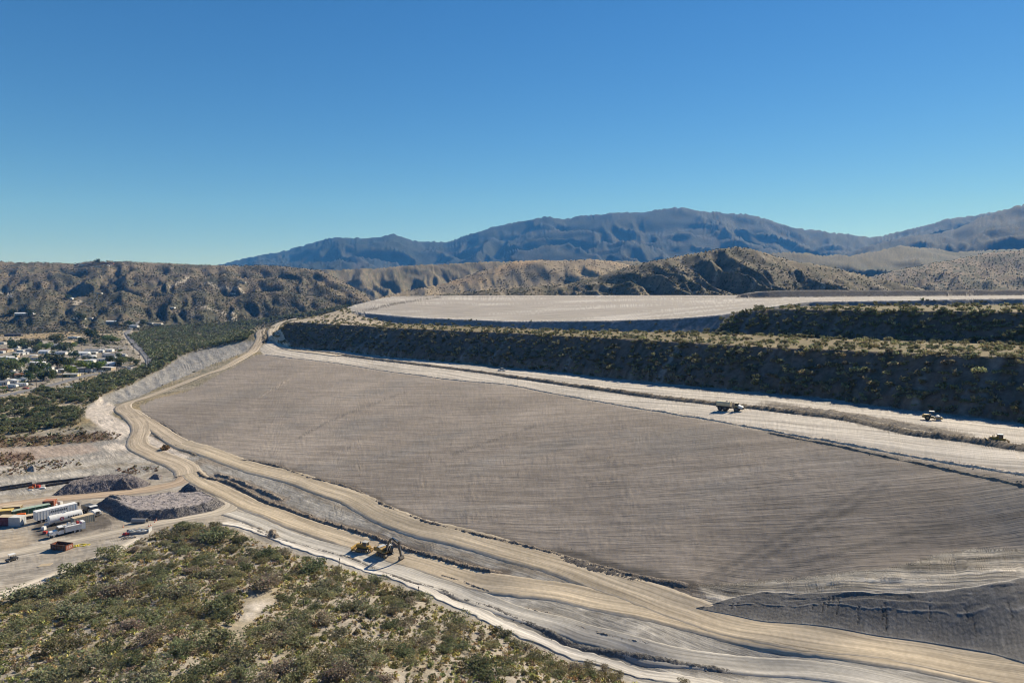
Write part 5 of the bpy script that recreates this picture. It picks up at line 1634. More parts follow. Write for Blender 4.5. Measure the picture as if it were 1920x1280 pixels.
def wheel(parent, x, y, r, w, rim=LGREY, name='wheel'):
    o = MB().tube((x, y - w/2, r), (x, y + w/2, r), r, n=18).part(name, BLACK, parent)
    s = 1 if y > 0 else -1
    MB().tube((x, y + s*w/2, r), (x, y + s*(w/2 + 0.03), r), r * 0.5, n=12).part('rim', rim, o)
    return o

def crawler(parent, x0, x1, y, h, w):
    """one track: chain loop with shoes, plus the rollers inside"""
    prof = []
    r = h / 2
    for a in range(-90, 91, 30): prof.append((x1 - r + r * math.cos(math.radians(a)), r + r * math.sin(math.radians(a))))
    for a in range(90, 271, 30): prof.append((x0 + r + r * math.cos(math.radians(a)), r + r * math.sin(math.radians(a))))
    b = MB().hull(prof, y - w/2, y + w/2)
    t = b.part('track', STEEL, parent)
    g = MB()
    L = x1 - x0 - 2 * r
    for k in range(11):
        x = x0 + r + L * k / 10
        g.box(x - 0.05, x + 0.05, y - w/2, y + w/2, h, h + 0.05)
        g.box(x - 0.05, x + 0.05, y - w/2, y + w/2, -0.04, 0.001)
    g.part('track_shoes', STEEL, t)
    q = MB()
    s = 1 if y > 0 else -1
    for x, rr in ((x0 + r, r * 0.72), (x1 - r, r * 0.72)):
        q.tube((x, y + s*w/2, r), (x, y + s*(w/2 + 0.06), r), rr, n=14)
    for k in range(4):
        x = x0 + r + L * (k + 0.5) / 4
        q.tube((x, y + s*w/2, r*0.5), (x, y + s*(w/2 + 0.05), r*0.5), r * 0.3, n=10)
    q.part('rollers', YEL, t)
    return t

# ---- bulldozer (x forward)
def bulldozer(loc, rz, label, sc=1.0, ripper=True):
    t = empty('bulldozer', loc, rz, label, 'bulldozer', 'bulldozers on the site', sc)
    for y in (-1.05, 1.05): crawler(t, -2.0, 2.0, y, 1.05, 0.6)
    MB().box(-1.5, 1.9, -0.72, 0.72, 0.5, 1.15).part('frame', YEL, t)
    MB().hull([(0.2,1.15),(2.25,1.15),(2.25,1.85),(2.0,2.05),(0.2,2.1)], -0.55, 0.55).part('engine_hood', YEL, t)
    MB().box(2.25, 2.3, -0.5, 0.5, 1.1, 1.85).part('grille', STEEL, t)
    MB().tube((1.1, 0.2, 2.05), (1.1, 0.2, 2.85), 0.09).tube((1.3, -0.25, 2.05), (1.3, -0.25, 2.5), 0.14).part('exhaust_stack', STEEL, t)
    c = MB().box(-1.15, 0.2, -0.75, 0.75, 1.15, 1.75).part('cab', YEL, t)
    MB().box(-1.1, 0.15, -0.7, 0.7, 1.75, 2.75, 0.06).part('window', GLASS, c)
    b = MB()
    for x in (-1.1, 0.15):
        for y in (-0.7, 0.7): b.beam((x, y, 1.75), (x * 0.95, y * 0.94, 2.76), 0.12)
    b.part('cab_posts', YEL, c)
    MB().box(-1.3, 0.32, -0.82, 0.82, 2.76, 2.92, 0.05).part('cab_roof', DUSTW, c)
    MB().box(-1.9, -1.15, -0.7, 0.7, 1.05, 1.75, 0.08).part('fuel_tank', YEL, t)
    # curved blade
    ring = []
    for k in range(6):
        a = -0.6 + 1.2 * k / 5
        ring.append((3.0 + 0.45 * (1 - math.cos(a)) * 2.2, 0.12 + 1.35 * k / 5))
    prof = ring + [(x - 0.12, z) for x, z in reversed(ring)]
    MB().hull(prof, -1.95, 1.95).part('blade', YEL, t)
    a = MB()
    for y in (-1.5, 1.5): a.beam((0.2, y, 0.55), (2.95, y * 0.98, 0.5), 0.22)
    for y in (-0.45, 0.45): a.beam((2.1, y, 1.5), (2.95, y, 0.9), 0.12)
    a.part('push_arms', YEL, t)
    if ripper:
        r = MB().box(-2.75, -2.5, -0.9, 0.9, 0.85, 1.15)
        r.beam((-1.9, -0.5, 1.2), (-2.6, -0.5, 1.0), 0.18).beam((-1.9, 0.5, 1.2), (-2.6, 0.5, 1.0), 0.18).beam((-1.8, 0, 1.55), (-2.6, 0, 1.15), 0.14)
        for y in (-0.7, 0, 0.7): r.beam((-2.62, y, 1.25), (-2.7, y, 0.3), 0.12, 0.22)
        r.part('ripper', YEL, t)
    l = MB()
    for y in (-0.6, 0.6): l.box(0.32, 0.42, y - 0.1, y + 0.1, 2.8, 2.9)
    l.part('work_lights', CHROME, t)
    return t

def excavator(loc, rz, label):
    t = empty('excavator', loc, rz, label, 'excavator')
    for y in (-1.25, 1.25): crawler(t, -2.2, 2.2, y, 1.0, 0.65)
    MB().box(-1.2, 1.2, -0.95, 0.95, 0.4, 0.85).tube((0, 0, 0.8), (0, 0, 1.15), 0.75, n=18).part('undercarriage', STEEL, t)
    MB().hull([(-2.9,1.15),(1.3,1.15),(1.3,1.5),(0.2,1.55),(0.2,2.15),(-2.6,2.25),(-2.9,2.05)], -1.4, 0.35).part('house', YEL, t)
    MB().hull([(-3.0,1.15),(-2.3,1.15),(-2.3,2.2),(-2.8,2.25),(-3.1,1.95)], -1.4, 1.4).part('counterweight', YEL, t)
    MB().box(-2.3, 0.0, 0.35, 1.4, 1.15, 1.95).part('side_box', YEL, t)
    MB().box(-2.2, -0.9, -1.2, 1.2, 2.26, 2.42).part('engine_deck', LGREY, t)
    MB().tube((-1.9, -0.8, 2.4), (-1.9, -0.8, 2.95), 0.08).part('exhaust_stack', STEEL, t)
    c = MB().box(0.0, 1.75, 0.42, 1.4, 1.15, 1.7).part('cab', STEEL, t)
    MB().hull([(0.02,1.7),(1.75,1.7),(1.7,2.3),(1.45,2.95),(0.05,2.95)], 0.45, 1.37).part('window', GLASS, c)
    b = MB()
    for y in (0.45, 1.37):
        b.beam((0.02, y, 1.7), (0.05, y, 2.95), 0.1).beam((1.74, y, 1.7), (1.46, y, 2.95), 0.1)
    b.part('cab_posts', STEEL, c)
    MB().box(-0.02, 1.52, 0.4, 1.42, 2.95, 3.1, 0.05).part('cab_roof', WHITE, c)
    g = MB()
    for x in (-2.7, -1.6, -0.5): g.beam((x, -1.3, 2.2), (x, -1.3, 2.75), 0.04)
    g.beam((-2.7, -1.3, 2.75), (-0.5, -1.3, 2.75), 0.04)
    g.part('guard_rail', STEEL, t)
    # boom, stick, bucket in the plane y = -0.25
    yb = -0.1
    boom = [(0.6,1.5),(2.6,4.9),(3.4,5.35),(6.0,4.75)]
    up = [(0.35,1.9),(2.2,5.2),(3.3,5.85),(6.15,5.05)]
    MB().hull(boom + up[::-1], yb - 0.28, yb + 0.28).part('boom', STEEL, t, label='dark boom')
    MB().hull([(5.75,5.55),(6.25,5.5),(6.95,1.55),(6.65,1.5),(5.75,4.3)], yb - 0.22, yb + 0.22).part('stick', STEEL, t)
    h = MB()
    for y in (yb - 0.4, yb + 0.4): h.tube((1.2, y, 1.4), (2.7, y, 4.5), 0.12, n=8).tube((1.9, y, 2.85), (2.7, y, 4.5), 0.07, n=8)
    h.tube((3.4, yb, 5.95), (5.8, yb, 5.5), 0.12, n=8).tube((6.3, yb, 4.6), (7.05, yb, 2.2), 0.1, n=8)
    h.part('hydraulic_cylinders', CHROME, t)
    MB().hull([(6.5,1.6),(7.0,1.65),(7.35,1.1),(7.1,0.35),(6.5,0.02),(5.95,0.12),(5.85,0.3),(6.35,0.45),(6.55,0.9)], yb - 0.75, yb + 0.75).part('bucket', STEEL, t)
    k = MB()
    for i in range(5):
        y = yb - 0.66 + 0.33 * i
        k.box(5.62, 5.95, y - 0.06, y + 0.06, 0.06, 0.2)
    k.part('bucket_teeth', STEEL, t)
    return t

def water_truck(loc, rz, label):
    t = empty('water_truck', loc, rz, label, 'water truck')
    for x in (-3.6, -1.75):
        for y in (-1.2, 1.2): wheel(t, x, y, 0.88, 0.7, STEEL)
    for y in (-1.2, 1.2): wheel(t, 2.35, y, 0.88, 0.7, STEEL)
    MB().box(-5.0, 0.3, -0.5, 0.5, 0.95, 1.35).box(0.3, 1.2, -0.3, 0.3, 0.95, 1.3).part('rear_frame', STEEL, t)
    MB().box(1.1, 4.4, -0.6, 0.6, 0.85, 1.3).part('front_frame', STEEL, t)
    pr = [(-1.25,1.75),(-1.45,2.2),(-1.45,3.0),(-1.1,3.35),(1.1,3.35),(1.45,3.0),(1.45,2.2),(1.25,1.75)]
    MB().rings([[(x, y, z) for y, z in pr] for x in (-5.0, 0.0)]).part('tank', CREAM, t)
    e = MB()
    for x in (-5.02, -3.3, -1.65, -0.05):
        e.rings([[(xx, y * 1.02, z if z < 2 else z + 0.03) for y, z in pr] for xx in (x, x + 0.09)])
    e.part('tank_bands', CREAM, t)
    MB().hull([(-5.0,1.35),(0.0,1.35),(0.2,1.75),(-5.0,1.75)], -0.9, 0.9).part('tank_cradle', STEEL, t)
    MB().tube((-1.5, 0, 3.33), (-1.5, 0, 3.55), 0.38, n=14).tube((-0.2, -0.9, 3.2), (-0.2, -0.9, 3.75), 0.09, n=8).part('filler_hatch', STEEL, t)
    MB().tube((-5.2, -1.1, 1.2), (-5.2, 1.1, 1.2), 0.09, n=8).box(-5.35, -5.0, -0.5, 0.5, 1.1, 1.6).part('spray_bar', STEEL, t)
    MB().hull([(1.6,1.3),(2.9,1.3),(2.9,2.2),(1.6,2.2)], -1.05, 1.05).part('cab', CREAM, t)
    MB().hull([(1.65,2.2),(2.9,2.2),(2.6,3.1),(1.7,3.1)], -0.98, 0.98).part('window', GLASS, t)
    MB().box(1.5, 2.75, -1.1, 1.1, 3.1, 3.24, 0.05).part('cab_roof', CREAM, t)
    MB().hull([(2.9,1.3),(4.5,1.3),(4.55,1.75),(4.35,2.0),(2.9,2.45)], -0.85, 0.85).part('hood', WHITE, t, label='sunlit pale hood')  # white paint, paler than the cream cab and tank
    MB().box(4.5, 4.62, -0.85, 0.85, 0.9, 1.7).part('bumper', STEEL, t)
    MB().hull([(1.55,1.75),(3.25,1.75),(3.25,1.9),(1.55,1.9)], -1.6, -1.05).hull([(1.55,1.75),(3.25,1.75),(3.25,1.9),(1.55,1.9)], 1.05, 1.6).part('fenders', YEL, t)
    MB().tube((1.35, -0.9, 1.3), (1.35, -0.9, 3.2), 0.11, n=8).part('exhaust_stack', STEEL, t)
    return t

def roller(loc, rz, label):
    t = empty('soil_roller', loc, rz, label, 'roller')
    d = MB().tube((2.0, -1.05, 0.78), (2.0, 1.05, 0.78), 0.78, n=26).part('drum', LGREY, t)
    f = MB().box(0.9, 3.0, -1.25, -1.08, 0.55, 1.05).box(0.9, 3.0, 1.08, 1.25, 0.55, 1.05).box(2.85, 3.05, -1.25, 1.25, 0.5, 1.1).box(0.75, 1.0, -1.25, 1.25, 0.5, 1.1)
    f.part('drum_frame', YEL, t)
    for y in (-0.8, 0.8): wheel(t, -1.0, y, 0.76, 0.55, YEL)
    MB().box(-0.5, 0.8, -0.55, 0.55, 0.6, 1.1).part('chassis', YEL, t)
    MB().hull([(-2.4,0.75),(-0.4,0.75),(-0.4,1.75),(-1.9,1.8),(-2.4,1.4)], -0.75, 0.75).part('engine_hood', YEL, t)
    MB().box(-0.35, 0.75, -0.7, 0.7, 1.1, 1.25).box(-0.3, 0.1, -0.3, 0.3, 1.25, 1.75).part('operator_deck', STEEL, t)
    c = MB()
    for x in (-0.35, 0.75):
        for y in (-0.7, 0.7): c.beam((x, y, 1.2), (x, y, 2.75), 0.09)
    c.part('canopy_posts', STEEL, t)
    MB().box(-0.55, 0.95, -0.85, 0.85, 2.75, 2.88, 0.04).part('canopy', DUSTW, t)
    return t

def pickup(loc, rz, label, body=WHITE, group=None, cat='pickup truck'):
    t = empty('pickup_truck', loc, rz, label, cat, group)
    for x in (1.75, -1.75):
        for y in (-0.82, 0.82): wheel(t, x, y, 0.39, 0.26)
    MB().hull([(-2.75,0.5),(2.75,0.5),(2.8,0.85),(2.7,1.05),(1.3,1.15),(-0.7,1.15),(-0.7,0.85),(-2.75,0.85)], -0.95, 0.95).part('body', body, t)
    MB().box(-2.75, -0.75, -0.95, -0.87, 0.85, 1.2).box(-2.75, -0.75, 0.87, 0.95, 0.85, 1.2).box(-2.8, -2.7, -0.95, 0.95, 0.7, 1.2).part('bed_sides', body, t)
    MB().hull([(1.35,1.15),(-0.75,1.15),(-0.6,1.75),(0.65,1.78)], -0.86, 0.86).part('window', GLASS, t)
    MB().hull([(0.7,1.77),(-0.62,1.74),(-0.6,1.84),(0.55,1.86)], -0.84, 0.84).part('cab_roof', body, t)
    MB().box(2.75, 2.86, -0.9, 0.9, 0.42, 0.7).part('bumper', CHROME, t)
    for y in (-0.72, 0.72): MB().box(2.7, 2.83, y - 0.16, y + 0.16, 0.78, 0.98).part('headlight', CHROME, t)
    return t

# ---- machines where they stand
bulldozer(place(683, 1033), math.radians(160), 'yellow bulldozer parked on the haul road behind the excavator')
excavator(place(722, 1041), math.radians(-40), 'yellow excavator with its dark boom reaching down onto the haul road')
water_truck(place(1370, 770), math.radians(-34), 'dusty cream articulated water truck on the pale haul bench')
roller(place(1745, 787), math.radians(-24), 'yellow soil roller with white canopy at the foot of the lower embankment')
b_ = bulldozer(place(1871, 831), math.radians(158), 'yellow bulldozer pushing the dark windrow on the right of the haul bench', 0.86)
pickup(place(941, 695.5), math.radians(140), 'white pickup truck parked in shade at the foot of the lower embankment')

# ---- yard
def container(name, loc, rz, L, W, H, wall, roof, label, cat='container', doors=True, group=None):
    t = empty(name, loc, rz, label, cat, group)
    w = MB().box(-L/2, L/2, -W/2, W/2, 0.15, H - 0.06).part('walls', wall, t)
    r = MB()
    n = int(L / 0.55)
    for k in range(n):
        x = -L/2 + 0.2 + (L - 0.4) * k / max(n - 1, 1)
        r.box(x - 0.07, x + 0.07, -W/2 - 0.035, -W/2, 0.3, H - 0.2).box(x - 0.07, x + 0.07, W/2, W/2 + 0.035, 0.3, H - 0.2)
    o = r.part('corrugations', wall, w); o['kind'] = 'stuff'
    for x in (-L/2, L/2):
        for y in (-W/2, W/2): MB().box(x - 0.08, x + 0.08, y - 0.08, y + 0.08, 0.0, H - 0.06).part('corner_post', wall, t)
    for y in (-W/2 - 0.02, W/2 + 0.02): MB().box(-L/2 + 0.09, L/2 - 0.09, y - 0.04, y + 0.04, 0.05, 0.2).part('bottom_rail', wall, t)
    MB().box(-L/2 - 0.03, L/2 + 0.03, -W/2 - 0.03, W/2 + 0.03, H - 0.055, H + 0.02).part('roof', roof, t)
    if doors:
        for y in (-W/4, W/4):
            d = MB().box(L/2, L/2 + 0.06, y - W/4 + 0.05, y + W/4 - 0.05, 0.25, H - 0.2).part('door', wall, t)
            MB().box(L/2 + 0.06, L/2 + 0.1, y - 0.03, y + 0.03, 0.3, H - 0.25).part('lock_bar', LGREY, d)
    return t

YA = math.radians(17)          # the yard's vehicles stand roughly in this direction

def yard_line(p0, p1):
    """direction and length between two ground points of the photograph"""
    a = place(*p0); b = place(*p1)
    return a, b, math.atan2(b[1] - a[1], b[0] - a[0]), math.hypot(b[0] - a[0], b[1] - a[1])

a, b, an, L = yard_line((66, 981), (143, 962))
t = empty('box_trailer', ((a[0]+b[0])/2, (a[1]+b[1])/2, min(a[2], b[2])), an, 'long white box trailer with dark lettering parked beside the round tank', 'trailer')
L = min(max(L, 11.5), 15.0)
MB().box(-L/2, L/2, -1.3, 1.3, 1.05, 3.9).part('box', WHITE, t)
MB().box(-L/2 - 0.02, L/2 + 0.02, -1.32, 1.32, 3.901, 3.97).part('roof', WROOF, t)
r = MB()
for k in range(14):
    x = -L/2 + 0.4 + (L - 0.8) * k / 13
    r.box(x - 0.05, x + 0.05, -1.335, -1.3, 1.15, 3.8)
o = r.part('side_posts', LGREY, t)
MB().box(-L/2 - 0.04, -L/2, -1.25, -0.03, 1.15, 3.8).part('door', WHITE, t); MB().box(-L/2 - 0.04, -L/2, 0.03, 1.25, 1.15, 3.8).part('door', WHITE, t)
MB().box(-L/2 + 1, L/2 - 2, -0.5, 0.5, 0.75, 1.05).part('chassis', STEEL, t)
for x in (-L/2 + 1.4, -L/2 + 2.7):
    for y in (-0.95, 0.95): wheel(t, x, y, 0.5, 0.5)
for y in (-0.7, 0.7): MB().box(L/2 - 3.2, L/2 - 3.0, y - 0.1, y + 0.1, 0.0, 1.05).part('landing_leg', STEEL, t)
for k in range(9): MB().box(-1.9 + 0.55*k, -1.55 + 0.55*k, -1.36, -1.34, 2.75, 3.3).part('letter', INK, t)   # too small to read in the photograph
LT = [t]

a, b, an, L = yard_line((92, 986), (152, 971))
t = empty('storage_tank', ((a[0]+b[0])/2, (a[1]+b[1])/2, min(a[2], b[2])), an, 'white round horizontal storage tank with red emblem and dark lettering', 'tank')
L = min(max(L, 9.0), 12.0)
ring = lambda x, rr: [(x, rr * math.cos(2*math.pi*i/24), 2.0 + rr * math.sin(2*math.pi*i/24)) for i in range(24)]
MB().rings([ring(-L/2 - 0.35, 0.5), ring(-L/2 - 0.22, 1.05), ring(-L/2, 1.42), ring(L/2, 1.42), ring(L/2 + 0.22, 1.05), ring(L/2 + 0.35, 0.5)]).part('shell', WHITE, t, smooth=False)
for x in (-L/2 + 1.2, L/2 - 1.2):
    MB().hull([(x - 0.25, 0), (x + 0.25, 0), (x + 0.25, 1.2), (x - 0.25, 1.2)], -1.1, 1.1).part('saddle', STEEL, t)
MB().tube((0, 0, 3.4), (0, 0, 3.75), 0.35, n=14).part('hatch', LGREY, t)
MB().tube((-L/2 - 0.3, 0, 2.2), (-L/2 - 0.8, 0, 2.2), 0.12, n=8).tube((-L/2 - 0.75, 0, 0.0), (-L/2 - 0.75, 0, 2.3), 0.12, n=8).part('outlet_pipe', LGREY, t)
q = MB().tube((-1.3, -1.425, 2.05), (-1.3, -1.46, 2.05), 0.62, n=24).part('emblem', LOGO, t)
MB().tube((-1.3, -1.46, 2.05), (-1.3, -1.475, 2.05), 0.4, n=24).part('emblem_centre', WHITE, q)
MB().box(-1.95, -0.65, -1.5, -1.477, 1.93, 2.17).part('emblem_bar', LOGO, q)
for k in range(5): MB().box(0.4 + 0.7*k, 0.85 + 0.7*k, -1.47, -1.43, 1.85, 2.4).part('letter', INK, t)

a, b, an, L = yard_line((134, 987), (171, 977))
container('flat_container', ((a[0]+b[0])/2, (a[1]+b[1])/2 + 0.8, min(a[2], b[2])), an, 6.1, 2.4, 2.6, BEIGE, TANR, 'beige steel container with a tan roof behind the white service truck')
container('steel_container', place(13, 983), YA - 0.3, 4.6, 2.9, 2.9, MAROON, TANR, 'maroon container with tan roof beside the light grey one', 'container')
container('steel_container', place(33, 984), YA - 0.3, 3.6, 2.7, 2.9, LGREY, OFFW, 'light grey container with an open front beside the maroon one', 'container')
container('steel_container', place(4, 971), YA, 6.1, 2.5, 2.8, paint('ochre_steel', (0.34, 0.22, 0.07)), YROOF, 'ochre container with bright yellow roof at the left edge of the yard')
container('steel_container', place(24, 962), YA, 5.2, 2.5, 2.6, paint('dark_ochre_steel', (0.22, 0.16, 0.08)), TANR, 'brown container with pale tan roof next to the yellow roofed one')
container('steel_container', place(94, 951), YA - 0.1, 3.4, 2.5, 2.7, RUST, paint('faded_orange_roof', (0.42, 0.16, 0.08)), 'rust red container with orange roof at the far end of the green box')
a, b, an, L = yard_line((22, 970), (93, 955))
t = container('green_box', ((a[0]+b[0])/2, (a[1]+b[1])/2, min(a[2], b[2])), an, min(max(L, 11), 14), 2.3, 2.3, GREENP, LGREEN, 'long dark green steel box with pale green roof and rail posts', 'container')
LL = min(max(L, 11), 14)
g = MB()
for k in range(6):
    x = -LL/2 + 0.5 + (LL - 1.0) * k / 5
    g.beam((x, -1.2, 0.2), (x, -1.2, 3.1), 0.08)
g.part('rail_posts', LGREY, t)
# flatbed trailer in front of the green box
a, b, an, L = yard_line((24, 977), (74, 967))
t = empty('flatbed_trailer', ((a[0]+b[0])/2, (a[1]+b[1])/2, min(a[2], b[2])), an, 'empty tan flatbed trailer in front of the green box', 'trailer')
MB().box(-4.2, 4.2, -1.2, 1.2, 1.0, 1.2).part('deck', TANR, t)
MB().box(-4.2, 4.2, -0.5, -0.3, 0.7, 1.0).box(-4.2, 4.2, 0.3, 0.5, 0.7, 1.0).part('chassis', STEEL, t)
for x in (2.0, 3.1):
    for y in (-0.9, 0.9): wheel(t, x, y, 0.48, 0.45)
for y in (-0.6, 0.6): MB().box(-3.0, -2.85, y - 0.08, y + 0.08, 0, 1.0).part('landing_leg', STEEL, t)

def conventional_truck(loc, rz, label, rear='service', cat='truck', sc=1.0):
    """bonneted truck, x forward"""
    t = empty('work_truck', loc, rz, label, cat, None, sc)
    for y in (-1.0, 1.0): wheel(t, 3.4, y, 0.52, 0.35)
    for x in (-2.2, -3.5):
        for y in (-0.95, 0.95): wheel(t, x, y, 0.52, 0.55)
    MB().box(-4.4, 4.3, -0.45, 0.45, 0.6, 0.85).part('chassis', STEEL, t)
    MB().hull([(2.3,0.85),(4.5,0.85),(4.6,1.35),(4.3,1.8),(2.3,1.95)], -0.85, 0.85).part('hood', WHITE, t)
    MB().hull([(2.75,0.8),(4.2,0.8),(4.1,1.25),(3.4,1.42),(2.85,1.25)], -1.2, -0.8).hull([(2.75,0.8),(4.2,0.8),(4.1,1.25),(3.4,1.42),(2.85,1.25)], 0.8, 1.2).part('fenders', WHITE, t)
    MB().box(4.58, 4.66, -0.55, 0.55, 0.9, 1.65).part('grille', STEEL, t)
    MB().box(4.5, 4.8, -1.15, 1.15, 0.5, 0.85).part('bumper', CHROME, t)
    for y in (-0.95, 0.95): MB().box(4.2, 4.35, y - 0.15, y + 0.15, 1.05, 1.3).part('headlight', CHROME, t)
    MB().box(0.7, 2.3, -1.1, 1.1, 0.7, 1.85).part('cab', WHITE, t)
    MB().hull([(0.72,1.85),(2.3,1.85),(1.95,2.7),(0.75,2.7)], -1.07, 1.07).part('window', GLASS, t)
    MB().box(0.6, 2.05, -1.12, 1.12, 2.7, 2.88, 0.08).part('cab_roof', WHITE, t)
    for y in (-0.9, 0.9): MB().tube((0.5, y, 0.8), (0.5, y, 3.2), 0.08, n=8).part('exhaust_stack', CHROME, t)
    for y in (-1.4, 1.4): MB().box(2.1, 2.2, y - 0.12, y + 0.12, 1.7, 2.3).part('mirror', STEEL, t)
    if rear == 'service':
        for y0, y1 in ((-1.25, -0.35), (0.35, 1.25)):
            s_ = MB().box(-4.3, 0.3, y0, y1, 0.9, 2.6).part('side_lockers', WHITE, t)
            q = MB()
            ys = y0 - 0.03 if y0 < 0 else y1 + 0.03
            for k in range(4): q.box(-4.2 + 1.12 * k, -3.2 + 1.12 * k, min(ys, y0), max(ys, y1) if y0 > 0 else y0, 1.6, 2.5)
            q.part('locker_doors', OFFW, s_)
        MB().box(-4.3, 0.3, -0.35, 0.35, 0.9, 2.2).part('deck', OFFW, t)
        MB().box(-5.2, -4.3, -1.25, 1.25, 0.75, 3.0).part('rear_cabinet', WHITE, t)
        MB().tube((-1.0, -0.5, 2.95), (-1.0, 0.5, 2.95), 0.5, n=16).part('hose_reel', OFFW, t)
        MB().tube((-3.4, -0.6, 2.95), (-3.4, 0.6, 2.95), 0.38, n=14).part('hose_reel', REDP, t)
        MB().box(-2.6, -1.8, -0.5, 0.5, 2.2, 3.05).part('pump', LGREY, t)
    else:
        MB().hull([(-4.6,1.1),(0.2,1.1),(0.45,2.6),(-4.7,2.3)], -1.25, 1.25).part('dump_body', STEEL, t)
        MB().box(0.3, 0.9, -1.2, 1.2, 2.6, 2.75).part('cab_guard', STEEL, t)
    return t

a, b, an, L = yard_line((96, 1007), (149, 994))
conventional_truck(((a[0]+b[0])/2, (a[1]+b[1])/2, min(a[2], b[2])), an + math.pi, 'white ten wheel service truck with side lockers and hose reels', 'service', 'service truck', 1.0)
conventional_truck(place(172, 963), math.radians(-38), 'white dump truck with a dark body facing right beside the tank', 'dump', 'dump truck', 1.08)

# roll-off dumpster with its number
t = empty('dumpster', place(116, 1029), math.radians(-14), 'open brown steel dumpster with a number on its end', 'dumpster')
MB().box(-2.7, 2.7, -1.2, 1.2, 0.15, 0.25).part('floor', BROWN, t)
for y in (-1.2, 1.2):
    s_ = MB().box(-2.7, 2.7, y - 0.05, y + 0.05, 0.25, 1.65).part('side_wall', BROWN, t)
    q = MB()
    yy = y + (0.05 if y > 0 else -0.05)
    for k in range(7): q.box(-2.6 + 0.86 * k, -2.5 + 0.86 * k, min(yy, yy + 0.08 * (1 if y > 0 else -1)), max(yy, yy + 0.08 * (1 if y > 0 else -1)), 0.2, 1.6)
    q.part('wall_ribs', RUST, s_)
for x in (-2.7, 2.7): MB().box(x - 0.05, x + 0.05, -1.15, 1.15, 0.25, 1.65).part('end_wall', RUST, t)
q = MB()
for y in (-1.2, 1.2): q.box(-2.8, 2.8, y - 0.09, y + 0.09, 1.65, 1.75)
for x in (-2.72, 2.72): q.box(x - 0.08, x + 0.08, -1.1, 1.1, 1.65, 1.74)
q.part('top_rail', BROWN, t)
sign_on('123', 1.05, t, (2.76, 0.0, 0.95), (math.pi/2, 0, math.pi/2), OFFW)
for y in (-0.7, 0.7): MB().tube((2.3, y - 0.15, 0.1), (2.3, y + 0.15, 0.1), 0.14, n=10).part('roller', STEEL, t)

# small utility cart
t = empty('utility_cart', place(22, 1051), math.radians(60), 'small black utility cart with a white roof at the left edge of the yard', 'utility cart')
for x in (-0.9, 0.9):
    for y in (-0.6, 0.6): wheel(t, x, y, 0.32, 0.24)
MB().hull([(-1.4,0.4),(1.4,0.4),(1.45,0.8),(0.7,0.95),(-0.1,0.7),(-1.4,0.8)], -0.65, 0.65).part('body', STEEL, t)
q = MB()
for x in (-0.5, 0.75):
    for y in (-0.6, 0.6): q.beam((x, y, 0.75), (x * 0.8, y, 1.9), 0.06)
q.part('roll_cage', STEEL, t)
MB().box(-0.7, 0.85, -0.7, 0.7, 1.9, 1.98).part('roof', WHITE, t)
MB().box(-0.3, 0.1, -0.5, 0.5, 0.7, 1.2).part('seat', BLACK, t)

# concrete pipe lying by the gravel pile
t = empty('concrete_pipe', place(261, 980), math.radians(-3), 'grey concrete pipe section lying at the foot of the gravel pile', 'pipe')
R_ = 0.75
ro = lambda x, r: [(x, r * math.cos(2*math.pi*i/18), R_ + r * math.sin(2*math.pi*i/18)) for i in range(18)]
MB().rings([ro(-2.3, 0.58), ro(-2.3, R_), ro(2.3, R_), ro(2.3, 0.58), ro(-2.3, 0.58)], caps=False).part('pipe_wall', GREYC, t)
MB().rings([ro(2.3, R_ * 0.99), ro(2.3, R_ * 1.13), ro(2.55, R_ * 1.13), ro(2.55, R_ * 0.99)], caps=False).part('collar', GREYC, t)

# traffic cones
for k, (px, py, lb) in enumerate([(290,980,'orange traffic cone nearest the end of the concrete pipe'), (283,986,'orange traffic cone in the middle of the roadside row'), (279,988,'orange traffic cone closest to the scrap heap'), (293,977,'orange traffic cone at the far right of the roadside row'), (231,989,'orange traffic cone left of the scrap heap near the dark soil')]):
    t = empty('traffic_cone', place(px, py), 0, lb, 'traffic cone', 'orange cones by the yard road', 1.25)
    MB().box(-0.22, 0.22, -0.22, 0.22, 0, 0.05).part('base', BLACK, t)
    MB().tube((0, 0, 0.05), (0, 0, 0.8), 0.17, 0.035, n=10).part('cone', ORANGE, t)
    MB().tube((0, 0, 0.42), (0, 0, 0.58), 0.107, 0.078, n=10).part('stripe', WHITE, t)

# scrap heap in a low bin, red hydrant-like valve, board, hoses, brush heap
r_ = random.Random(5)
t = empty('scrap_bin', place(258, 998), math.radians(8), 'low grey bin of pale scrap sheets beside the yard road', 'scrap bin')
MB().box(-3.6, 3.6, -1.3, 1.3, 0.02, 0.12).part('floor', GREYC, t)
for y in (-1.3, 1.3): MB().box(-3.6, 3.6, y - 0.1, y + 0.1, 0.12, 0.7).part('side_wall', GREYC, t)
MB().box(3.5, 3.7, -1.2, 1.2, 0.12, 1.3).part('end_wall', LGREY, t)
for k in range(16):
    x, y = r_.uniform(-2.2, 3.0), r_.uniform(-1.0, 1.0)
    q = MB(); an_ = r_.uniform(0, 3.14); l_ = r_.uniform(0.5, 1.3)
    z_ = r_.uniform(0.25, 1.0)
    q.beam((x - l_*math.cos(an_), y - l_*0.5*math.sin(an_), z_), (x + l_*math.cos(an_), y + l_*0.5*math.sin(an_), z_ + r_.uniform(-0.2, 0.4)), r_.uniform(0.3, 0.8), 0.06)
    o = q.part('scrap_sheet', r_.choice([WHITE, OFFW, LGREY, BLUEG]), t)
t = empty('pipe_valve', place(236, 1004), 0.4, 'red pipe fitting standing below the scrap bin', 'pipe fitting')
MB().tube((0, 0, 0), (0, 0, 0.9), 0.22, n=12).part('body', REDP, t)
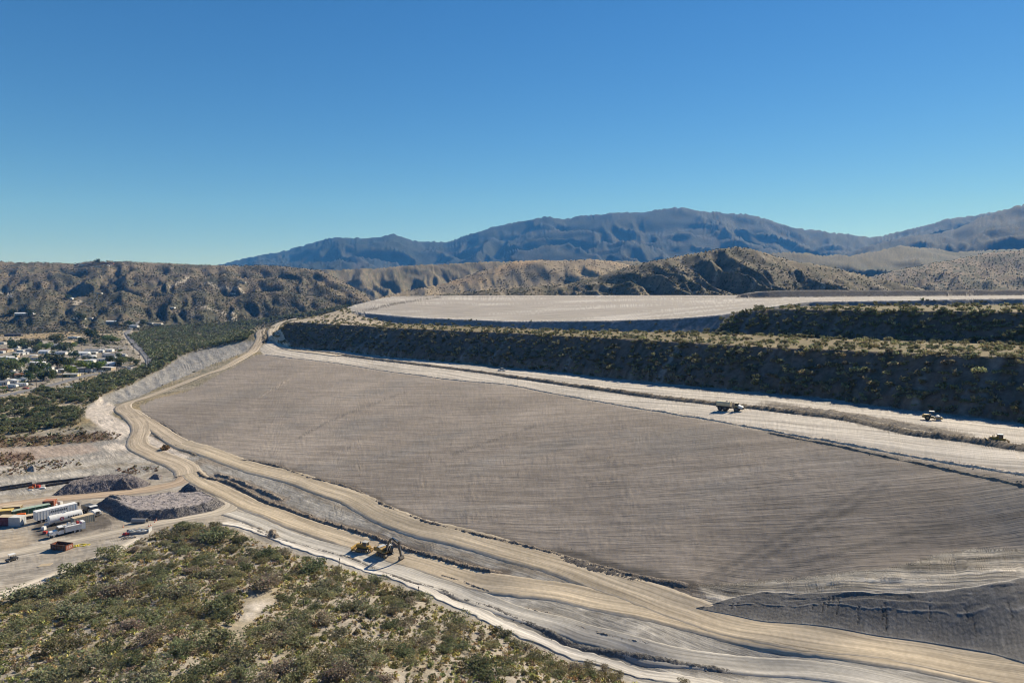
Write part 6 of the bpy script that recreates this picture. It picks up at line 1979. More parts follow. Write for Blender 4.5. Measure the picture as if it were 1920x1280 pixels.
MB().tube((-0.8, 0, 0.5), (0.8, 0, 0.5), 0.16, n=10).tube((-0.9, 0, 0.5), (-0.78, 0, 0.5), 0.3, n=12).tube((0.78, 0, 0.5), (0.9, 0, 0.5), 0.3, n=12).part('branch_pipe', REDP, t)
MB().tube((0, 0, 0.9), (0, 0, 1.0), 0.3, n=12).part('handwheel', REDP, t)
t = empty('pipe_fittings', place(240, 1009), 0.2, 'small heap of grey and red pipe pieces below the scrap bin', 'pipes')
for k in range(9):
    x, y = r_.uniform(-1.6, 1.6), r_.uniform(-0.8, 0.8); an_ = r_.uniform(0, 3.14); l_ = r_.uniform(0.4, 1.0)
    MB().tube((x - l_*math.cos(an_), y - l_*math.sin(an_), 0.15), (x + l_*math.cos(an_), y + l_*math.sin(an_), 0.2 + r_.uniform(0, 0.3)), 0.12, n=8).part('pipe_piece', r_.choice([REDP, LGREY, STEEL, OFFW]), t)
t = empty('hose_coil', place(149, 1023), 0.3, 'loose coils of bright yellow hose lying by the dumpster', 'hose')
for cx, cy, rr in ((-1.2, 0, 1.0), (0.4, 0.3, 1.3), (1.9, -0.2, 0.9)):
    q = MB(); n = 18
    P = [(cx + rr * (1 + 0.15*math.sin(3*i)) * math.cos(2*math.pi*i/n), cy + 0.75 * rr * math.sin(2*math.pi*i/n), 0.12) for i in range(n + 1)]
    for i in range(n): q.beam(P[i], P[i+1], 0.2, 0.2)
    q.part('coil', YHOSE, t)
t = empty('plank_stack', place(85, 1059), 0.2, 'pale boards lying on the ground near the dirt road', 'boards')
for k in range(4): MB().box(-1.6 + 0.1*k, 1.5, -0.9 + 0.46*k, -0.5 + 0.46*k, 0.02 + 0.01*k, 0.1 + 0.02*k).part('board', TANR, t)

# junk of fittings behind the box trailer
JUNK = [(112,946,'pale crate beside the rust red container', 'box', (1.6,1.2,1.2), OFFW), (104,950,'white drum beside the rust red container', 'drum', (0.6,0,1.1), WHITE),
 (100,957,'tan pallet load behind the long white trailer', 'box', (1.4,1.0,0.8), TANR), (108,954,'dark pump housing behind the long white trailer', 'box', (1.2,0.9,0.9), STEEL),
 (117,953,'yellowish pallet stack behind the long white trailer', 'box', (1.3,1.0,0.7), YROOF), (124,951,'grey pipe flange among the fittings', 'drum', (0.7,0,0.5), LGREY),
 (131,950,'white pipe elbow among the fittings', 'drum', (0.5,0,0.9), WHITE), (138,948,'dark pipe flange among the fittings', 'drum', (0.7,0,0.5), STEEL), (146,947,'black drum at the right end of the fittings row', 'drum', (0.55,0,1.0), BLACK), (143,955,'red post standing by the end of the white trailer', 'drum', (0.14,0,2.0), REDP),
 (40,971,'orange fuel tank on the ground by the flatbed trailer', 'tank', (0.8,2.4,0), ORANGE), (7,970,'red steel skid in front of the yellow roofed container', 'box', (3.0,0.8,0.8), REDP), (54,972,'dark tyre stack by the flatbed trailer', 'drum', (0.65,0,0.9), BLACK), (50,970,'second dark tyre stack nearer the orange tank', 'drum', (0.6,0,0.7), BLACK),
 (82,993,'white plastic water tote ahead of the service truck', 'box', (1.1,1.1,1.1), WHITE), (88,987,'silver gas cylinder tank at the near end of the round tank', 'tank', (0.55,1.4,0), LGREY), (85,1000,'red and green engine block ahead of the service truck', 'box', (1.3,0.8,0.8), REDP),
 (58,916,'orange barrier near the black liner rolls', 'box', (1.6,0.6,0.7), ORANGE), (64,913,'rust coloured pump near the black liner rolls', 'box', (1.2,0.9,1.1), RUST), (72,914,'red generator near the black liner rolls', 'box', (1.4,0.9,1.1), REDP), (80,916,'white crate near the black liner rolls', 'box', (1.8,0.9,0.6), WHITE), (58,919,'pale slab near the black liner rolls', 'box', (2.2,1.0,0.3), OFFW)]
for px, py, lb, kd, dm, mt in JUNK:
    nm = {'box': 'crate', 'drum': 'drum', 'tank': 'small_tank'}[kd]
    for w_ in ('pump', 'generator', 'barrier', 'slab', 'pallet', 'engine', 'tote', 'flange', 'elbow', 'post', 'tyre', 'skid'):
        if w_ in lb: nm = {'engine': 'engine_block', 'tyre': 'tyre_stack', 'skid': 'steel_skid', 'pallet': 'pallet_load', 'flange': 'pipe_flange', 'elbow': 'pipe_elbow', 'tote': 'water_tote'}.get(w_, w_)
    t = empty(nm, place(px, py), r_.uniform(-0.3, 0.5), lb, nm.replace('_', ' '))
    if kd == 'box':
        MB().box(-dm[0]/2, dm[0]/2, -dm[1]/2, dm[1]/2, 0.12, dm[2], 0.04).part('body', mt, t)
        MB().box(-dm[0]/2 - 0.05, dm[0]/2 + 0.05, -dm[1]/2 + 0.05, -dm[1]/2 + 0.25, 0, 0.119).box(-dm[0]/2 - 0.05, dm[0]/2 + 0.05, dm[1]/2 - 0.25, dm[1]/2 - 0.05, 0, 0.119).part('skids', STEEL, t)
        MB().box(-dm[0]/2*0.8, dm[0]/2*0.8, -dm[1]/2*0.75, dm[1]/2*0.75, dm[2], dm[2] + 0.06).part('lid', mt, t)
    elif kd == 'drum':
        MB().tube((0,0,0), (0,0,dm[2]), dm[0], n=14).part('body', mt, t)
        MB().tube((0,0,dm[2]), (0,0,dm[2] + 0.05), dm[0]*0.85, n=14).part('lid', mt, t)
    else:
        MB().tube((-dm[1]/2, 0, dm[0] + 0.1), (dm[1]/2, 0, dm[0] + 0.1), dm[0], n=14).part('body', mt, t)
        MB().box(-dm[1]/3, -dm[1]/3 + 0.2, -dm[0]*0.8, dm[0]*0.8, 0, dm[0]*0.5).box(dm[1]/3 - 0.2, dm[1]/3, -dm[0]*0.8, dm[0]*0.8, 0, dm[0]*0.5).part('legs', STEEL, t)

# rolls of black liner pipe along the wash
for k, (p0, p1, lb) in enumerate([((0, 920), (90, 906), 'longest black pipe lying along the wash, nearest the yard'), ((70, 908), (165, 897), 'black pipe running on behind the far gravel pile'), ((85, 912), (150, 902), 'short black pipe against the far gravel pile'), ((0, 916), (60, 907), 'black pipe on the wash side of the longest one')]):
    a, b, an, L = yard_line(p0, p1)
    t = empty('black_pipe', a, 0, lb, 'pipe', 'black pipes along the wash')
    n = max(3, int(L / 6)); q = MB()
    P = [(a[0] + (b[0]-a[0])*i/n, a[1] + (b[1]-a[1])*i/n) for i in range(n + 1)]
    P = [(x - a[0], y - a[1], hz1(x, y) - a[2] + 0.45) for x, y in P]
    for i in range(n): q.tube(P[i], P[i+1], 0.45, n=8, caps=i in (0, n - 1))
    q.part('pipe_wall', LINER, t)
    q = MB()
    for i in range(1, n): q.tube((P[i][0]-0.2, P[i][1], P[i][2]), (P[i][0]+0.2, P[i][1], P[i][2]), 0.52, n=8)
    q.part('joints', LINER, t)

# ---- gravel and riprap piles
M_ROCK = ground_material('broken_rock', 1.2, 0.35, 0.9, 0.4)
def rock_pile(pts_px, heights, name, hmax, slope, flat=None, n=3000, size=(0.25, 0.7), colr=(0.155, 0.144, 0.139)):
    pl = poly(pts_px)
    xs = [p[0] for p in pl]; ys = [p[1] for p in pl]
    nx, ny = 90, 90
    X, Y = np.meshgrid(np.linspace(min(xs) - 1, max(xs) + 1, nx), np.linspace(min(ys) - 1, max(ys) + 1, ny))
    xf, yf = X.ravel(), Y.ravel()
    def prof(x, y):
        d = sd_poly(x, y, pl)
        h = np.minimum(np.maximum(d, 0) * slope, hmax)
        h = h * (1 + (0.12 if flat else 0.35) * noise(x / 6, y / 6, 120)) + 0.4 * noise(x / 1.6, y / 1.6, 121) * (d > 0.5)
        return np.where(d > -0.2, h, -0.6)
    Z = height(xf, yf)[0] + prof(xf, yf)
    I = np.arange(nx * ny).reshape(ny, nx)
    fq = np.stack([I[:-1, :-1], I[:-1, 1:], I[1:, 1:], I[1:, :-1]], -1).reshape(-1, 4)
    dd = sd_poly(xf, yf, pl) > -1.6
    fq = fq[dd[fq].all(1)]
    C = np.empty((nx * ny, 3)); C[:] = colr
    C *= (1 + 0.3 * noise(xf / 2, yf / 2, 122))[:, None]
    if flat:
        m = sstep(hmax / slope - 0.6, hmax / slope + 0.8, sd_poly(xf, yf, pl)); mixc(C, (0.31, 0.275, 0.262), m * 0.9)
    me = mesh_from(name, np.stack([xf, yf, Z], 1), fq, M_ROCK, np.clip(C, 0.02, 0.8))
    o = structure(name, me); o['kind'] = 'stuff'
    r = np.random.default_rng(n)
    S = scatter_in(pl, n, r)
    z = height(S[:, 0], S[:, 1])[0] + prof(S[:, 0], S[:, 1])
    sz = r.uniform(size[0], size[1], n) * 0.5
    if flat:
        k = (sd_poly(S[:, 0], S[:, 1], pl) < hmax / slope + 0.3) | (r.uniform(0, 1, n) < 0.08)
        S, z, sz = S[k], z[k], sz[k]
    rocks(name.replace('pile', 'rocks'), np.column_stack([S, z]), sz, np.array(colr) * 1.15, M_ROCK, 0.45)
rock_pile([(178,947),(205,938),(232,936),(255,938),(330,931),(392,929),(424,945),(402,958),(330,973),(245,979),(222,970),(200,958)], None, 'riprap_pile', 2.6, 0.8, True, 7500, (0.2, 0.52))
rock_pile([(328,927),(348,917),(372,917),(386,926),(374,936),(340,934)], None, 'riprap_crest_pile', 4.0, 1.0, None, 900)
rock_pile([(180,947),(205,937),(236,938),(264,957),(246,965),(214,957)], None, 'riprap_ridge_pile', 3.1, 0.8, None, 900)
rock_pile([(98,929),(120,912),(160,902),(200,897),(245,895),(270,899),(284,908),(262,916),(210,921),(150,927)], None, 'gravel_pile', 2.8, 0.7, None, 3600, (0.2, 0.55), (0.18, 0.16, 0.155))
rock_pile([(205,921),(222,905),(240,900),(252,908),(250,919)], None, 'cobble_pile', 3.2, 0.9, None, 700, (0.25, 0.6), (0.14, 0.125, 0.12))
rock_pile([(278,897),(292,889),(305,892),(300,899)], None, 'small_cobble_pile', 1.5, 0.8, None, 250, (0.2, 0.5), (0.22, 0.195, 0.185))
rock_pile([(47,883),(56,874),(66,873),(75,880),(64,885)], None, 'sand_heap', 2.2, 0.7, None, 120, (0.15, 0.35), (0.25, 0.23, 0.21))
rock_pile([(498,1007),(505,992),(520,994),(528,1008),(515,1012)], None, 'soil_heap', 1.4, 0.7, None, 220, (0.15, 0.4), (0.22, 0.18, 0.14))

# dead brush heap on the pale sand
t = empty('brush_heap', place(308, 843), 0, 'brown heap of uprooted brush on the pale sand between the roads', 'brush heap')
obj('twigs', crown_mesh('twigs', 700, 260, 2.6, 2.0, 0.8, 5, base=(0.17, 0.11, 0.06), lift=0.03), t)
q = MB()
for k in range(16):
    a_ = r_.uniform(0, 6.28); l_ = r_.uniform(1.2, 2.8)
    q.beam((0, 0, 0.3), (l_*math.cos(a_), l_*math.sin(a_), r_.uniform(0.2, 2.0)), 0.1)
q.part('branches', paint('torn_wood', (0.36, 0.19, 0.08)), t)

# ------------------------------------------------------------------ the town
rt = random.Random(31)
def house(px, py, wpx, wall, roof, label, kind='gable', rz=None, cat='house', name=None):
    """px, py: middle of the base in the photograph; wpx: width there"""
    x, y, z = place(px, py)
    dist = math.sqrt(x * x + y * y + (CZ - z) ** 2)
    L = max(3.0, 1.12 * wpx / 1280 * dist)
    if kind == 'trailer':
        return camper((x, y, z), math.radians(rt.uniform(-14, 10)) if rz is None else rz, label, L, wall)
    D = min(max(L * 0.5, 4.2), 9.0) if kind != 'mobile' else 4.6
    h = 2.7 if kind != 'barn' else 3.4
    rz = math.radians(rt.uniform(-12, 12)) if rz is None else rz
    t = empty(name or {'gable': 'house', 'flat': 'shed', 'mobile': 'mobile_home', 'barn': 'barn'}[kind], (x, y, z - 0.15), rz, label, cat)
    w = MB()
    if kind in ('gable', 'barn'):
        rh = min(D * 0.22, 1.7)
        pr = [(-D/2, 0), (D/2, 0), (D/2, h), (0, h + rh), (-D/2, h)]
        w.rings([[(xx, yy, zz) for yy, zz in pr] for xx in (-L/2, L/2)])
        w.part('walls', wall, t)
        r = MB()
        e = 0.4; sl = rh / (D / 2)
        for s in (-1, 1):
            A = [(0, h + rh + 0.03), (s * (D/2 + e), h - e * sl + 0.03), (s * (D/2 + e), h - e * sl + 0.18), (0, h + rh + 0.2)]
            r.rings([[(xx, yy, zz) for yy, zz in A] for xx in (-L/2 - e, L/2 + e)])
        r.part('roof', roof, t)
    else:
        w.box(-L/2, L/2, -D/2, D/2, 0, h).part('walls', wall, t)
        r = MB().hull([(-L/2 - 0.25, h + 0.01), (L/2 + 0.25, h + 0.01), (L/2 + 0.25, h + 0.16), (0, h + 0.34), (-L/2 - 0.25, h + 0.16)], -D/2 - 0.25, D/2 + 0.25)
        r.part('roof', roof, t)
    n = max(1, int(L / 4.0))
    for k in range(n):
        xx = -L/2 + L * (k + 0.5) / n
        if k == n // 2 and n > 1:
            MB().box(xx - 0.5, xx + 0.5, -D/2 - 0.06, -D/2, 0.15, 2.1).part('door', DROOF if wall is not DROOF else OFFW, t)
        else:
            f = MB().box(xx - 0.75, xx + 0.75, -D/2 - 0.05, -D/2, 1.0, 2.1).part('window', OFFW, t)
            MB().box(xx - 0.62, xx + 0.62, -D/2 - 0.07, -D/2 - 0.051, 1.1, 2.0).part('pane', GLASS, f)
    return t

def camper(loc, rz, label, L, body=WHITE):
    t = empty('camper_trailer', loc, rz, label, 'camper trailer')
    L = min(L, 8.5)
    MB().hull([(-L/2, 0.55), (L/2 - 0.5, 0.55), (L/2, 1.2), (L/2 - 0.3, 2.9), (-L/2, 2.95)], -1.2, 1.2).part('body', body, t)
    for y in (-1.05, 1.05): wheel(t, -0.3, y, 0.36, 0.25)
    for xx in (-L/4, L/5): MB().box(xx - 0.5, xx + 0.5, -1.24, -1.2, 1.5, 2.2).part('window', GLASS, t)
    MB().box(-0.3, 0.35, -1.23, -1.2, 0.65, 2.4).part('door', OFFW, t)
    MB().beam((L/2 - 0.4, 0, 0.6), (L/2 + 1.0, 0, 0.5), 0.15).part('drawbar', STEEL, t)
    return t

HOUSES = [
 (5,645,9,OFFW,WROOF,'white roofed shed at the left edge of the town near the old road','flat'),
 (108,650,26,OFFW,GROOF,'long grey roofed house with a white gable end among the far trees','gable'),
 (139,634,14,OFFW,WROOF,'white roofed house in front of the dry field, left of the bright trees','flat'),
 (125,644,17,TANW,TANR,'house with a sandy tan roof behind the yellow green tree','gable'),
 (85,662,15,WHITE,WROOF,'bright white gabled house near the middle of the left town rows','gable'),
 (97,661,11,OFFW,LGREY,'low white annexe beside the bright white gabled house','flat'),
 (36,665,15,WHITE,LGREY,'white mobile home with dark windows in the left town rows','mobile'),
 (55,659,12,OFFW,GROOF,'small grey roofed house left of the dark conifers','gable'),
 (9,660,14,TANW,BROWNR,'brown roofed house at the left edge of the town','gable'),
 (153,665,22,WHITE,WROOF,'largest white house in the centre of the town','gable'),
 (175,660,20,LGREY,GROOF,'long dark grey roofed house right of the largest white house','gable'),
 (190,660,9,WHITE,WROOF,'white gable end building beside the long dark grey roof','gable'),
 (204,659,13,WHITE,WROOF,'white flat fronted building at the right end of the upper street','flat'),
 (116,664,14,OFFW,LGREY,'pale house between the yard clutter and the largest white house','gable'),
 (9,673,20,OFFW,WROOF,'long white roofed house behind the big trees at the left edge','flat'),
 (167,670,17,OFFW,LGREY,'pale cluttered building below the largest white house','flat'),
 (208,669,20,LGREY,GROOF,'wide grey roofed house on the right side of the town','gable'),
 (233,668,8,OFFW,OFFW,'small pale shed nearest the town road bend','gable'),
 (188,677,26,OFFW,LGREY,'long mobile home with light grey roof in the lower street','mobile'),
 (169,679,14,WHITE,WROOF,'white carport left of the long grey roofed mobile home','flat'),
 (73,674,18,OFFW,TANR,'tan roofed house between the two groups of big trees','gable'),
 (75,683,24,OFFW,WROOF,'low white roofed building in front of the tan roofed house','flat'),
 (155,679,14,TANW,TANR,'tan roofed garage among the trees of the lower street','flat'),
 (212,686,17,WHITE,WROOF,'white building with bright front near the road junction','gable'),
 (198,685,8,WHITE,WROOF,'small white shed left of the bright fronted white building','flat'),
 (201,693,20,TANW,OFFW,'low pale building with peach front facing the main road','flat'),
 (159,696,26,LGREY,DROOF,'dark roofed open workshop beside the main road','flat'),
 (109,707,11,TANW,TANR,'narrow tan building left of the pale yellow one','gable'),
 (133,706,21,PYEL,LGREY,'pale yellow flat roofed building by the main road','flat'),
 (42,707,16,OFFW,BROWNR,'brown roofed white house beneath the dark trees on the left','gable'),
 (25,703,12,LGREY,GROOF,'small grey house beneath the trees at far left','gable'),
 (38,716,18,LGREY,paint('green_grey_roof', (0.2, 0.26, 0.235), 0.6),'mobile home with a greenish grey rounded roof','mobile'),
 (22,717,12,OFFW,WROOF,'white roofed porch building by the greenish mobile home','flat'),
 (6,721,13,OFFW,GROOF,'grey roofed house at the left edge near the parked campers','gable'),
 (25,727,14,WHITE,WROOF,'white camper with dark stripe parked left of the plain white one','trailer'),
 (42,724,15,WHITE,WROOF,'plain white camper parked right beside the striped one','trailer'),
 (131,731,12,WHITE,WROOF,'white camper alone among the mesquites by the main road','trailer'),
 (94,693,8,WHITE,WROOF,'small white shed under the dark central trees','flat'),
 (52,698,7,OFFW,WROOF,'tiny white shed between the trees at left','flat'),
 (47,590,24,OFFW,WROOF,'long white roofed ranch house above the dry bank at left','gable'),
 (147,598,18,OFFW,WROOF,'white roofed house on the rise behind the town','flat'),
 (170,598,7,WHITE,WROOF,'small white outbuilding right of the house on the rise','flat'),
 (210,605,14,OFFW,WROOF,'white house half hidden by brush below the hills','gable'),
 (252,613,12,OFFW,LGREY,'pale house where the road enters the thicket','gable'),
 (280,607,14,OFFW,LGREY,'wide pale house beyond the thicket edge','flat'),
 (297,609,12,OFFW,TANR,'tan roofed house at the right end of the hill foot row','gable'),
 (322,578,10,WHITE,WROOF,'white building standing alone on the lower hillside','flat'),
 (439,551,9,WHITE,WROOF,'white house beside the road high on the right hillside','flat'),
 (454,530,11,LGREY,LGREY,'grey house high up on the right flank of the hills','flat'),
 (184,551,11,OFFW,TANR,'tan roofed house halfway up the hillside','flat'),
 (131,561,8,WHITE,WROOF,'white house above the dark hollow on the hillside','gable'),
 (26,630,20,DROOF,DROOF,'dark roofed barn beside the old road at left','barn'),
 (185,501,12,OFFW,TANR,'tan house just below the ridge line','flat'),
 (200,494.5,19,RUST,BROWNR,'long reddish brown building on top of the hill','flat'),
 (170,496,12,BROWNR,DROOF,'dark roofed house on the ridge left of the tall tree','gable'),
 (157,497.5,12,LGREY,DROOF,'low dark roofed house on the ridge further left','gable'),
 (143,498,5,DROOF,DROOF,'small dark shed at the left end of the ridge buildings','flat'),
 (203,499,2.5,OFFW,OFFW,'pale square tower block below the reddish hilltop building','barn'),
]
for hdef in HOUSES:
    px, py, wpx, wl, rf, lb, kd = hdef
    house(px, py, wpx, wl, rf, lb, kd, cat='camper trailer' if kd == 'trailer' else ('barn' if kd == 'barn' and wpx > 5 else ('shed' if kd == 'flat' and wpx < 9 else 'house')))

# little outbuildings and carports in the yards
so = px_scatter([(-5,655),(60,648),(130,645),(228,658),(240,682),(200,688),(120,700),(60,715),(-5,725)], 70, rv)
for k, (px, py) in enumerate(so):
    p = hit([px], [py])[0]
    if seg_dist(np.array([p[0]]), np.array([p[1]]), ASPHALT)[0][0] < 12: continue
    o = house(px, py, rt.uniform(5, 11), rt.choice((OFFW, WHITE, TANW, LGREY)), rt.choice((WROOF, WROOF, LGREY, OFFW, GROOF)), 'small pale outbuilding between the houses and trees of the town', 'flat', cat='shed')
    o['group'] = 'small outbuildings of the town'

# parked cars and trucks
def car(loc, rz, label, body, group=None):
    t = empty('parked_car', loc, rz, label, 'car', group)
    for x in (1.35, -1.35):
        for y in (-0.75, 0.75): wheel(t, x, y, 0.33, 0.22)
    MB().hull([(-2.2,0.3),(2.2,0.3),(2.25,0.65),(1.1,0.9),(-1.9,0.95),(-2.25,0.8)], -0.88, 0.88).part('body', body, t)
    MB().hull([(1.0,0.9),(-1.75,0.94),(-1.2,1.38),(0.3,1.4)], -0.78, 0.78).part('window', GLASS, t)
    MB().hull([(0.32,1.395),(-1.22,1.375),(-1.1,1.46),(0.2,1.47)], -0.74, 0.74).part('roof', body, t)
    return t
CARS = [(48,729,6,REDP,'red car on the roadside right of the campers'),(10,727,60,REDP,'red car at the left edge beside the striped camper'),(16,733,10,BLACK,'black car in front of the striped camper'),(58,722,20,SILVER,'silver car parked behind the red car'),
 (189,697,10,WHITE,'white car parked by the peach fronted building'),(169,699,80,BLACK,'black car under the open workshop roof'),(178,698,80,BLUEG,'blue grey car beside the open workshop'),(196,698,70,SILVER,'silver car right of the white one by the peach fronted building'),
 (226,688,5,BLACK,'black car near the road junction'),(233,689,12,SILVER,'silver car near the road junction'),(243,691,5,WHITE,'white car beside the tree at the road junction'),(219,690,30,WHITE,'white car next to the bright fronted building'),(127,656,15,SILVER,'silver car parked by the far tree row'),(176,672,15,WHITE,'white car in the lower street beside the cluttered building'),(145,671,25,BLUEG,'blue grey car below the largest white house'),(105,669,10,WHITE,'white car in the yard left of the pale house'),(64,662,40,SILVER,'silver car beside the dark conifers'),(120,673,0,BLACK,'black car in the yard of the middle street')]
for px, py, a_, m_, lb in CARS:
    car(place(px, py), math.radians(a_), lb, m_)

# town trees
TT = [(170,638,18,0,'large dark tree right of the field edge in the far tree row'),(200,640,14,1,'bright green tree in the far tree row'),(214,643,14,1,'brightest green tree at the right end of the far tree row'),(184,639,12,0,'dark tree between the large dark one and the bright ones'),(70,653,16,0,'dark conifer left of the bright tree in the upper rows'),(87,656,15,1,'bright green tree beside the dark conifer'),(105,646,21,2,'broad olive tree behind the long grey roof'),(45,655,22,2,'broad olive tree in the upper left rows'),(153,648,14,0,'dark tree left of the largest far tree'),(137,652,11,1,'yellow green tree in front of the tan roofed house'),(122,662,20,2,'olive thicket tree right of the long grey roofed house'),
 (14,697,30,2,'big olive tree at the left edge of the lower town'),(29,694,25,1,'big green tree next to the left edge trees'),(44,686,18,1,'green tree above the small sheds at left'),(62,708,22,0,'dark tree above the brown roofed house'),(76,702,21,0,'dark tree right of the brown roofed house'),(109,693,25,0,'largest dark tree in the middle of the town'),(130,688,19,2,'olive tree right of the largest dark tree'),(134,701,20,1,'bright green tree behind the pale yellow building'),(156,692,18,1,'green tree behind the open workshop'),(183,694,21,1,'round green tree above the peach fronted building'),(97,712,20,2,'olive tree left of the narrow tan building'),(81,713,18,2,'olive tree nearest the main road at left'),(8,712,26,2,'broad olive tree beside the grey roofed left house'),(58,716,17,0,'dark tree behind the plain white camper'),(206,682,14,0,'dark tree beside the long mobile home'),(227,685,18,2,'grey green tree by the road junction'),(87,681,16,0,'dark tree above the low white roofed building'),(256,684,12,2,'grey green tree closest to the road bend'),(69,661,14,2,'olive tree above the bright white gabled house'),(106,660,10,0,'small dark tree near the middle of the upper street'),(222,672,12,2,'olive tree right of the wide grey roofed house'),(140,672,14,0,'dark tree below the pale house'),(25,657,16,0,'dark tree above the white mobile home'),(245,680,12,2,'grey green tree left of the road bend'),(196,648,10,2,'olive tree below the bright far trees'),(178,647,10,0,'dark small tree below the far tree row'),(184,494.5,8,0,'tall dark tree on the ridge between the hilltop buildings'),(127,563,9,0,'dark tree beside the hollow on the hillside'),(25,592,12,0,'dark tree left of the long ranch house'),(55,594,13,0,'dark tree right of the long ranch house'),(150,604,16,0,'dark trees below the house on the rise'),(268,611,12,0,'dark tree by the hill foot houses'),(242,612,11,0,'dark tree at the corner of the town road')]
tb = [(0.06, 0.085, 0.04), (0.13, 0.18, 0.05), (0.105, 0.125, 0.06)]
ttm = [[(crown_mesh('crown', 800 + 10*k + i, 520, 1.0, 1.5 + (0.5 if k == 0 else 0), 0.22, 8, base=tb[k], lift=0.22, var=0.3), stem_mesh('trunk', 860 + 10*k + i, 2, 0.5, 0.9, 0.07)) for i in range(3)] for k in range(3)]
for px, py, w, k, lb in TT:
    p = place(px, py)
    s_ = w / 1280 * math.dist(p, (0, 0, CZ)) * 0.54
    o = empty('town_tree', p, rt.uniform(0, 6.28), lb, 'tree', 'trees of the town')
    o.scale = (s_, s_, s_ * rt.uniform(0.85, 1.05))
    c, tr = ttm[k][rt.randrange(3)]
    obj('crown', c, o); obj('trunk', tr, o)

# smaller yard trees between the houses
ys = px_scatter([(-5,650),(60,645),(130,642),(230,655),(250,680),(200,692),(120,708),(60,722),(-5,735)], 70, rv)
yp = hit(ys[:, 0], ys[:, 1])
okk = seg_dist(yp[:, 0], yp[:, 1], ASPHALT)[0] > 9
for p in yp[okk]:
    k = rt.choice((0, 2, 2, 1))
    o = empty('yard_tree', p, rt.uniform(0, 6.28), 'small yard tree between the houses and trailers of the town', 'tree', 'small yard trees of the town')
    s_ = rt.uniform(1.3, 3.2); o.scale = (s_, s_, s_ * rt.uniform(0.7, 1.0))
    c, tr = ttm[k][rt.randrange(3)]
    obj('crown', c, o); obj('trunk', tr, o)

# utility poles
POLES = [(277,687,'tallest dark utility pole with cross arm by the road bend',13.5),(118,716,'utility pole left of the pale yellow building',11),(144,698,'utility pole among the central trees',13),(219,697,'utility pole by the bright fronted white building',10),(251,661,'utility pole on the town road below its bend',10),(262,671,'utility pole on the town road nearest the tallest one',10),(240,650,'utility pole halfway along the town road',9),(69,734,'utility pole right of the red car',10),(49,650,'thin utility pole in the upper left rows',9),(153,664,'utility pole in front of the largest white house',9),(150,712,'utility pole right of the pale yellow building',8),(6,737,'utility pole at the left edge by the main road',8)]
for px, py, lb, hh in POLES:
    t = empty('utility_pole', place(px, py), math.radians(rt.uniform(-20, 20)), lb, 'utility pole', 'utility poles of the town')
    MB().tube((0,0,-0.3), (0,0,hh), 0.2, 0.13, n=8).part('pole', WOODP, t)
    MB().box(-1.3, 1.3, -0.07, 0.07, hh - 0.9, hh - 0.7).part('cross_arm', WOODP, t)
    q = MB()
    for x in (-1.15, -0.5, 0.5, 1.15): q.tube((x, 0, hh - 0.7), (x, 0, hh - 0.45), 0.06, n=6)
    q.part('insulators', GREYC, t)

# roadside board, fences
t = empty('roadside_sign', place(29, 742), math.radians(8), 'small pale board on legs beside the main road', 'sign')
MB().box(-1.2, 1.2, -0.05, 0.05, 0.7, 1.7).part('panel', OFFW, t)
for x in (-0.9, 0.9): MB().box(x - 0.06, x + 0.06, -0.05, 0.05, 0, 0.7).part('post', WOODP, t)
a = place(33, 634); b = place(62, 638)
t = empty('rail_fence', a, 0, 'white post fence along the old road beside the dry field', 'fence')
for k in range(11):
    x = a[0] + (b[0]-a[0])*k/10; y = a[1] + (b[1]-a[1])*k/10; z = hz1(x, y)
    o = MB().box(-0.25, 0.25, -0.25, 0.25, 0, 1.5).part('post', OFFW, t); o.location = (x - a[0], y - a[1], z - a[2])
q = MB()
for k in range(10):
    P = []
    for j in (k, k + 1):
        x = a[0] + (b[0]-a[0])*j/10; y = a[1] + (b[1]-a[1])*j/10; P.append((x - a[0], y - a[1], hz1(x, y) - a[2] + 1.0))
    q.beam(P[0], P[1], 0.12, 0.25)
q.part('rail', OFFW, t)
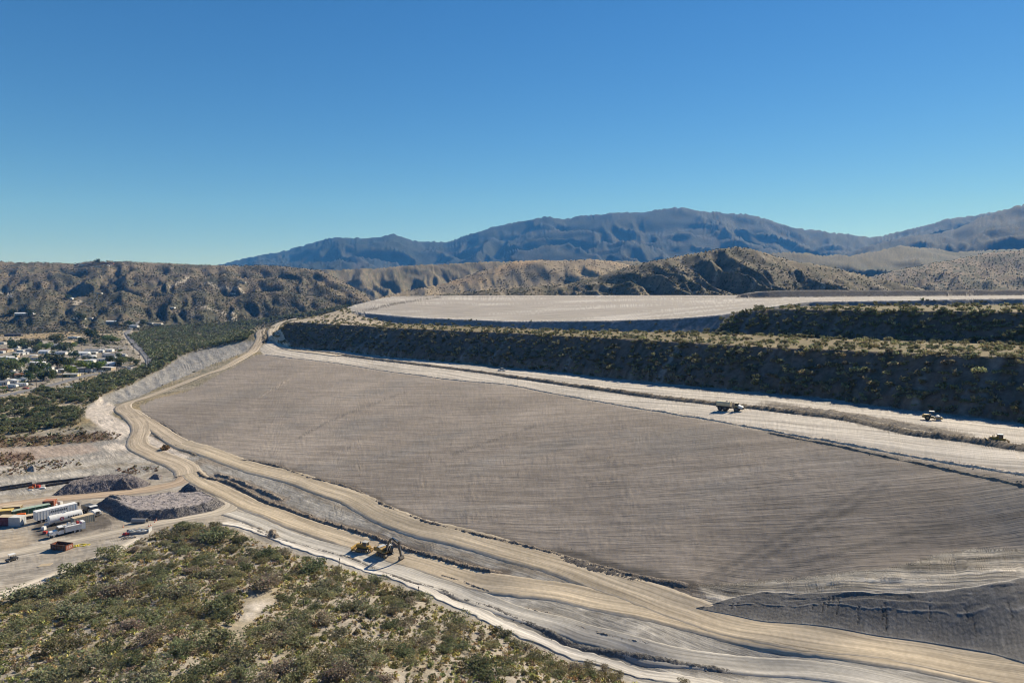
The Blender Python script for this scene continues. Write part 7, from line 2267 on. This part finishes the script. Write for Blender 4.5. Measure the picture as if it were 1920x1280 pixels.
# rows of small pale blocks below the bright trees
rows = []
for ry in (650.5, 652.5, 654.5):
    for k in range(18): rows.append((188 + 3.1 * k + rt.uniform(-0.8, 0.8), ry + rt.uniform(-0.3, 0.3)))
bl = []
for k, (px, py) in enumerate(rows):
    p = place(px, py)
    t = obj('pale_block', (bl[0].data if bl else MB().box(-0.5, 0.5, -0.2, 0.2, -0.1, 0.95, 0.06).mesh('pale_block', OFFW)))
    t.location = p; bl.append(t)
    tag(t, 'small pale block standing in the rows below the bright green trees', 'block', 'rows of pale blocks below the bright trees')
# marker posts on the near hill and thin masts on the mountain and ridge
for px, py, lb in ((460,1033,'thin marker post on the pale patch of the near hillside'), (637,1058,'thin marker post at the edge of the white roadside strip'), (785,1112,'thin dark marker post among bushes by the white strip'), (569,1140,'thin marker post beside the pale scar')):
    t = empty('marker_post', place(px, py), 0, lb, 'post', 'marker posts on the near hillside')
    MB().tube((0,0,-0.1), (0,0,1.7), 0.06, n=6).part('post', STEEL, t)
    MB().box(-0.12, 0.12, -0.05, 0.05, 1.3, 1.75).part('marker_plate', STEEL, t)

# ------------------------------------------------------------------ thin air between here and the mountains
def make_haze():
    me = bpy.data.meshes.new('haze')
    x0, x1, y0, y1, z0, z1 = -16200, 16200, -400, 17400, -60, 2300
    V = [(x0,y0,z0),(x1,y0,z0),(x1,y1,z0),(x0,y1,z0),(x0,y0,z1),(x1,y0,z1),(x1,y1,z1),(x0,y1,z1)]
    me.from_pydata(V, [], [(0,3,2,1),(4,5,6,7),(0,1,5,4),(1,2,6,5),(2,3,7,6),(3,0,4,7)])
    m = bpy.data.materials.new('thin_haze')
    m.use_nodes = True
    nt = m.node_tree
    nt.nodes.clear()
    o_ = nt.nodes.new('ShaderNodeOutputMaterial')
    v = nt.nodes.new('ShaderNodeVolumePrincipled')
    v.inputs['Color'].default_value = (0.09, 0.36, 1.0, 1)
    v.inputs['Density'].default_value = 0.000054
    v.inputs['Absorption Color'].default_value = (1, 1, 1, 1)
    v.inputs['Anisotropy'].default_value = 0.0
    nt.links.new(v.outputs[0], o_.inputs['Volume'])
    me.materials.append(m)
    o = bpy.data.objects.new('haze', me)
    COL.objects.link(o)
    o['kind'] = 'stuff'
make_haze()
